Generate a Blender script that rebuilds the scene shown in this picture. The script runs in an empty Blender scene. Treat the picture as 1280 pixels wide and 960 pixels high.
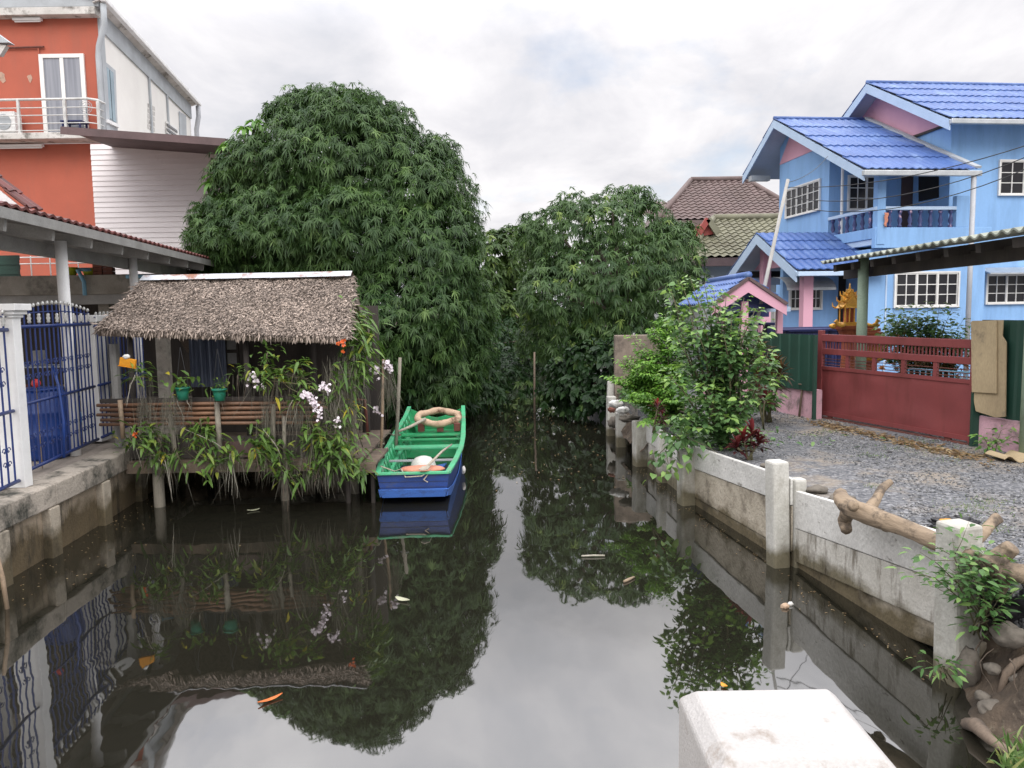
import bpy, math, random
import numpy as np
from mathutils import Vector, Matrix, noise
rnd = random.Random(7)
C = bpy.context.scene.collection
V = Vector
# ---------------------------------------------------------------- camera
CAM_H, FPX, PITCH, ROLL = 2.5, 962.0, math.radians(5.5), math.radians(-0.9)
cam = bpy.data.cameras.new('camera'); camo = bpy.data.objects.new('camera', cam); C.objects.link(camo)
cam.sensor_width = 36; cam.lens = FPX/1280*36; cam.clip_end = 3000; cam.clip_start = .05
CM = Matrix.Rotation(math.pi/2-PITCH, 3, 'X') @ Matrix.Rotation(ROLL, 3, 'Z')
camo.matrix_world = Matrix.Translation((0, 0, CAM_H)) @ CM.to_4x4()
bpy.context.scene.camera = camo
EYE = V((0, 0, CAM_H))
def ray(px, py): return CM @ V(((px-640)/FPX, -(py-480)/FPX, -1))
def G(px, py, h=0.0):            # survey: picture point on level h
    d = ray(px, py); return EYE + d*((h-CAM_H)/d.z)
def D(px, py, Y):                # survey: picture point at distance Y
    d = ray(px, py); return EYE + d*(Y/d.y)
def HP(px, py, P0, n):           # survey: picture point on a plane
    d = ray(px, py); return EYE + d*((P0-EYE).dot(n)/d.dot(n))
# ---------------------------------------------------------------- materials
def nd(nt, t, **kw):
    n = nt.nodes.new(t)
    for k, v in kw.items():
        if k in n.inputs: n.inputs[k].default_value = v
        else: setattr(n, k, v)
    return n
def rgba(c): return (c[0], c[1], c[2], 1)
def mat(name, c1, c2=None, scale=3.0, rough=.7, bump=.15, bscale=30.0, stretch=(1, 1, 1), metal=0.0, dirt=None, dscale=1.5, dlo=.5, dhi=.7,
        dstretch=(1, 1, 1), spec=.5, tide=None, tint=None, fine=.12, fscale=60.0, coat=0):
    m = bpy.data.materials.new(name); m.use_nodes = True; nt = m.node_tree; L = nt.links.new
    b = nt.nodes['Principled BSDF']; b.inputs['Roughness'].default_value = rough; b.inputs['Metallic'].default_value = metal
    b.inputs['Specular IOR Level'].default_value = spec
    tc = nd(nt, 'ShaderNodeTexCoord')
    mp = nd(nt, 'ShaderNodeMapping', Scale=stretch); L(tc.outputs['Object'], mp.inputs['Vector'])
    if c2 is None: c2 = tuple(x*.82 for x in c1)
    if tint:
        at = nd(nt, 'ShaderNodeAttribute', attribute_name='tint'); fac = at.outputs['Fac']
    else:
        n1 = nd(nt, 'ShaderNodeTexNoise', Scale=scale, Detail=5.0, Roughness=.6); L(mp.outputs[0], n1.inputs['Vector'])
        r1 = nd(nt, 'ShaderNodeMapRange'); r1.inputs[1].default_value = .35; r1.inputs[2].default_value = .65; L(n1.outputs['Fac'], r1.inputs[0]); fac = r1.outputs[0]
    mx = nd(nt, 'ShaderNodeMix', data_type='RGBA'); L(fac, mx.inputs[0]); mx.inputs[6].default_value = rgba(c1); mx.inputs[7].default_value = rgba(c2)
    out = mx.outputs[2]
    if fine:
        n2 = nd(nt, 'ShaderNodeTexNoise', Scale=fscale, Detail=3.0); L(mp.outputs[0], n2.inputs['Vector'])
        r2 = nd(nt, 'ShaderNodeMapRange'); r2.inputs[3].default_value = 1-fine*2; r2.inputs[4].default_value = 1+fine*2; L(n2.outputs['Fac'], r2.inputs[0])
        mu = nd(nt, 'ShaderNodeMix', data_type='RGBA', blend_type='MULTIPLY'); mu.inputs[0].default_value = 1
        L(out, mu.inputs[6]); L(r2.outputs[0], mu.inputs[7]); out = mu.outputs[2]
    if dirt:
        md = nd(nt, 'ShaderNodeMapping', Scale=dstretch); L(tc.outputs['Object'], md.inputs['Vector'])
        n3 = nd(nt, 'ShaderNodeTexNoise', Scale=dscale, Detail=8.0, Roughness=.7); L(md.outputs[0], n3.inputs['Vector'])
        r3 = nd(nt, 'ShaderNodeMapRange'); r3.inputs[1].default_value = dlo; r3.inputs[2].default_value = dhi; L(n3.outputs['Fac'], r3.inputs[0])
        m3 = nd(nt, 'ShaderNodeMix', data_type='RGBA'); L(r3.outputs[0], m3.inputs[0]); L(out, m3.inputs[6]); m3.inputs[7].default_value = rgba(dirt); out = m3.outputs[2]
    if tide:
        sp = nd(nt, 'ShaderNodeSeparateXYZ'); L(tc.outputs['Object'], sp.inputs[0])
        n5 = nd(nt, 'ShaderNodeTexNoise', Scale=4.0, Detail=6.0); L(tc.outputs['Object'], n5.inputs['Vector'])
        ma = nd(nt, 'ShaderNodeMath', operation='MULTIPLY_ADD'); L(n5.outputs['Fac'], ma.inputs[0]); ma.inputs[1].default_value = -.42; L(sp.outputs['Z'], ma.inputs[2])
        r5 = nd(nt, 'ShaderNodeMapRange'); r5.inputs[1].default_value = tide-.16; r5.inputs[2].default_value = tide-.30; L(ma.outputs[0], r5.inputs[0])
        m5 = nd(nt, 'ShaderNodeMix', data_type='RGBA', blend_type='MULTIPLY'); L(r5.outputs[0], m5.inputs[0]); L(out, m5.inputs[6]); m5.inputs[7].default_value = (.30, .27, .19, 1); out = m5.outputs[2]
    L(out, b.inputs['Base Color'])
    if bump:
        n4 = nd(nt, 'ShaderNodeTexNoise', Scale=bscale, Detail=4.0); L(mp.outputs[0], n4.inputs['Vector'])
        bp = nd(nt, 'ShaderNodeBump', Strength=bump, Distance=.02); L(n4.outputs['Fac'], bp.inputs['Height']); L(bp.outputs[0], b.inputs['Normal'])
    if coat: b.inputs['Coat Weight'].default_value = coat
    return m
def leafmat(name, c1, c2, c3=None, rough=.5, trans=.25):
    m = bpy.data.materials.new(name); m.use_nodes = True; nt = m.node_tree; L = nt.links.new
    b = nt.nodes['Principled BSDF']; b.inputs['Roughness'].default_value = rough; b.inputs['Specular IOR Level'].default_value = .3
    at = nd(nt, 'ShaderNodeAttribute', attribute_name='tint')
    cr = nd(nt, 'ShaderNodeValToRGB'); e = cr.color_ramp.elements
    e[0].color = rgba(c1); e[1].color = rgba(c2); e[1].position = .75
    if c3: x = e.new(1.0); x.color = rgba(c3)
    L(at.outputs['Fac'], cr.inputs[0]); L(cr.outputs[0], b.inputs['Base Color'])
    t = nd(nt, 'ShaderNodeBsdfTranslucent'); mu = nd(nt, 'ShaderNodeMix', data_type='RGBA', blend_type='MULTIPLY'); mu.inputs[0].default_value = 1
    L(cr.outputs[0], mu.inputs[6]); mu.inputs[7].default_value = (1.1, 1.25, .6, 1); L(mu.outputs[2], t.inputs['Color'])
    ms = nd(nt, 'ShaderNodeMixShader', Fac=trans); L(b.outputs[0], ms.inputs[1]); L(t.outputs[0], ms.inputs[2])
    L(ms.outputs[0], nt.nodes['Material Output'].inputs['Surface'])
    return m
# ---------------------------------------------------------------- mesh builder
ORG = {}
class MB:
    def __init__(s, T=None): s.v = []; s.f = []; s.m = []; s.T = T or Matrix.Identity(4)
    def add(s, vs, fs, mi=0):
        n = len(s.v); s.v += [s.T @ V(p) for p in vs]; s.f += [tuple(i+n for i in f) for f in fs]; s.m += [mi]*len(fs); return s
    def box(s, x0, x1, y0, y1, z0, z1, mi=0):
        return s.add([(x0,y0,z0),(x1,y0,z0),(x1,y1,z0),(x0,y1,z0),(x0,y0,z1),(x1,y0,z1),(x1,y1,z1),(x0,y1,z1)],
                     [(3,2,1,0),(4,5,6,7),(0,1,5,4),(1,2,6,5),(2,3,7,6),(3,0,4,7)], mi)
    def beam(s, a, b, w, h, mi=0, up=(0, 0, 1)):
        a = V(a); b = V(b); d = (b-a).normalized(); u = V(up)
        if abs(d.dot(u)) > .98: u = V((0, 1, 0))
        r = d.cross(u).normalized()*w/2; t = r.cross(d).normalized()*h/2
        return s.add([a-r-t, a+r-t, a+r+t, a-r+t, b-r-t, b+r-t, b+r+t, b-r+t],
                     [(0,1,2,3),(7,6,5,4),(1,0,4,5),(2,1,5,6),(3,2,6,7),(0,3,7,4)], mi)
    def tube(s, pts, r, n=8, mi=0, squash=1.0):
        pts = [V(p) for p in pts]; k = len(pts)
        rs = r if isinstance(r, (list, tuple)) else [r]*k
        vs = []; ref = None
        for i, p in enumerate(pts):
            d = (pts[min(i+1, k-1)]-pts[max(i-1, 0)]).normalized()
            if ref is None:
                ref = V((0, 0, 1)) if abs(d.z) < .9 else V((0, 1, 0))
            a = d.cross(ref).normalized(); b = a.cross(d).normalized(); ref = b
            for j in range(n):
                t = 2*math.pi*j/n; vs.append(p + a*math.cos(t)*rs[i] + b*math.sin(t)*rs[i]*squash)
        fs = [(i*n+j, i*n+(j+1) % n, (i+1)*n+(j+1) % n, (i+1)*n+j) for i in range(k-1) for j in range(n)]
        fs += [tuple(reversed(range(n))), tuple(range((k-1)*n, k*n))]
        return s.add(vs, fs, mi)
    def lathe(s, prof, n=16, c=(0, 0, 0), mi=0):
        vs = []; c = V(c)
        for r, z in prof:
            for j in range(n):
                t = 2*math.pi*j/n; vs.append(c+V((r*math.cos(t), r*math.sin(t), z)))
        k = len(prof)
        fs = [(i*n+j, i*n+(j+1) % n, (i+1)*n+(j+1) % n, (i+1)*n+j) for i in range(k-1) for j in range(n)]
        fs += [tuple(reversed(range(n))), tuple(range((k-1)*n, k*n))]
        return s.add(vs, fs, mi)
    def ext(s, pts, t, mi=0):      # polygon pts extruded by vector t
        pts = [V(p) for p in pts]; t = V(t); n = len(pts)
        return s.add(pts+[p+t for p in pts], [tuple(range(n)), tuple(reversed(range(n, 2*n)))] + [((i+1) % n, i, i+n, (i+1) % n+n) for i in range(n)], mi)
    def blob(s, c, r, seed=0, amp=.25, nu=14, nv=9, mi=0, fr=2.0):
        c = V(c); r = V(r) if not isinstance(r, (int, float)) else V((r, r, r)); vs = []
        for i in range(nv+1):
            th = math.pi*i/nv
            for j in range(nu):
                ph = 2*math.pi*j/nu; d = V((math.sin(th)*math.cos(ph), math.sin(th)*math.sin(ph), math.cos(th)))
                k = 1+amp*noise.noise(d*fr+V((seed*7.3, seed*3.1, 0)))
                vs.append(c+V((d.x*r.x, d.y*r.y, d.z*r.z))*k)
        fs = [(i*nu+j, (i+1)*nu+j, (i+1)*nu+(j+1) % nu, i*nu+(j+1) % nu) for i in range(nv) for j in range(nu)]
        return s.add(vs, fs, mi)
    def build(s, name, m, parent=None, smooth=False, bevel=0.0, solid=0.0, root=None):
        org = ORG.get(parent.name, V((0, 0, 0))) if parent else (V(root) if root is not None else V((0, 0, 0)))
        me = bpy.data.meshes.new(name); me.from_pydata([tuple(p-org) for p in s.v], [], s.f)
        for x in (m if isinstance(m, (list, tuple)) else [m]): me.materials.append(x)
        if max(s.m, default=0): me.polygons.foreach_set('material_index', s.m)
        me.update()
        o = bpy.data.objects.new(name, me); C.objects.link(o)
        finish(o, parent, org, smooth, bevel, solid); return o
def finish(o, parent, org, smooth=False, bevel=0, solid=0):
    ORG[o.name] = org
    if parent: o.parent = parent
    else: o.location = org
    if smooth: o.data.polygons.foreach_set('use_smooth', [True]*len(o.data.polygons))
    if solid:
        md = o.modifiers.new('solid', 'SOLIDIFY'); md.thickness = solid; md.offset = -1
    if bevel:
        md = o.modifiers.new('bevel', 'BEVEL'); md.width = bevel; md.segments = 2; md.limit_method = 'ANGLE'; md.angle_limit = .6
def tag(o, label, cat, group=None, kind=None):
    o['label'] = label; o['category'] = cat
    if group: o['group'] = group
    if kind: o['kind'] = kind
    return o
def thing(name, label, cat, loc=(0, 0, 0), group=None):
    o = bpy.data.objects.new(name, None); C.objects.link(o); o.location = loc; o.empty_display_size = .2
    ORG[o.name] = V(loc); return tag(o, label, cat, group)
def struct(o): o['kind'] = 'structure'; return o
# bulk leaves ------------------------------------------------------
def nrmz(a): return a/np.maximum(np.linalg.norm(a, axis=1, keepdims=True), 1e-9)
def leaves(name, base, d, up, Ln, W, curl, tint, m, parent=None, root=None, prof=(.85, .8), fold=.12):
    N = len(base); d = nrmz(d); side = nrmz(np.cross(d, up)); nn = nrmz(np.cross(side, d)); g = np.array([0, 0, -1.0])
    Ln = np.broadcast_to(Ln, (N,))[:, None]; W = np.broadcast_to(W, (N,))[:, None]; curl = np.broadcast_to(curl, (N,))[:, None]
    def P(t): return base + d*Ln*t + g*Ln*curl*t*t
    v = np.empty((N, 9, 3))
    v[:, 0] = base
    for k, (t, w) in enumerate(((.3, prof[0]), (.68, prof[1]))):
        p = P(t); v[:, 1+3*k] = p - side*W*w/2 + nn*W*fold; v[:, 2+3*k] = p; v[:, 3+3*k] = p + side*W*w/2 + nn*W*fold
    v[:, 7] = P(1.0); v[:, 8] = P(.99)
    f = np.array([[0,2,1],[0,3,2],[1,2,5],[1,5,4],[2,3,6],[2,6,5],[4,5,7],[5,6,7]])
    org = np.array(ORG.get(parent.name, V((0,0,0))) if parent else (root if root is not None else (0, 0, 0)))
    vv = (v - org).reshape(-1, 3); idx = (f[None] + (np.arange(N)*9)[:, None, None]).reshape(-1)
    o = fastmesh(name, vv, idx, 3, m)
    a = o.data.attributes.new('tint', 'FLOAT', 'POINT'); a.data.foreach_set('value', np.repeat(np.clip(np.broadcast_to(tint, (N,)), 0, 1), 9).astype(np.float32))
    o.data.polygons.foreach_set('use_smooth', np.ones(len(o.data.polygons), dtype=bool))
    finish(o, parent, V(org)); return o
def fastmesh(name, vv, idx, k, m):
    me = bpy.data.meshes.new(name); nf = len(idx)//k
    me.vertices.add(len(vv)); me.vertices.foreach_set('co', np.ascontiguousarray(vv, dtype=np.float32).ravel())
    me.loops.add(len(idx)); me.loops.foreach_set('vertex_index', np.ascontiguousarray(idx, dtype=np.int32))
    me.polygons.add(nf); me.polygons.foreach_set('loop_start', np.arange(0, nf*k, k, dtype=np.int32))
    me.materials.append(m); me.update(calc_edges=True); me.validate()
    o = bpy.data.objects.new(name, me); C.objects.link(o); return o
def rosettes(R, cen, axis, n, spread):
    """n leaves round each centre; returns base, dir, up arrays"""
    M = len(cen); axis = nrmz(axis); ref = np.where(np.abs(axis[:, 2:3]) < .9, np.array([[0, 0, 1.0]]), np.array([[1.0, 0, 0]]))
    a = nrmz(np.cross(axis, ref)); b = np.cross(axis, a)
    ph = (np.arange(n)[None]*2.399 + R.uniform(0, 6.28, (M, 1)))
    el = R.uniform(spread[0], spread[1], (M, n))
    d = (np.cos(ph)[..., None]*a[:, None] + np.sin(ph)[..., None]*b[:, None])*np.cos(el)[..., None] + axis[:, None]*np.sin(el)[..., None]
    base = np.repeat(cen[:, None], n, 1); up = np.repeat(axis[:, None], n, 1)
    return base.reshape(-1, 3), d.reshape(-1, 3), up.reshape(-1, 3)
def lobe_points(R, lobes, dens, lo=.86, hi=1.05, keep=.82, zmin=None):
    pts = []; ax = []; lobes = np.array(lobes, float)
    for i, (cx, cy, cz, rx, ry, rz) in enumerate(lobes):
        n = int(dens*4*math.pi*((rx*ry)**1.6/3+(rx*rz)**1.6/3+(ry*rz)**1.6/3)**(1/1.6))
        u = nrmz(R.normal(size=(n, 3))); k = R.uniform(lo, hi, (n, 1)); p = np.array([cx, cy, cz]) + u*k*np.array([rx, ry, rz])
        ok = np.ones(n, bool)
        for j, l in enumerate(lobes):
            if j != i: ok &= (((p-l[:3])/l[3:])**2).sum(1) > keep*keep
        if zmin is not None: ok &= p[:, 2] > zmin
        pts.append(p[ok]); ax.append(u[ok]/np.array([rx, ry, rz]))
    return np.concatenate(pts), nrmz(np.concatenate(ax))
def frame(o, u, v):     # local axes u (right), v (away), z up
    u = V(u).normalized(); v = V(v).normalized()
    return Matrix(((u.x, v.x, 0, o[0]), (u.y, v.y, 0, o[1]), (u.z, v.z, 1, o[2]), (0, 0, 0, 1)))
def roof_sheet(A, B, Cc, Dd, pitch, rows, amp, lap=.02, seg=6):
    """A,B ridge left/right; Cc,Dd eave right/left. Waved courses as one MB"""
    A, B, Cc, Dd = map(V, (A, B, Cc, Dd)); e = (Cc-Dd).normalized(); n = e.cross(A-Dd).normalized()
    if n.z < 0: n = -n
    tl = [(A-Dd).dot(e), 0]; tr = [(B-Dd).dot(e), (Cc-Dd).dot(e)]
    t0 = min(tl); t1 = max(tr); nu = max(8, int((t1-t0)/pitch*seg)); vs = []; fs = []; vrows = []
    for r in range(rows):
        vrows += [(r/rows, 0.0 if r == 0 else 0.0), ((r+1)/rows-1e-4, lap)]
    for v, l in vrows:
        Lp = A.lerp(Dd, v); Rp = B.lerp(Cc, v); a = (Lp-Dd).dot(e); b = (Rp-Dd).dot(e)
        for i in range(nu+1):
            t = min(max(t0+(t1-t0)*i/nu, a), b)
            vs.append(Lp+e*(t-a)+n*(l+amp*math.cos(2*math.pi*t/pitch)))
    for j in range(len(vrows)-1):
        for i in range(nu): fs.append((j*(nu+1)+i, (j+1)*(nu+1)+i, (j+1)*(nu+1)+i+1, j*(nu+1)+i+1))
    return MB().add(vs, fs)
def window(parent, T, x0, x1, z0, z1, leavesn, cols, rows, fm, gm, fr=.05, bar=.03, out=.05):
    """window set on plane y=0 of frame T (y away from viewer)"""
    f = MB(T); p = MB(T)
    f.box(x0-fr, x0, -out, .02, z0-fr, z1+fr).box(x1, x1+fr, -out, .02, z0-fr, z1+fr).box(x0, x1, -out, .02, z1, z1+fr).box(x0, x1, -out-.02, .02, z0-fr, z0)
    lw = (x1-x0)/leavesn
    for k in range(leavesn):
        a = x0+k*lw; b = a+lw; s = fr*.75
        if k: f.box(a-.012, a+.012, -out+.004, .0, z0, z1)
        f.box(a+.014, a+s, -out+.012, -.006, z0, z1).box(b-s, b-.014, -out+.012, -.006, z0, z1).box(a+s, b-s, -out+.014, -.006, z1-s, z1).box(a+s, b-s, -out+.014, -.006, z0, z0+s)
        for c in range(1, cols):
            x = a+s+(lw-2*s)*c/cols; f.box(x-bar/2, x+bar/2, -out+.016, -.012, z0+s, z1-s)
        for r in range(1, rows):
            z = z0+s+(z1-z0-2*s)*r/rows; f.box(a+s, b-s, -out+.018, -.014, z-bar/2, z+bar/2)
    p.box(x0, x1, -.012, -.004, z0, z1)
    w = f.build('window', fm, parent); p.build('pane', gm, w); return w
M = {}
M['concrete'] = mat('concrete', (.33, .31, .27), (.22, .2, .17), 2.5, .85, .4, 40, dirt=(.06, .055, .045), dscale=2.2, dlo=.52, dhi=.72)
M['seawall_white'] = mat('whitewashed_concrete', (.62, .61, .575), (.49, .48, .45), 2.0, .85, .5, 22, dirt=(.2, .19, .165), dscale=6, dlo=.60, dhi=.68, dstretch=(1, 1, 2.2), fine=.14, fscale=45)
M['seawall_grey'] = mat('weathered_concrete', (.58, .56, .51), (.45, .43, .38), 2.4, .88, .5, 30, dirt=(.14, .12, .09), dscale=3, dlo=.5, dhi=.68, dstretch=(2.5, 2.5, .5), tide=.22)
M['seawall_tan'] = mat('stained_concrete', (.44, .39, .31), (.31, .27, .205), 3.0, .9, .8, 25, dirt=(.12, .1, .075), dscale=3, dlo=.52, dhi=.7, tide=.18)
M['post_grey'] = mat('post_concrete', (.50, .49, .45), (.39, .38, .34), 1.5, .85, .35, 28, dirt=(.2, .18, .14), dscale=2.5, dlo=.5, dhi=.72, dstretch=(1, 1, .5), tide=.2)
M['leftwall'] = mat('old_wall_concrete', (.42, .34, .25), (.27, .22, .16), 1.8, .9, .5, 30, dirt=(.04, .038, .028), dscale=2.6, dlo=.52, dhi=.68, dstretch=(1.6, 1.6, .5), tide=.36)
M['leftcap'] = mat('old_cap_concrete', (.42, .37, .31), (.27, .24, .2), 1.6, .9, .6, 30, dirt=(.045, .045, .035), dscale=2.6, dlo=.48, dhi=.64)
M['white'] = mat('white_paint', (.78, .78, .77), (.68, .68, .67), 3, .6, .15, 40, dirt=(.42, .41, .38), dscale=3, dlo=.6, dhi=.85, fine=.03)
M['bollard'] = mat('white_bollard_paint', (.43, .415, .40), (.385, .37, .355), 6, .7, .22, 140, dirt=(.25, .21, .175), dscale=7, dlo=.565, dhi=.68, fine=.07, fscale=150)
M['greywhite'] = mat('greyish_white_paint', (.31, .305, .29), (.23, .225, .215), 3, .6, .15, 40, dirt=(.25, .24, .22), dscale=2, dlo=.55, dhi=.8)
M['bluepaint'] = mat('blue_iron_paint', (.014, .036, .16), (.011, .026, .12), 8, .4, .1, 60, dirt=(.02, .02, .04), dscale=8, dlo=.6, dhi=.75)
M['blueplastic'] = mat('blue_plastic', (.009, .045, .22), (.008, .035, .17), 4, .4, .05, 40)
M['silver'] = mat('silver_paint', (.6, .6, .58), (.45, .45, .43), 8, .35, .05, 40, metal=.3)
M['orange'] = mat('orange_wall_paint', (.42, .105, .062), (.365, .092, .055), 1.0, .8, .12, 20, dirt=(.33, .1, .065), dscale=1.6, dlo=.5, dhi=.75, dstretch=(1.5, 1.5, .3), fine=.04)
M['whitewall'] = mat('white_wall_paint', (.78, .765, .72), (.72, .70, .66), .8, .8, .1, 20, dirt=(.5, .47, .42), dscale=.9, dlo=.62, dhi=.9, fine=.03)
M['greytrim'] = mat('grey_trim', (.4, .43, .45), (.32, .34, .355), 2, .6, .1, 30, fine=.05)
M['stainslab'] = mat('stained_white_slab', (.6, .58, .55), (.45, .43, .4), 2, .8, .2, 30, dirt=(.1, .09, .075), dscale=2.2, dlo=.52, dhi=.66)
M['siding'] = mat('pinkish_white_siding', (.76, .715, .715), (.69, .645, .645), .7, .75, .1, 20, stretch=(1, 1, 6), dirt=(.52, .45, .44), dscale=1.2, dlo=.6, dhi=.85, fine=.05)
M['brownroof'] = mat('brown_eave', (.13, .085, .085), (.09, .06, .06), 2, .7, .15, 20)
M['redtile'] = mat('red_tile', (.15, .036, .03), (.1, .03, .026), 5, .6, .2, 30, dirt=(.06, .03, .03), dscale=4)
M['thatchbase'] = mat('thatch_base', (.2, .16, .13), (.12, .095, .075), 20, .95, .8, 50)
M['thatch'] = mat('thatch_straw', (.047, .036, .029), (.52, .42, .35), tint=1, rough=.85, bump=0, fine=.1, fscale=120)
M['zinc'] = mat('rusty_zinc', (.5, .52, .55), (.38, .4, .43), 4, .42, .1, 30, metal=.5, dirt=(.23, .09, .045), dscale=2.0, dlo=.52, dhi=.6)
M['oldwood'] = mat('old_wood', (.2, .15, .11), (.12, .09, .068), 4, .85, .4, 30, stretch=(1, 1, .25), dirt=(.05, .045, .035), dscale=4)
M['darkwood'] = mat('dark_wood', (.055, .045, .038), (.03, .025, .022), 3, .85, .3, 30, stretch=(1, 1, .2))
M['bamboo'] = mat('dry_bamboo', (.24, .125, .07), (.14, .075, .045), 3, .6, .2, 40, stretch=(.4, 1, 1), dirt=(.07, .05, .035), dscale=5)
M['palebamboo'] = mat('pale_bamboo', (.34, .25, .17), (.24, .17, .11), 5, .65, .2, 40, dirt=(.12, .1, .07), dscale=6)
M['boatgreen'] = mat('boat_green_paint', (.028, .31, .12), (.022, .25, .095), 4, .45, .15, 40, dirt=(.13, .2, .12), dscale=7, dlo=.53, dhi=.68)
M['boatlight'] = mat('boat_pale_green_paint', (.085, .43, .22), (.065, .36, .18), 4, .45, .15, 40, dirt=(.2, .3, .2), dscale=8, dlo=.53, dhi=.66)
M['boatblue'] = mat('boat_blue_paint', (.012, .045, .2), (.01, .035, .155), 3, .45, .15, 30, dirt=(.05, .06, .09), dscale=5, dlo=.52, dhi=.72, dstretch=(1, 1, 3))
M['boatblue2'] = mat('boat_light_blue_paint', (.055, .16, .52), (.05, .14, .46), 3, .42, .15, 30, dirt=(.04, .06, .15), dscale=5, dlo=.52, dhi=.7, dstretch=(1, 1, 3))
M['boatfloor'] = mat('boat_floor_paint', (.02, .03, .075), (.015, .02, .045), 3, .5, .2, 20)
M['foam'] = mat('worn_foam', (.5, .36, .25), (.4, .28, .19), 5, .8, .3, 30, dirt=(.14, .075, .045), dscale=4.5, dlo=.56, dhi=.64)
M['salmon'] = mat('salmon_cloth', (.62, .26, .17), (.5, .2, .13), 4, .8, .3, 30)
M['styro'] = mat('off_white_plastic', (.62, .62, .58), (.5, .5, .46), 4, .5, .1, 30)
M['rope'] = mat('rope', (.45, .4, .33), (.32, .28, .22), 20, .9, .3, 80)
M['houseblue'] = mat('house_blue_paint', (.25, .445, .735), (.225, .41, .69), .6, .75, .08, 15, dirt=(.17, .31, .53), dscale=1.8, dlo=.47, dhi=.76, dstretch=(1.6, 1.6, .22), fine=.03, fscale=20)
M['paleblue'] = mat('pale_blue_board', (.46, .58, .74), (.4, .52, .68), 1.5, .7, .1, 20, dirt=(.28, .34, .42), dscale=2, dlo=.6, dhi=.85)
M['soffit'] = mat('pale_soffit', (.46, .5, .57), (.4, .44, .5), 1.5, .75, .08, 20)
M['pink'] = mat('pink_paint', (.66, .36, .45), (.6, .32, .41), 1.0, .75, .1, 20, dirt=(.5, .29, .34), dscale=1.5, dlo=.58, dhi=.85, fine=.04)
M['pinkdirty'] = mat('stained_pink_wall', (.62, .37, .43), (.54, .33, .38), 1.5, .85, .3, 25, dirt=(.19, .15, .14), dscale=2.2, dlo=.52, dhi=.66)
M['bluetile'] = mat('blue_roof_tile', (.066, .13, .34), (.05, .1, .275), 1.2, .5, .08, 25, dirt=(.17, .26, .46), dscale=1.6, dlo=.5, dhi=.76, dstretch=(1.3, .6, .6), fine=.08, fscale=25)
M['browntile'] = mat('brown_roof_tile', (.15, .105, .098), (.11, .078, .072), 1.0, .7, .1, 15, dirt=(.1, .07, .06), dscale=.8)
M['olivetile'] = mat('olive_roof_tile', (.2, .195, .13), (.145, .14, .095), 1.0, .7, .1, 15, dirt=(.11, .1, .065), dscale=1.0)
M['greywall'] = mat('grey_house_wall', (.42, .43, .42), (.36, .37, .36), .8, .8, .1, 15)
M['redtrim'] = mat('red_trim', (.3, .055, .045), (.24, .05, .04), 2, .7, .1, 15)
M['whiteframe'] = mat('white_window_frame', (.76, .75, .72), (.68, .67, .64), 3, .5, .05, 30, fine=.03)
M['glass'] = mat('dark_window_glass', (.016, .015, .018), (.028, .027, .029), 1.2, .12, 0, fine=0, spec=.25)
M['curtainglass'] = mat('curtained_window_glass', (.19, .2, .23), (.3, .31, .34), 2.0, .08, 0, stretch=(5, 5, .15), fine=0, spec=.6)
M['blueglass'] = mat('bluish_window_glass', (.12, .2, .25), (.2, .3, .35), 1.0, .06, 0, fine=0, spec=.7)
M['navy'] = mat('navy_paint', (.012, .02, .1), (.01, .015, .07), 3, .5, .1, 30)
M['brown_door'] = mat('brown_door', (.085, .05, .045), (.065, .04, .035), 2, .6, .1, 20, stretch=(1, 1, .2))
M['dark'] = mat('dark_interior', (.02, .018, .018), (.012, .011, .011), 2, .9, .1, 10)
M['gatered'] = mat('red_gate_paint', (.225, .05, .05), (.195, .045, .046), 1.5, .5, .12, 6, dirt=(.15, .035, .032), dscale=2.4, dlo=.5, dhi=.72, dstretch=(1.5, 1.5, .35), fine=.06)
M['greensheet'] = mat('dark_green_sheet', (.013, .055, .037), (.011, .045, .03), 2, .5, .1, 20, fine=.05)
M['greenpost'] = mat('sage_green_paint', (.25, .33, .24), (.2, .27, .2), 2, .6, .1, 25, dirt=(.14, .17, .12), dscale=3)
M['fibro'] = mat('fibre_cement_roofing', (.33, .35, .3), (.22, .24, .2), 3, .85, .2, 30, dirt=(.12, .13, .1), dscale=3)
M['plank'] = mat('weathered_tan_board', (.42, .33, .2), (.3, .23, .14), 1.6, .85, .2, 25, stretch=(1, 1, .4), dirt=(.1, .085, .065), dscale=1.7, dlo=.54, dhi=.68)
M['gold'] = mat('gold_paint', (.8, .46, .08), (.62, .31, .05), 12, .35, .2, 50, metal=.35, dirt=(.35, .09, .02), dscale=16, dlo=.6, dhi=.7)
M['terracotta'] = mat('terracotta', (.42, .12, .05), (.32, .09, .04), 6, .6, .2, 30)
M['aluminium'] = mat('dull_aluminium', (.55, .57, .58), (.42, .44, .45), 3, .4, .05, 30, metal=.6)
M['pipegrey'] = mat('grey_pipe', (.42, .43, .45), (.34, .35, .37), 2, .5, .08, 20)
M['pipeblue'] = mat('pale_blue_pipe', (.2, .42, .58), (.17, .36, .5), 3, .5, .05, 20)
M['log'] = mat('driftwood', (.31, .235, .16), (.17, .128, .09), 5, .88, .9, 22, stretch=(.5, 1, 1), dirt=(.085, .065, .048), dscale=5, dlo=.5, dhi=.62, fine=.22, fscale=40)
M['blackbag'] = mat('black_plastic', (.008, .008, .01), (.012, .012, .014), 4, .28, .9, 9, spec=.6)
M['rock'] = mat('rock', (.17, .148, .122), (.1, .088, .073), 4, .9, .6, 14, dirt=(.08, .07, .055), dscale=4)
M['soil'] = mat('soil', (.11, .08, .055), (.05, .038, .028), 5, .95, 1.0, 25, dirt=(.2, .165, .12), dscale=9, dlo=.58, dhi=.7, fine=.2, fscale=40)
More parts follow.
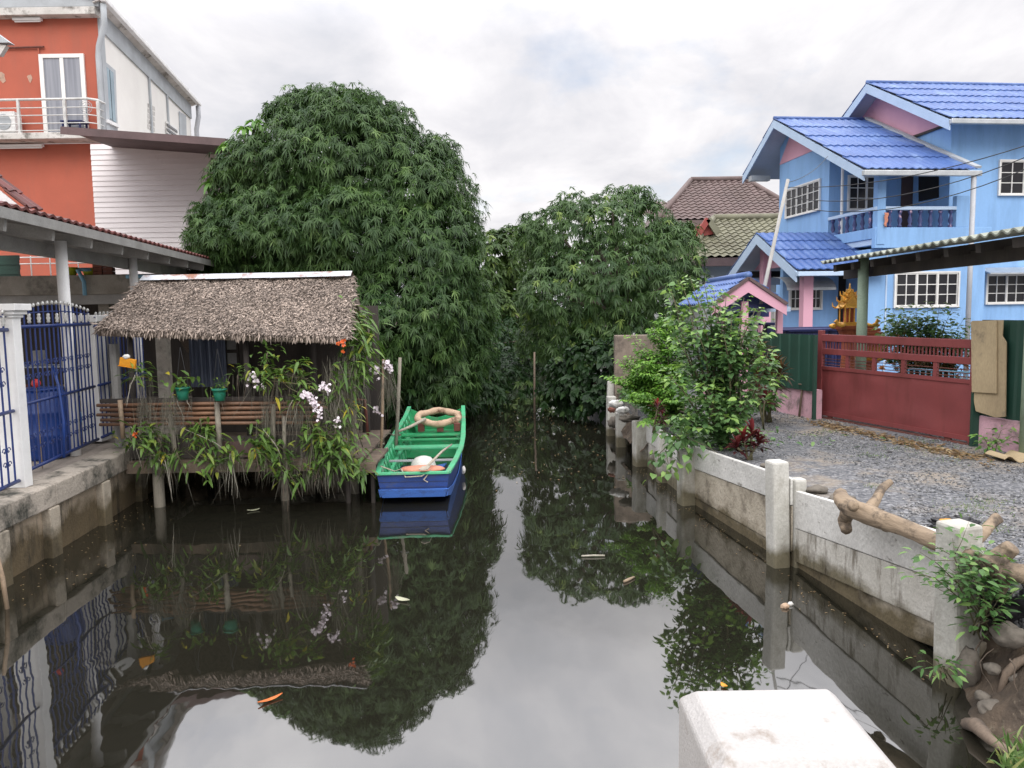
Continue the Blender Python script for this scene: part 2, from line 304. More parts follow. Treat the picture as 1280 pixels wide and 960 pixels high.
M['bark'] = mat('bark', (.11, .09, .07), (.065, .052, .04), 4, .9, .6, 20, stretch=(1, 1, .3))
M['stem'] = mat('green_brown_stem', (.13, .12, .06), (.09, .08, .045), 6, .7, .2, 30)
M['paletwig'] = mat('pale_twig', (.42, .39, .33), (.3, .28, .22), 8, .8, .2, 40)
M['greenpot'] = mat('green_plastic_pot', (.015, .2, .12), (.012, .16, .1), 3, .45, .05, 20)
M['yellow'] = mat('yellow_plastic', (.72, .3, .01), (.62, .25, .01), 4, .5, .1, 30)
M['lime'] = mat('lime_plastic', (.45, .5, .03), (.38, .42, .03), 4, .5, .1, 30)
M['brick'] = mat('red_brick', (.2, .075, .05), (.14, .055, .04), 8, .9, .3, 30)
M['redball'] = mat('red_plastic', (.55, .03, .03), (.45, .025, .025), 4, .5, .1, 30)
M['curtain'] = mat('grey_blue_curtain', (.2, .23, .3), (.07, .085, .14), 6, .9, .2, 30, stretch=(5, 5, .1))
M['cloth'] = mat('pale_cloth', (.33, .33, .32), (.24, .24, .24), 4, .9, .2, 30)
M['wire'] = mat('black_cable', (.02, .02, .022), None, 2, .6, 0, fine=0)
M['rust'] = mat('rusty_iron', (.16, .05, .035), (.1, .035, .028), 6, .8, .3, 40)
M['flowerwhite'] = mat('white_petal', (.82, .76, .79), (.7, .6, .66), 20, .6, 0, fine=.03)
M['flowerorange'] = mat('orange_petal', (.75, .14, .02), (.6, .09, .015), 20, .6, 0)
M['moss'] = mat('hanging_moss', (.07, .065, .05), (.26, .245, .19), tint=1, rough=.95, bump=0, fine=0)
M['litter'] = mat('white_litter', (.7, .7, .68), (.5, .48, .44), 5, .7, .2, 20)
M['leafyellow'] = mat('yellow_leaf', (.6, .28, .02), (.5, .2, .02), 10, .5, 0)
M['leaforange'] = mat('orange_leaf', (.6, .16, .03), (.45, .1, .02), 10, .5, 0)
M['gravelstone'] = mat('gravel_stone', (.066, .068, .073), (.40, .395, .385), tint=1, rough=.9, bump=0, fine=.1)
# foliage
M['mango'] = leafmat('mango_leaf', (.02, .052, .015), (.075, .14, .038), (.13, .21, .06))
M['mango2'] = leafmat('lighter_mango_leaf', (.03, .068, .022), (.09, .158, .05), (.19, .27, .065))
M['tuft'] = leafmat('fresh_green_leaf', (.06, .15, .03), (.14, .28, .06), (.2, .34, .08))
M['backtree'] = leafmat('far_tree_leaf', (.028, .06, .018), (.085, .14, .038), (.17, .23, .05))
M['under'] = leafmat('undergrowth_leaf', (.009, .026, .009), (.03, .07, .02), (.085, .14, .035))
M['mulberry'] = leafmat('shrub_leaf', (.05, .11, .042), (.135, .245, .088), (.26, .40, .11), rough=.32)
M['bright'] = leafmat('bright_shrub_leaf', (.05, .13, .02), (.11, .24, .04), (.2, .36, .06))
M['orchid'] = leafmat('orchid_leaf', (.04, .09, .022), (.13, .22, .05), (.42, .36, .04), rough=.35)
M['redleaf'] = leafmat('red_leaf', (.05, .012, .014), (.17, .025, .03), (.42, .06, .06))
M['bronzeleaf'] = leafmat('bronze_leaf', (.05, .03, .018), (.13, .075, .03), (.3, .12, .06))
M['weed'] = leafmat('weed_leaf', (.04, .1, .03), (.1, .2, .06), (.2, .32, .1))
M['grass'] = leafmat('grass_blade', (.06, .12, .03), (.14, .22, .07), (.3, .3, .12))
def water_mat():
    m = bpy.data.materials.new('canal_water'); m.use_nodes = True; nt = m.node_tree; L = nt.links.new; b = nt.nodes['Principled BSDF']
    b.inputs['Base Color'].default_value = (.0125, .012, .0085, 1); b.inputs['Roughness'].default_value = .02; b.inputs['IOR'].default_value = 2.4
    tc = nd(nt, 'ShaderNodeTexCoord'); mp = nd(nt, 'ShaderNodeMapping', Scale=(1, .45, 1)); L(tc.outputs['Object'], mp.inputs['Vector'])
    n = nd(nt, 'ShaderNodeTexNoise', Scale=2.2, Detail=2.5, Roughness=.5); L(mp.outputs[0], n.inputs['Vector'])
    n2 = nd(nt, 'ShaderNodeTexNoise', Scale=.5, Detail=2.0); L(tc.outputs['Object'], n2.inputs['Vector'])
    r = nd(nt, 'ShaderNodeMapRange'); r.inputs[1].default_value = .4; r.inputs[2].default_value = .7; r.inputs[3].default_value = .25; r.inputs[4].default_value = 1.0; L(n2.outputs['Fac'], r.inputs[0])
    mu = nd(nt, 'ShaderNodeMath', operation='MULTIPLY'); L(n.outputs['Fac'], mu.inputs[0]); L(r.outputs[0], mu.inputs[1])
    bp = nd(nt, 'ShaderNodeBump', Strength=.13, Distance=.05); L(mu.outputs[0], bp.inputs['Height']); L(bp.outputs[0], b.inputs['Normal'])
    return m
M['water'] = water_mat()
def gravel_mat():
    m = bpy.data.materials.new('gravel_ground'); m.use_nodes = True; nt = m.node_tree; L = nt.links.new; b = nt.nodes['Principled BSDF']; b.inputs['Roughness'].default_value = .95
    tc = nd(nt, 'ShaderNodeTexCoord')
    v = nd(nt, 'ShaderNodeTexVoronoi', Scale=38.0); L(tc.outputs['Object'], v.inputs['Vector'])
    sep = nd(nt, 'ShaderNodeSeparateColor'); L(v.outputs['Color'], sep.inputs[0])
    cr = nd(nt, 'ShaderNodeValToRGB'); e = cr.color_ramp.elements; e[0].color = (.07, .074, .085, 1); e[1].color = (.27, .27, .28, 1)
    x = e.new(.7); x.color = (.158, .16, .166, 1); L(sep.outputs[0], cr.inputs[0])
    n = nd(nt, 'ShaderNodeTexNoise', Scale=.9, Detail=8.0, Roughness=.7); L(tc.outputs['Object'], n.inputs['Vector'])
    r = nd(nt, 'ShaderNodeMapRange'); r.inputs[1].default_value = .5; r.inputs[2].default_value = .66; L(n.outputs['Fac'], r.inputs[0])
    mx = nd(nt, 'ShaderNodeMix', data_type='RGBA'); L(r.outputs[0], mx.inputs[0]); L(cr.outputs[0], mx.inputs[6]); mx.inputs[7].default_value = (.3, .25, .19, 1)
    L(mx.outputs[2], b.inputs['Base Color'])
    bp = nd(nt, 'ShaderNodeBump', Strength=.8, Distance=.02); bp.invert = True; L(v.outputs['Distance'], bp.inputs['Height']); L(bp.outputs[0], b.inputs['Normal'])
    return m
M['gravel'] = gravel_mat()
# ---------------------------------------------------------------- world
SUN_DIR = V((.06, -.74, .66)).normalized(); SUN_EL = math.asin(SUN_DIR.z)
w = bpy.data.worlds.new('World'); bpy.context.scene.world = w; w.use_nodes = True; nt = w.node_tree; L = nt.links.new
bg = nt.nodes['Background']; bg.inputs['Strength'].default_value = .1
sk = nd(nt, 'ShaderNodeTexSky', sky_type='NISHITA'); sk.sun_disc = False; sk.sun_elevation = SUN_EL; sk.sun_rotation = math.atan2(SUN_DIR.x, SUN_DIR.y)
tc = nd(nt, 'ShaderNodeTexCoord'); sep = nd(nt, 'ShaderNodeSeparateXYZ'); L(tc.outputs['Generated'], sep.inputs[0])
zc = nd(nt, 'ShaderNodeMath', operation='MAXIMUM'); L(sep.outputs['Z'], zc.inputs[0]); zc.inputs[1].default_value = 0
za = nd(nt, 'ShaderNodeMath', operation='ADD'); L(zc.outputs[0], za.inputs[0]); za.inputs[1].default_value = .32
dv = nd(nt, 'ShaderNodeVectorMath', operation='DIVIDE'); L(tc.outputs['Generated'], dv.inputs[0]); L(za.outputs[0], dv.inputs[1])
mp = nd(nt, 'ShaderNodeMapping', Location=(3.1, 1.7, .4), Scale=(1.25, 1.0, 1)); L(dv.outputs[0], mp.inputs['Vector'])
n1 = nd(nt, 'ShaderNodeTexNoise', Scale=2.5, Detail=8.0, Roughness=.58, Distortion=.3); L(mp.outputs[0], n1.inputs['Vector'])
cr = nd(nt, 'ShaderNodeValToRGB'); e = cr.color_ramp.elements
e[0].position = .30; e[0].color = (4.85, 4.92, 5.3, 1); e[1].position = .66; e[1].color = (7.2, 7.05, 7.15, 1); x = e.new(.47); x.color = (5.9, 5.83, 6.08, 1)
L(n1.outputs['Fac'], cr.inputs[0])
n2 = nd(nt, 'ShaderNodeTexNoise', Scale=2.3, Detail=6.0, Roughness=.55); mp2 = nd(nt, 'ShaderNodeMapping', Location=(8.3, 4.2, 1)); L(dv.outputs[0], mp2.inputs['Vector']); L(mp2.outputs[0], n2.inputs['Vector'])
rb = nd(nt, 'ShaderNodeMapRange'); rb.inputs[1].default_value = .56; rb.inputs[2].default_value = .76; rb.inputs[4].default_value = .6; L(n2.outputs['Fac'], rb.inputs[0])
mxs = nd(nt, 'ShaderNodeMix', data_type='RGBA'); L(rb.outputs[0], mxs.inputs[0]); L(cr.outputs[0], mxs.inputs[6]); L(sk.outputs[0], mxs.inputs[7])
bo = nd(nt, 'ShaderNodeMath', operation='MULTIPLY_ADD'); L(zc.outputs[0], bo.inputs[0]); bo.inputs[1].default_value = .35; bo.inputs[2].default_value = .98
ml = nd(nt, 'ShaderNodeVectorMath', operation='SCALE'); L(mxs.outputs[2], ml.inputs[0]); L(bo.outputs[0], ml.inputs['Scale']); 
zb_ = nd(nt, 'ShaderNodeMapRange', interpolation_type='SMOOTHSTEP'); L(sep.outputs['Z'], zb_.inputs[0]); zb_.inputs[1].default_value = .30; zb_.inputs[2].default_value = .52; zb_.inputs[3].default_value = 1.0; zb_.inputs[4].default_value = 2.4
ml2 = nd(nt, 'ShaderNodeVectorMath', operation='SCALE'); L(ml.outputs[0], ml2.inputs[0]); L(zb_.outputs[0], ml2.inputs['Scale']); L(ml2.outputs[0], bg.inputs['Color'])
sd = bpy.data.lights.new('sun', 'SUN'); sd.energy = 1.3; sd.angle = math.radians(45); sd.color = (1, .96, .9)
so = bpy.data.objects.new('sun', sd); C.objects.link(so); so.rotation_euler = SUN_DIR.to_track_quat('Z', 'Y').to_euler()
vs_ = bpy.context.scene.view_settings; vs_.view_transform = 'Standard'; vs_.look = 'None'; vs_.exposure = 0.48; vs_.gamma = 1
sc_ = bpy.context.scene; sc_.cycles.max_bounces = 6; sc_.cycles.transparent_max_bounces = 8; sc_.cycles.use_denoising = True
NPR = np.random.default_rng(11)
# ------------------------------------------------------------ ground, water, bridge
RW = [V((3.55,-60,0)), V((3.45,3.2,0)), V((3.25,4.55,0)), V((3.16,4.9,0)), V((2.82,7.22,0)), V((2.43,9.58,0)), V((2.22,12.0,0)), V((2.16,15,0)), V((2.3,19,0)), V((2.2,25,0)), V((2.4,34,0)), V((3.0,62,0))]
LW = [V((-3.9,-60,0)), V((-4.45,3,0)), V((-4.84,7.17,0)), V((-4.89,7.97,0)), V((-4.99,9.22,0)), V((-5.12,10.43,0)), V((-5.25,12.3,0)), V((-2.75,12.7,0)), V((-2.6,19,0)), V((-1.4,25,0)), V((-1.3,34,0)), V((-1.6,62,0))]
ZR, ZL = .73, .73
def bank(name, line, xo, z, m):
    mb = MB(); n = len(line)
    for i in range(n-1):
        a, b = line[i], line[i+1]
        mb.add([(a.x, a.y, z), (b.x, b.y, z), (xo, b.y, z), (xo, a.y, z)], [(0, 1, 2, 3) if xo < a.x else (3, 2, 1, 0)])
        mb.add([(a.x, a.y, -1), (b.x, b.y, -1), (b.x, b.y, z), (a.x, a.y, z)], [(0, 1, 2, 3)])
    return struct(mb.build(name, m))
M['paving'] = mat('dusty_concrete_paving', (.3, .26, .22), (.22, .19, .165), 1.5, .9, .3, 25, dirt=(.1, .085, .07), dscale=1.5)
bank('gravel_yard', RW, 500, ZR, M['gravel'])
bank('paved_ground', [V((p.x-(.12 if p.y < 12.5 else 0), p.y, 0)) for p in LW], -500, ZL, M['paving'])
struct(MB().add([(-500, 62, ZL), (500, 62, ZL), (500, 900, ZL), (-500, 900, ZL), (-500, 62, -1), (500, 62, -1)], [(0, 1, 2, 3), (4, 5, 1, 0)]).build('far_ground', M['soil']))
struct(MB().add([(-12, -60, 0), (10, -60, 0), (10, 63, 0), (-12, 63, 0)], [(0, 1, 2, 3)]).build('water', M['water']))
struct(MB().box(-9, 9, -4, 1.62, .72, 1.0).build('bridge_deck', M['concrete'], bevel=.02))
# ------------------------------------------------------------ white bollard on the bridge edge
t = thing('bridge_post', 'thick white painted concrete post with chamfered top at the bridge edge', 'post', (.43, 1.36, 1.0))
def cham(x0, x1, y0, y1, z0, z1, c):
    b = MB()
    b.add([(x0,y0,z0),(x1,y0,z0),(x1,y1,z0),(x0,y1,z0),(x0,y0,z1-c),(x1,y0,z1-c),(x1,y1,z1-c),(x0,y1,z1-c),(x0+c,y0+c,z1),(x1-c,y0+c,z1),(x1-c,y1-c,z1),(x0+c,y1-c,z1)],
          [(3,2,1,0),(0,1,5,4),(1,2,6,5),(2,3,7,6),(3,0,4,7),(4,5,9,8),(5,6,10,9),(6,7,11,10),(7,4,8,11),(8,9,10,11)]); return b
ctop = D(955, 906, 1.31); zt = ctop.z
p00 = G(870, 863, zt); p10 = G(1036, 863, zt); q0 = G(1085, 944, zt)
ch = .028
bx0, bx1, by1 = p00.x-ch, p10.x+ch, p00.y+ch; by0 = q0.y-ch
cham(bx0, bx1, by0, by1, 1.004, zt, ch).build('shaft', M['bollard'], t, bevel=.006)
MB().box(bx0-.03, bx1+.03, by0-.03, by1+.03, 1.002, 1.07).build('plinth', M['white'], t, bevel=.006)
# ------------------------------------------------------------ right seawall
sw = thing('seawall', 'low whitewashed concrete panel seawall with square posts along the gravel yard', 'seawall', (2.6, 7, 0))
def post(p, h, w, lean=(0, 0), ang=.0, m='post_grey'):
    c, s = math.cos(ang), math.sin(ang); b = MB(); vs = []
    for k, (z, dx, dy) in enumerate(((-.6, 0, 0), (h, lean[0], lean[1]))):
        for x, y in ((-1, -1), (1, -1), (1, 1), (-1, 1)):
            x *= w/2; y *= w/2; vs.append((p[0]+c*x-s*y+dx, p[1]+s*x+c*y+dy, z))
    b.add(vs, [(3,2,1,0),(4,5,6,7),(0,1,5,4),(1,2,6,5),(2,3,7,6),(3,0,4,7)])
    return b.build('post', M[m], sw, bevel=.022)
POSTS = [((2.94, 4.92), 1.07, .2, (-.03, 0), .25), ((2.565, 7.24), 1.03, .17, (-.05, 0), .2), ((2.74, 7.22), .86, .12, (-.02, 0), .1), ((2.2, 9.63), .70, .19, (0, 0), .2),
         ((2.15, 10.9), .70, .16, (0, 0), .1), ((2.03, 12.08), .72, .2, (-.02, 0), .2), ((1.96, 13.8), .62, .18, (0, 0), 0), ((1.93, 15.05), .78, .17, (.02, 0), .1), ((2.0, 15.9), 1.0, .14, (.05, 0), 0)]
for a in POSTS: post(*a)
def panel(a, b, za0, za1, zb0, zb1, off, th, m, mat_name):
    a = V((a[0], a[1], 0)); b = V((b[0], b[1], 0)); n = (b-a).normalized().cross(V((0, 0, 1)))*1.0
    if n.x < 0: n = -n
    p = [a+n*off+V((0, 0, za0)), b+n*off+V((0, 0, zb0)), b+n*off+V((0, 0, zb1)), a+n*off+V((0, 0, za1))]
    return MB().ext(p, n*th).build(m, M[mat_name], sw, bevel=.008)
P = [V((2.86, 4.86, 0)), V((2.51, 7.18, 0)), V((2.14, 9.58, 0)), V((1.97, 12.03, 0)), V((1.92, 15.0, 0))]
panel(P[0], P[1], .60, .94, .385, .745, .16, .05, 'upper_panel', 'seawall_white')
panel(P[0], P[1], .27, .59, .055, .38, .17, .05, 'lower_panel', 'seawall_grey')
panel(P[0], P[1], .12, .262, -.3, .05, .20, .06, 'toe_board', 'seawall_tan')
panel(P[0], P[1], -.6, .115, -.6, -.31, .30, .06, 'toe_board', 'soil')
panel(P[1], P[2], .60, .86, .47, .755, .13, .05, 'upper_panel', 'seawall_white')
panel(P[1], P[2], .14, .592, .10, .462, .145, .05, 'lower_panel', 'seawall_tan')
panel(P[1], P[2], -.3, .132, -.3, .092, .16, .05, 'toe_board', 'seawall_tan')
panel(P[2], P[3], .45, .73, .40, .69, .13, .05, 'upper_panel', 'seawall_white')
panel(P[2], P[3], -.3, .442, -.3, .392, .145, .05, 'lower_panel', 'seawall_grey')
panel((2.02, 12.2), (1.98, 13.6), -.3, .52, -.3, .35, .15, .05, 'broken_panel', 'seawall_tan')
panel((1.98, 13.9), (1.97, 15.0), -.3, .42, -.3, .5, .12, .05, 'broken_panel', 'seawall_grey')
# soil bank at the near right corner
def soilgrid(fn, nu, nv): 
    b = MB(); b.add([fn(i/nu, j/nv) for j in range(nv+1) for i in range(nu+1)], [(j*(nu+1)+i, j*(nu+1)+i+1, (j+1)*(nu+1)+i+1, (j+1)*(nu+1)+i) for j in range(nv) for i in range(nu)]); return b
def sb(u, v):
    y = 1.9+v*3.12; e = 2.98-.22*math.exp(-((y-4.3)/.35)**2)+max(0, 3.9-y)*.25
    x = e-.12+u*1.0; s = min(1, u*1.15); z = -.14+.90*(s**.8) + .09*noise.noise(V((x*3, y*3, 0)))*(1-.6*s) + .05*noise.noise(V((x*9, y*9, 3))) 
    return (x, y, z-(.035 if u > .96 else 0))
struct(soilgrid(sb, 40, 90).build('soil_bank', M['soil'], smooth=True))
for k, (px, py, h, r, sd, lb) in enumerate([(1242, 886, 0.07, (.085, .07, .05), 3, 'pale tan rock sitting low at the water edge below the seawall end'), (1130+80, 835, 0.14, (.07, .08, .14), 5, 'tall grey rock wedged against the last seawall post'),
                                 (1262, 795, .46, (.1, .1, .075), 8, 'brown rock half buried in the soil bank under the black bag'), (1240, 835, .25, (.045, .05, .035), 11, 'small grey rubble stone on the soil bank beside the bare root'), (1272, 850, .22, (.05, .045, .035), 12, 'small tan rubble stone low on the soil bank at the right edge'), (1228, 870, .1, (.04, .045, .03), 13, 'dark little stone at the waterline between two larger rocks'), (1255, 765, .52, (.055, .05, .04), 14, 'small pale stone in the soil just below the black bag')]):
    c = G(px, py, h); o = MB().blob(c, r, sd, .35, 16, 10).build('rock', M['rock'], None, smooth=True, root=(c.x, c.y, 0)); tag(o, lb, 'rock')
a = G(1208, 905, .02); b = G(1262, 940, .1)
o = MB().tube([a, a.lerp(b, .25)+V((0, 0, .03)), a.lerp(b, .6), b], [.035, .045, .03, .02], 8).build('wood_chunk', M['oldwood'], smooth=True, root=a); tag(o, 'short brown broken wood chunk lying half in the water by the rocks', 'wood')
pts = [G(1250, 868, .12), G(1258, 842, .24), G(1272, 828, .32), G(1300, 815, .38)]
for k in range(5):
    q = G(1225+rnd.random()*55, 770+rnd.random()*70, .2+.35*rnd.random()); pp = [q]
    for j in range(5): q = q+V((rnd.uniform(-.07, .03), rnd.uniform(-.05, .02), rnd.uniform(-.09, -.01))); pp.append(q)
    r_ = rnd.uniform(.003, .008); o = MB().tube(pp, [r_, r_, r_*.9, r_*.8, r_*.6, r_*.4], 6).build('bare_root', M['oldwood'], smooth=True, root=pp[0]); tag(o, 'thin bare root sticking out of the soil bank below the log end', 'root', 'bare roots in the soil bank')
o = MB().tube(pts, [.018, .026, .028, .024], 8).build('root_branch', M['oldwood'], smooth=True, root=pts[0]); tag(o, 'curved bare root branch bending over the soil bank', 'branch')
# ------------------------------------------------------------ left retaining wall
lw = thing('retaining_wall', 'stained old concrete canal wall with a thick cap beneath the blue fence', 'wall', (-4.9, 8, 0))
body = MB(); cap = MB()
def off(p, d): return V((p.x+d, p.y, p.z))
L2 = LW[1:8]; L2[0] = V((-4.3, 1.7, 0))
for a, b in zip(L2[:-1], L2[1:]):
    body.ext([off(a, -.01)+V((0, 0, -.6)), off(b, -.01)+V((0, 0, -.6)), off(b, -.01)+V((0, 0, .52)), off(a, -.01)+V((0, 0, .52))], (-.15, 0, 0))
    cap.ext([off(a, .07)+V((0, 0, .525)), off(b, .07)+V((0, 0, .525)), off(b, .07)+V((0, 0, .76)), off(a, .07)+V((0, 0, .76))], (-.36, 0, 0))
body.build('wall_panel', M['leftwall'], lw); cap.build('cap_beam', M['leftcap'], lw, bevel=.015)
M['leftpost'] = mat('left_post_concrete', (.40, .35, .28), (.3, .26, .2), 2, .9, .4, 30, dirt=(.09, .08, .06), dscale=3, dlo=.52, dhi=.7, dstretch=(1, 1, .5), tide=.3)
for y in (4.6, 5.9, 6.98, 7.9, 9.12, 10.3, 11.5):
    for a, b in zip(L2[:-1], L2[1:]):
        if a.y <= y <= b.y:
            x = a.x+(b.x-a.x)*(y-a.y)/(b.y-a.y); MB().box(x-.05, x+.085, y-.09, y+.09, -.6, .522).build('pilaster', M['leftpost'], lw, bevel=.012)
a = G(10, 768, -.05); b = G(0, 690, .5)+V((-.05, 0, .1))
o = MB().tube([a, a.lerp(b, .5)+V((.015, 0, 0)), b], [.018, .02, .016], 8).build('bamboo_stick', M['palebamboo'], smooth=True, root=a); tag(o, 'short pale bamboo stick leaning on the canal wall at the left edge', 'stick')
# ------------------------------------------------------------ gravel stones and litter of grass
n = 46000
yy = NPR.uniform(0, 1, n)**1.3*9.5+4.2; xx = NPR.uniform(2.2, 9.0, n)
edge = np.interp(yy, [p.y for p in RW[1:]], [p.x for p in RW[1:]])+.12
pn = np.array([noise.noise(V((a*.8, b*.8, 2)))+.5*noise.noise(V((a*2.4, b*2.4, 5))) for a, b in zip(xx, yy)])
ok = (xx > edge) & (xx/yy < .72) & (pn < .14+NPR.normal(size=n)*.12); xx = xx[ok]; yy = yy[ok]; n = len(xx)
s = NPR.uniform(.005, .0155, n)[:, None]*(1+(NPR.uniform(0, 1, (n, 1)) > .97)*.8)
oc = np.array([[1,0,0],[-1,0,0],[0,1,0],[0,-1,0],[0,0,.7],[0,0,-.7]], float); of = np.array([[0,2,4],[2,1,4],[1,3,4],[3,0,4],[2,0,5],[1,2,5],[3,1,5],[0,3,5]])
vv = oc[None]*NPR.uniform(.6, 1.3, (n, 6, 1))*s[:, None]; an = NPR.uniform(0, 6.28, n); ca, sa = np.cos(an)[:, None], np.sin(an)[:, None]
vx = vv[..., 0]*ca-vv[..., 1]*sa; vy = vv[..., 0]*sa+vv[..., 1]*ca
vv = np.stack([vx+xx[:, None], vy+yy[:, None], vv[..., 2]+ZR+s*.3], -1).reshape(-1, 3)
o = fastmesh('gravel', vv, (of[None]+(np.arange(n)*6)[:, None, None]).reshape(-1), 3, M['gravelstone'])
o.data.attributes.new('tint', 'FLOAT', 'POINT').data.foreach_set('value', np.repeat(NPR.beta(1.0, 3.0, n), 6).astype(np.float32))
tag(o, 'loose grey gravel spread over the yard by the seawall', 'gravel', kind='stuff')
def grass(name, cen, rad, n, h, label, m='grass', z=ZR):
    cen = np.array(cen); k = NPR.integers(0, len(cen), n); p = cen[k]+NPR.normal(size=(n, 2))*np.array(rad)[k][:, None]
    base = np.c_[p, np.full(n, z)]; d = np.c_[NPR.normal(size=(n, 2))*.5, np.ones(n)]
    o = leaves(name, base, d, np.c_[NPR.normal(size=(n, 2)), np.zeros(n)], NPR.uniform(.4, 1.2, n)*h, h*.11, NPR.uniform(0, .6, n), NPR.uniform(0, 1, n), M[m], prof=(.9, .6))
    return tag(o, label, 'grass', kind='stuff')
gp = [G(*q, ZR) for q in [(1225, 637), (1235, 628), (1120, 560), (1150, 552), (1185, 575), (1010, 545), (1035, 540), (1240, 660), (1100, 610), (1215, 640), (1090, 570), (1170, 562)]]
grass('yard_grass', [(p.x, p.y) for p in gp], [.12, .1, .16, .12, .16, .15, .1, .08, .06, .16, .1, .2], 900, .05, 'sparse short grass growing through the gravel')
gp = [G(*q, .55) for q in [(1272, 905), (1280, 890), (1290, 915)]]
grass('bank_grass', [(p.x, p.y) for p in gp], [.05, .07, .06], 130, .15, 'bright long grass on the soil bank at the lower right edge', 'grass', .33)
dry = M['dryleaf'] = leafmat('dry_leaf', (.12, .075, .04), (.3, .2, .11), (.42, .33, .2))
n = 700; k = NPR.uniform(0, 1, n); gl = G(1020, 526, ZR); gr = G(1225, 570, ZR); base = np.c_[gl.x+(gr.x-gl.x)*k-.1+NPR.normal(size=n)*.1, gl.y+(gr.y-gl.y)*k-NPR.gamma(1.5, .16, n), np.full(n, ZR+.012)]
o = leaves('dry_leaf_litter', base, np.c_[NPR.normal(size=(n, 2)), NPR.normal(size=n)*.15], np.tile([0, 0, 1.0], (n, 1)), NPR.uniform(.05, .1, n), .04, .1, NPR.uniform(0, 1, n), dry)
tag(o, 'dry brown leaf litter along the foot of the red gate', 'leaf litter', kind='stuff')
# ------------------------------------------------------------ white gate pillar
FL = lambda y: -5.3-(y-8.3)*.165            # x of the fence line at distance y
gb = G(32, 610, .76); pw = .27
t = thing('gate_pillar', 'square white painted pillar with stepped cap between the blue fences', 'pillar', (gb.x-pw/2, gb.y+pw/2, .76))
MB().box(gb.x-pw, gb.x, gb.y, gb.y+.13, .762, 2.5).build('shaft', M['white'], t, bevel=.006)
c = MB()
for k, (e, z0, z1) in enumerate(((.02, 2.5, 2.53), (.045, 2.531, 2.57), (.075, 2.571, 2.64))): c.box(gb.x-pw-e, gb.x+e, gb.y-e, gb.y+.13+e, z0, z1)
c.build('cap', M['white'], t, bevel=.006)
# ------------------------------------------------------------ blue iron gate and fences
def scroll(b, c, ax, r, fl):
    pts = [c+ax*(r*(1-k/14)*math.cos(k*.55)*fl)+V((0, 0, r*(1-k/14)*math.sin(k*.55))) for k in range(12)]; b.tube(pts, .005, 5)
def iron(name, label, y0, y1, top, arch, n, zb=.84, scr=True, dx=0):
    a = V((FL(y0)+dx, y0, 0)); b = V((FL(y1)+dx, y1, 0)); ax = (b-a).normalized(); Ln = (b-a).length
    t = thing(name, label, 'gate' if 'gate' in name else 'fence', (a.x, a.y, .76))
    Z = lambda z: V((0, 0, z))
    MB().tube([a+Z(top), b+Z(top)], .021, 8).build('top_rail', M['bluepaint'], t, smooth=True)
    MB().tube([a+Z(1.56), b+Z(1.56)], .019, 8).build('middle_rail', M['bluepaint'], t, smooth=True)
    MB().tube([a+Z(zb), b+Z(zb)], .021, 8).build('bottom_rail', M['bluepaint'], t, smooth=True)
    pr = [a+ax*(Ln*k/16)+Z(top+.13+arch*.4*math.sin(math.pi*k/16)) for k in range(17)]; MB().tube(pr, .008, 6).build('arched_rail', M['bluepaint'], t, smooth=True)
    for k in range(n):
        f = (k+.5)/n; p = a+ax*Ln*f; h = top+.15+arch*math.sin(math.pi*f)
        MB().tube([p+Z(zb), p+Z(h)], .0105, 6).build('bar', M['bluepaint'], t)
        MB().lathe([(.003, 0), (.015, .01), (.02, .024), (.014, .04), (.003, .052)], 8, p+Z(h)).build('finial', M['silver'], t, smooth=True)
        if k % 2 == 0: MB().lathe([(.011, -.055), (.021, -.043), (.014, -.024), (.024, 0), (.014, .024), (.021, .043), (.011, .055)], 8, p+Z(top+.09)).build('collar', M['silver'], t, smooth=True)
        if scr and k % 2 == 1:
            for zc in (1.84, 1.98, 1.04, 1.18):
                sc = MB()
                for fl in (-1, 1): scroll(sc, p+ax*.045*fl+Z(zc), ax, .04, fl)
                sc.tube([p-ax*.05+Z(zc), p+ax*.05+Z(zc)], .005, 4); sc.build('scroll', M['bluepaint'], t)
    return t
iron('iron_gate', 'arched dark blue iron gate with silver finials right of the white pillar', 8.27, 10.35, 2.40, .1, 17)
iron('iron_fence', 'dark blue iron fence bay cut by the left edge, left of the white pillar', 6.0, gb.y-.015, 2.38, .02, 13, dx=.15)
iron('iron_fence', 'shaded dark blue fence bay half hidden behind the left end of the thatched hut', 10.5, 12.6, 2.36, .02, 14, scr=False)
# white pillar beyond gate
p = V((FL(10.42)-.2, 10.6, 0)); 
tt = thing('gate_pillar', 'shaded white pillar top showing beyond the blue gate beside the thatch', 'pillar', (p.x, p.y, .76))
MB().box(p.x-.13, p.x+.13, p.y, p.y+.26, .762, 2.42).build('shaft', M['white'], tt, bevel=.006); MB().box(p.x-.2, p.x+.2, p.y-.06, p.y+.32, 2.421, 2.52).build('cap', M['white'], tt, bevel=.01)
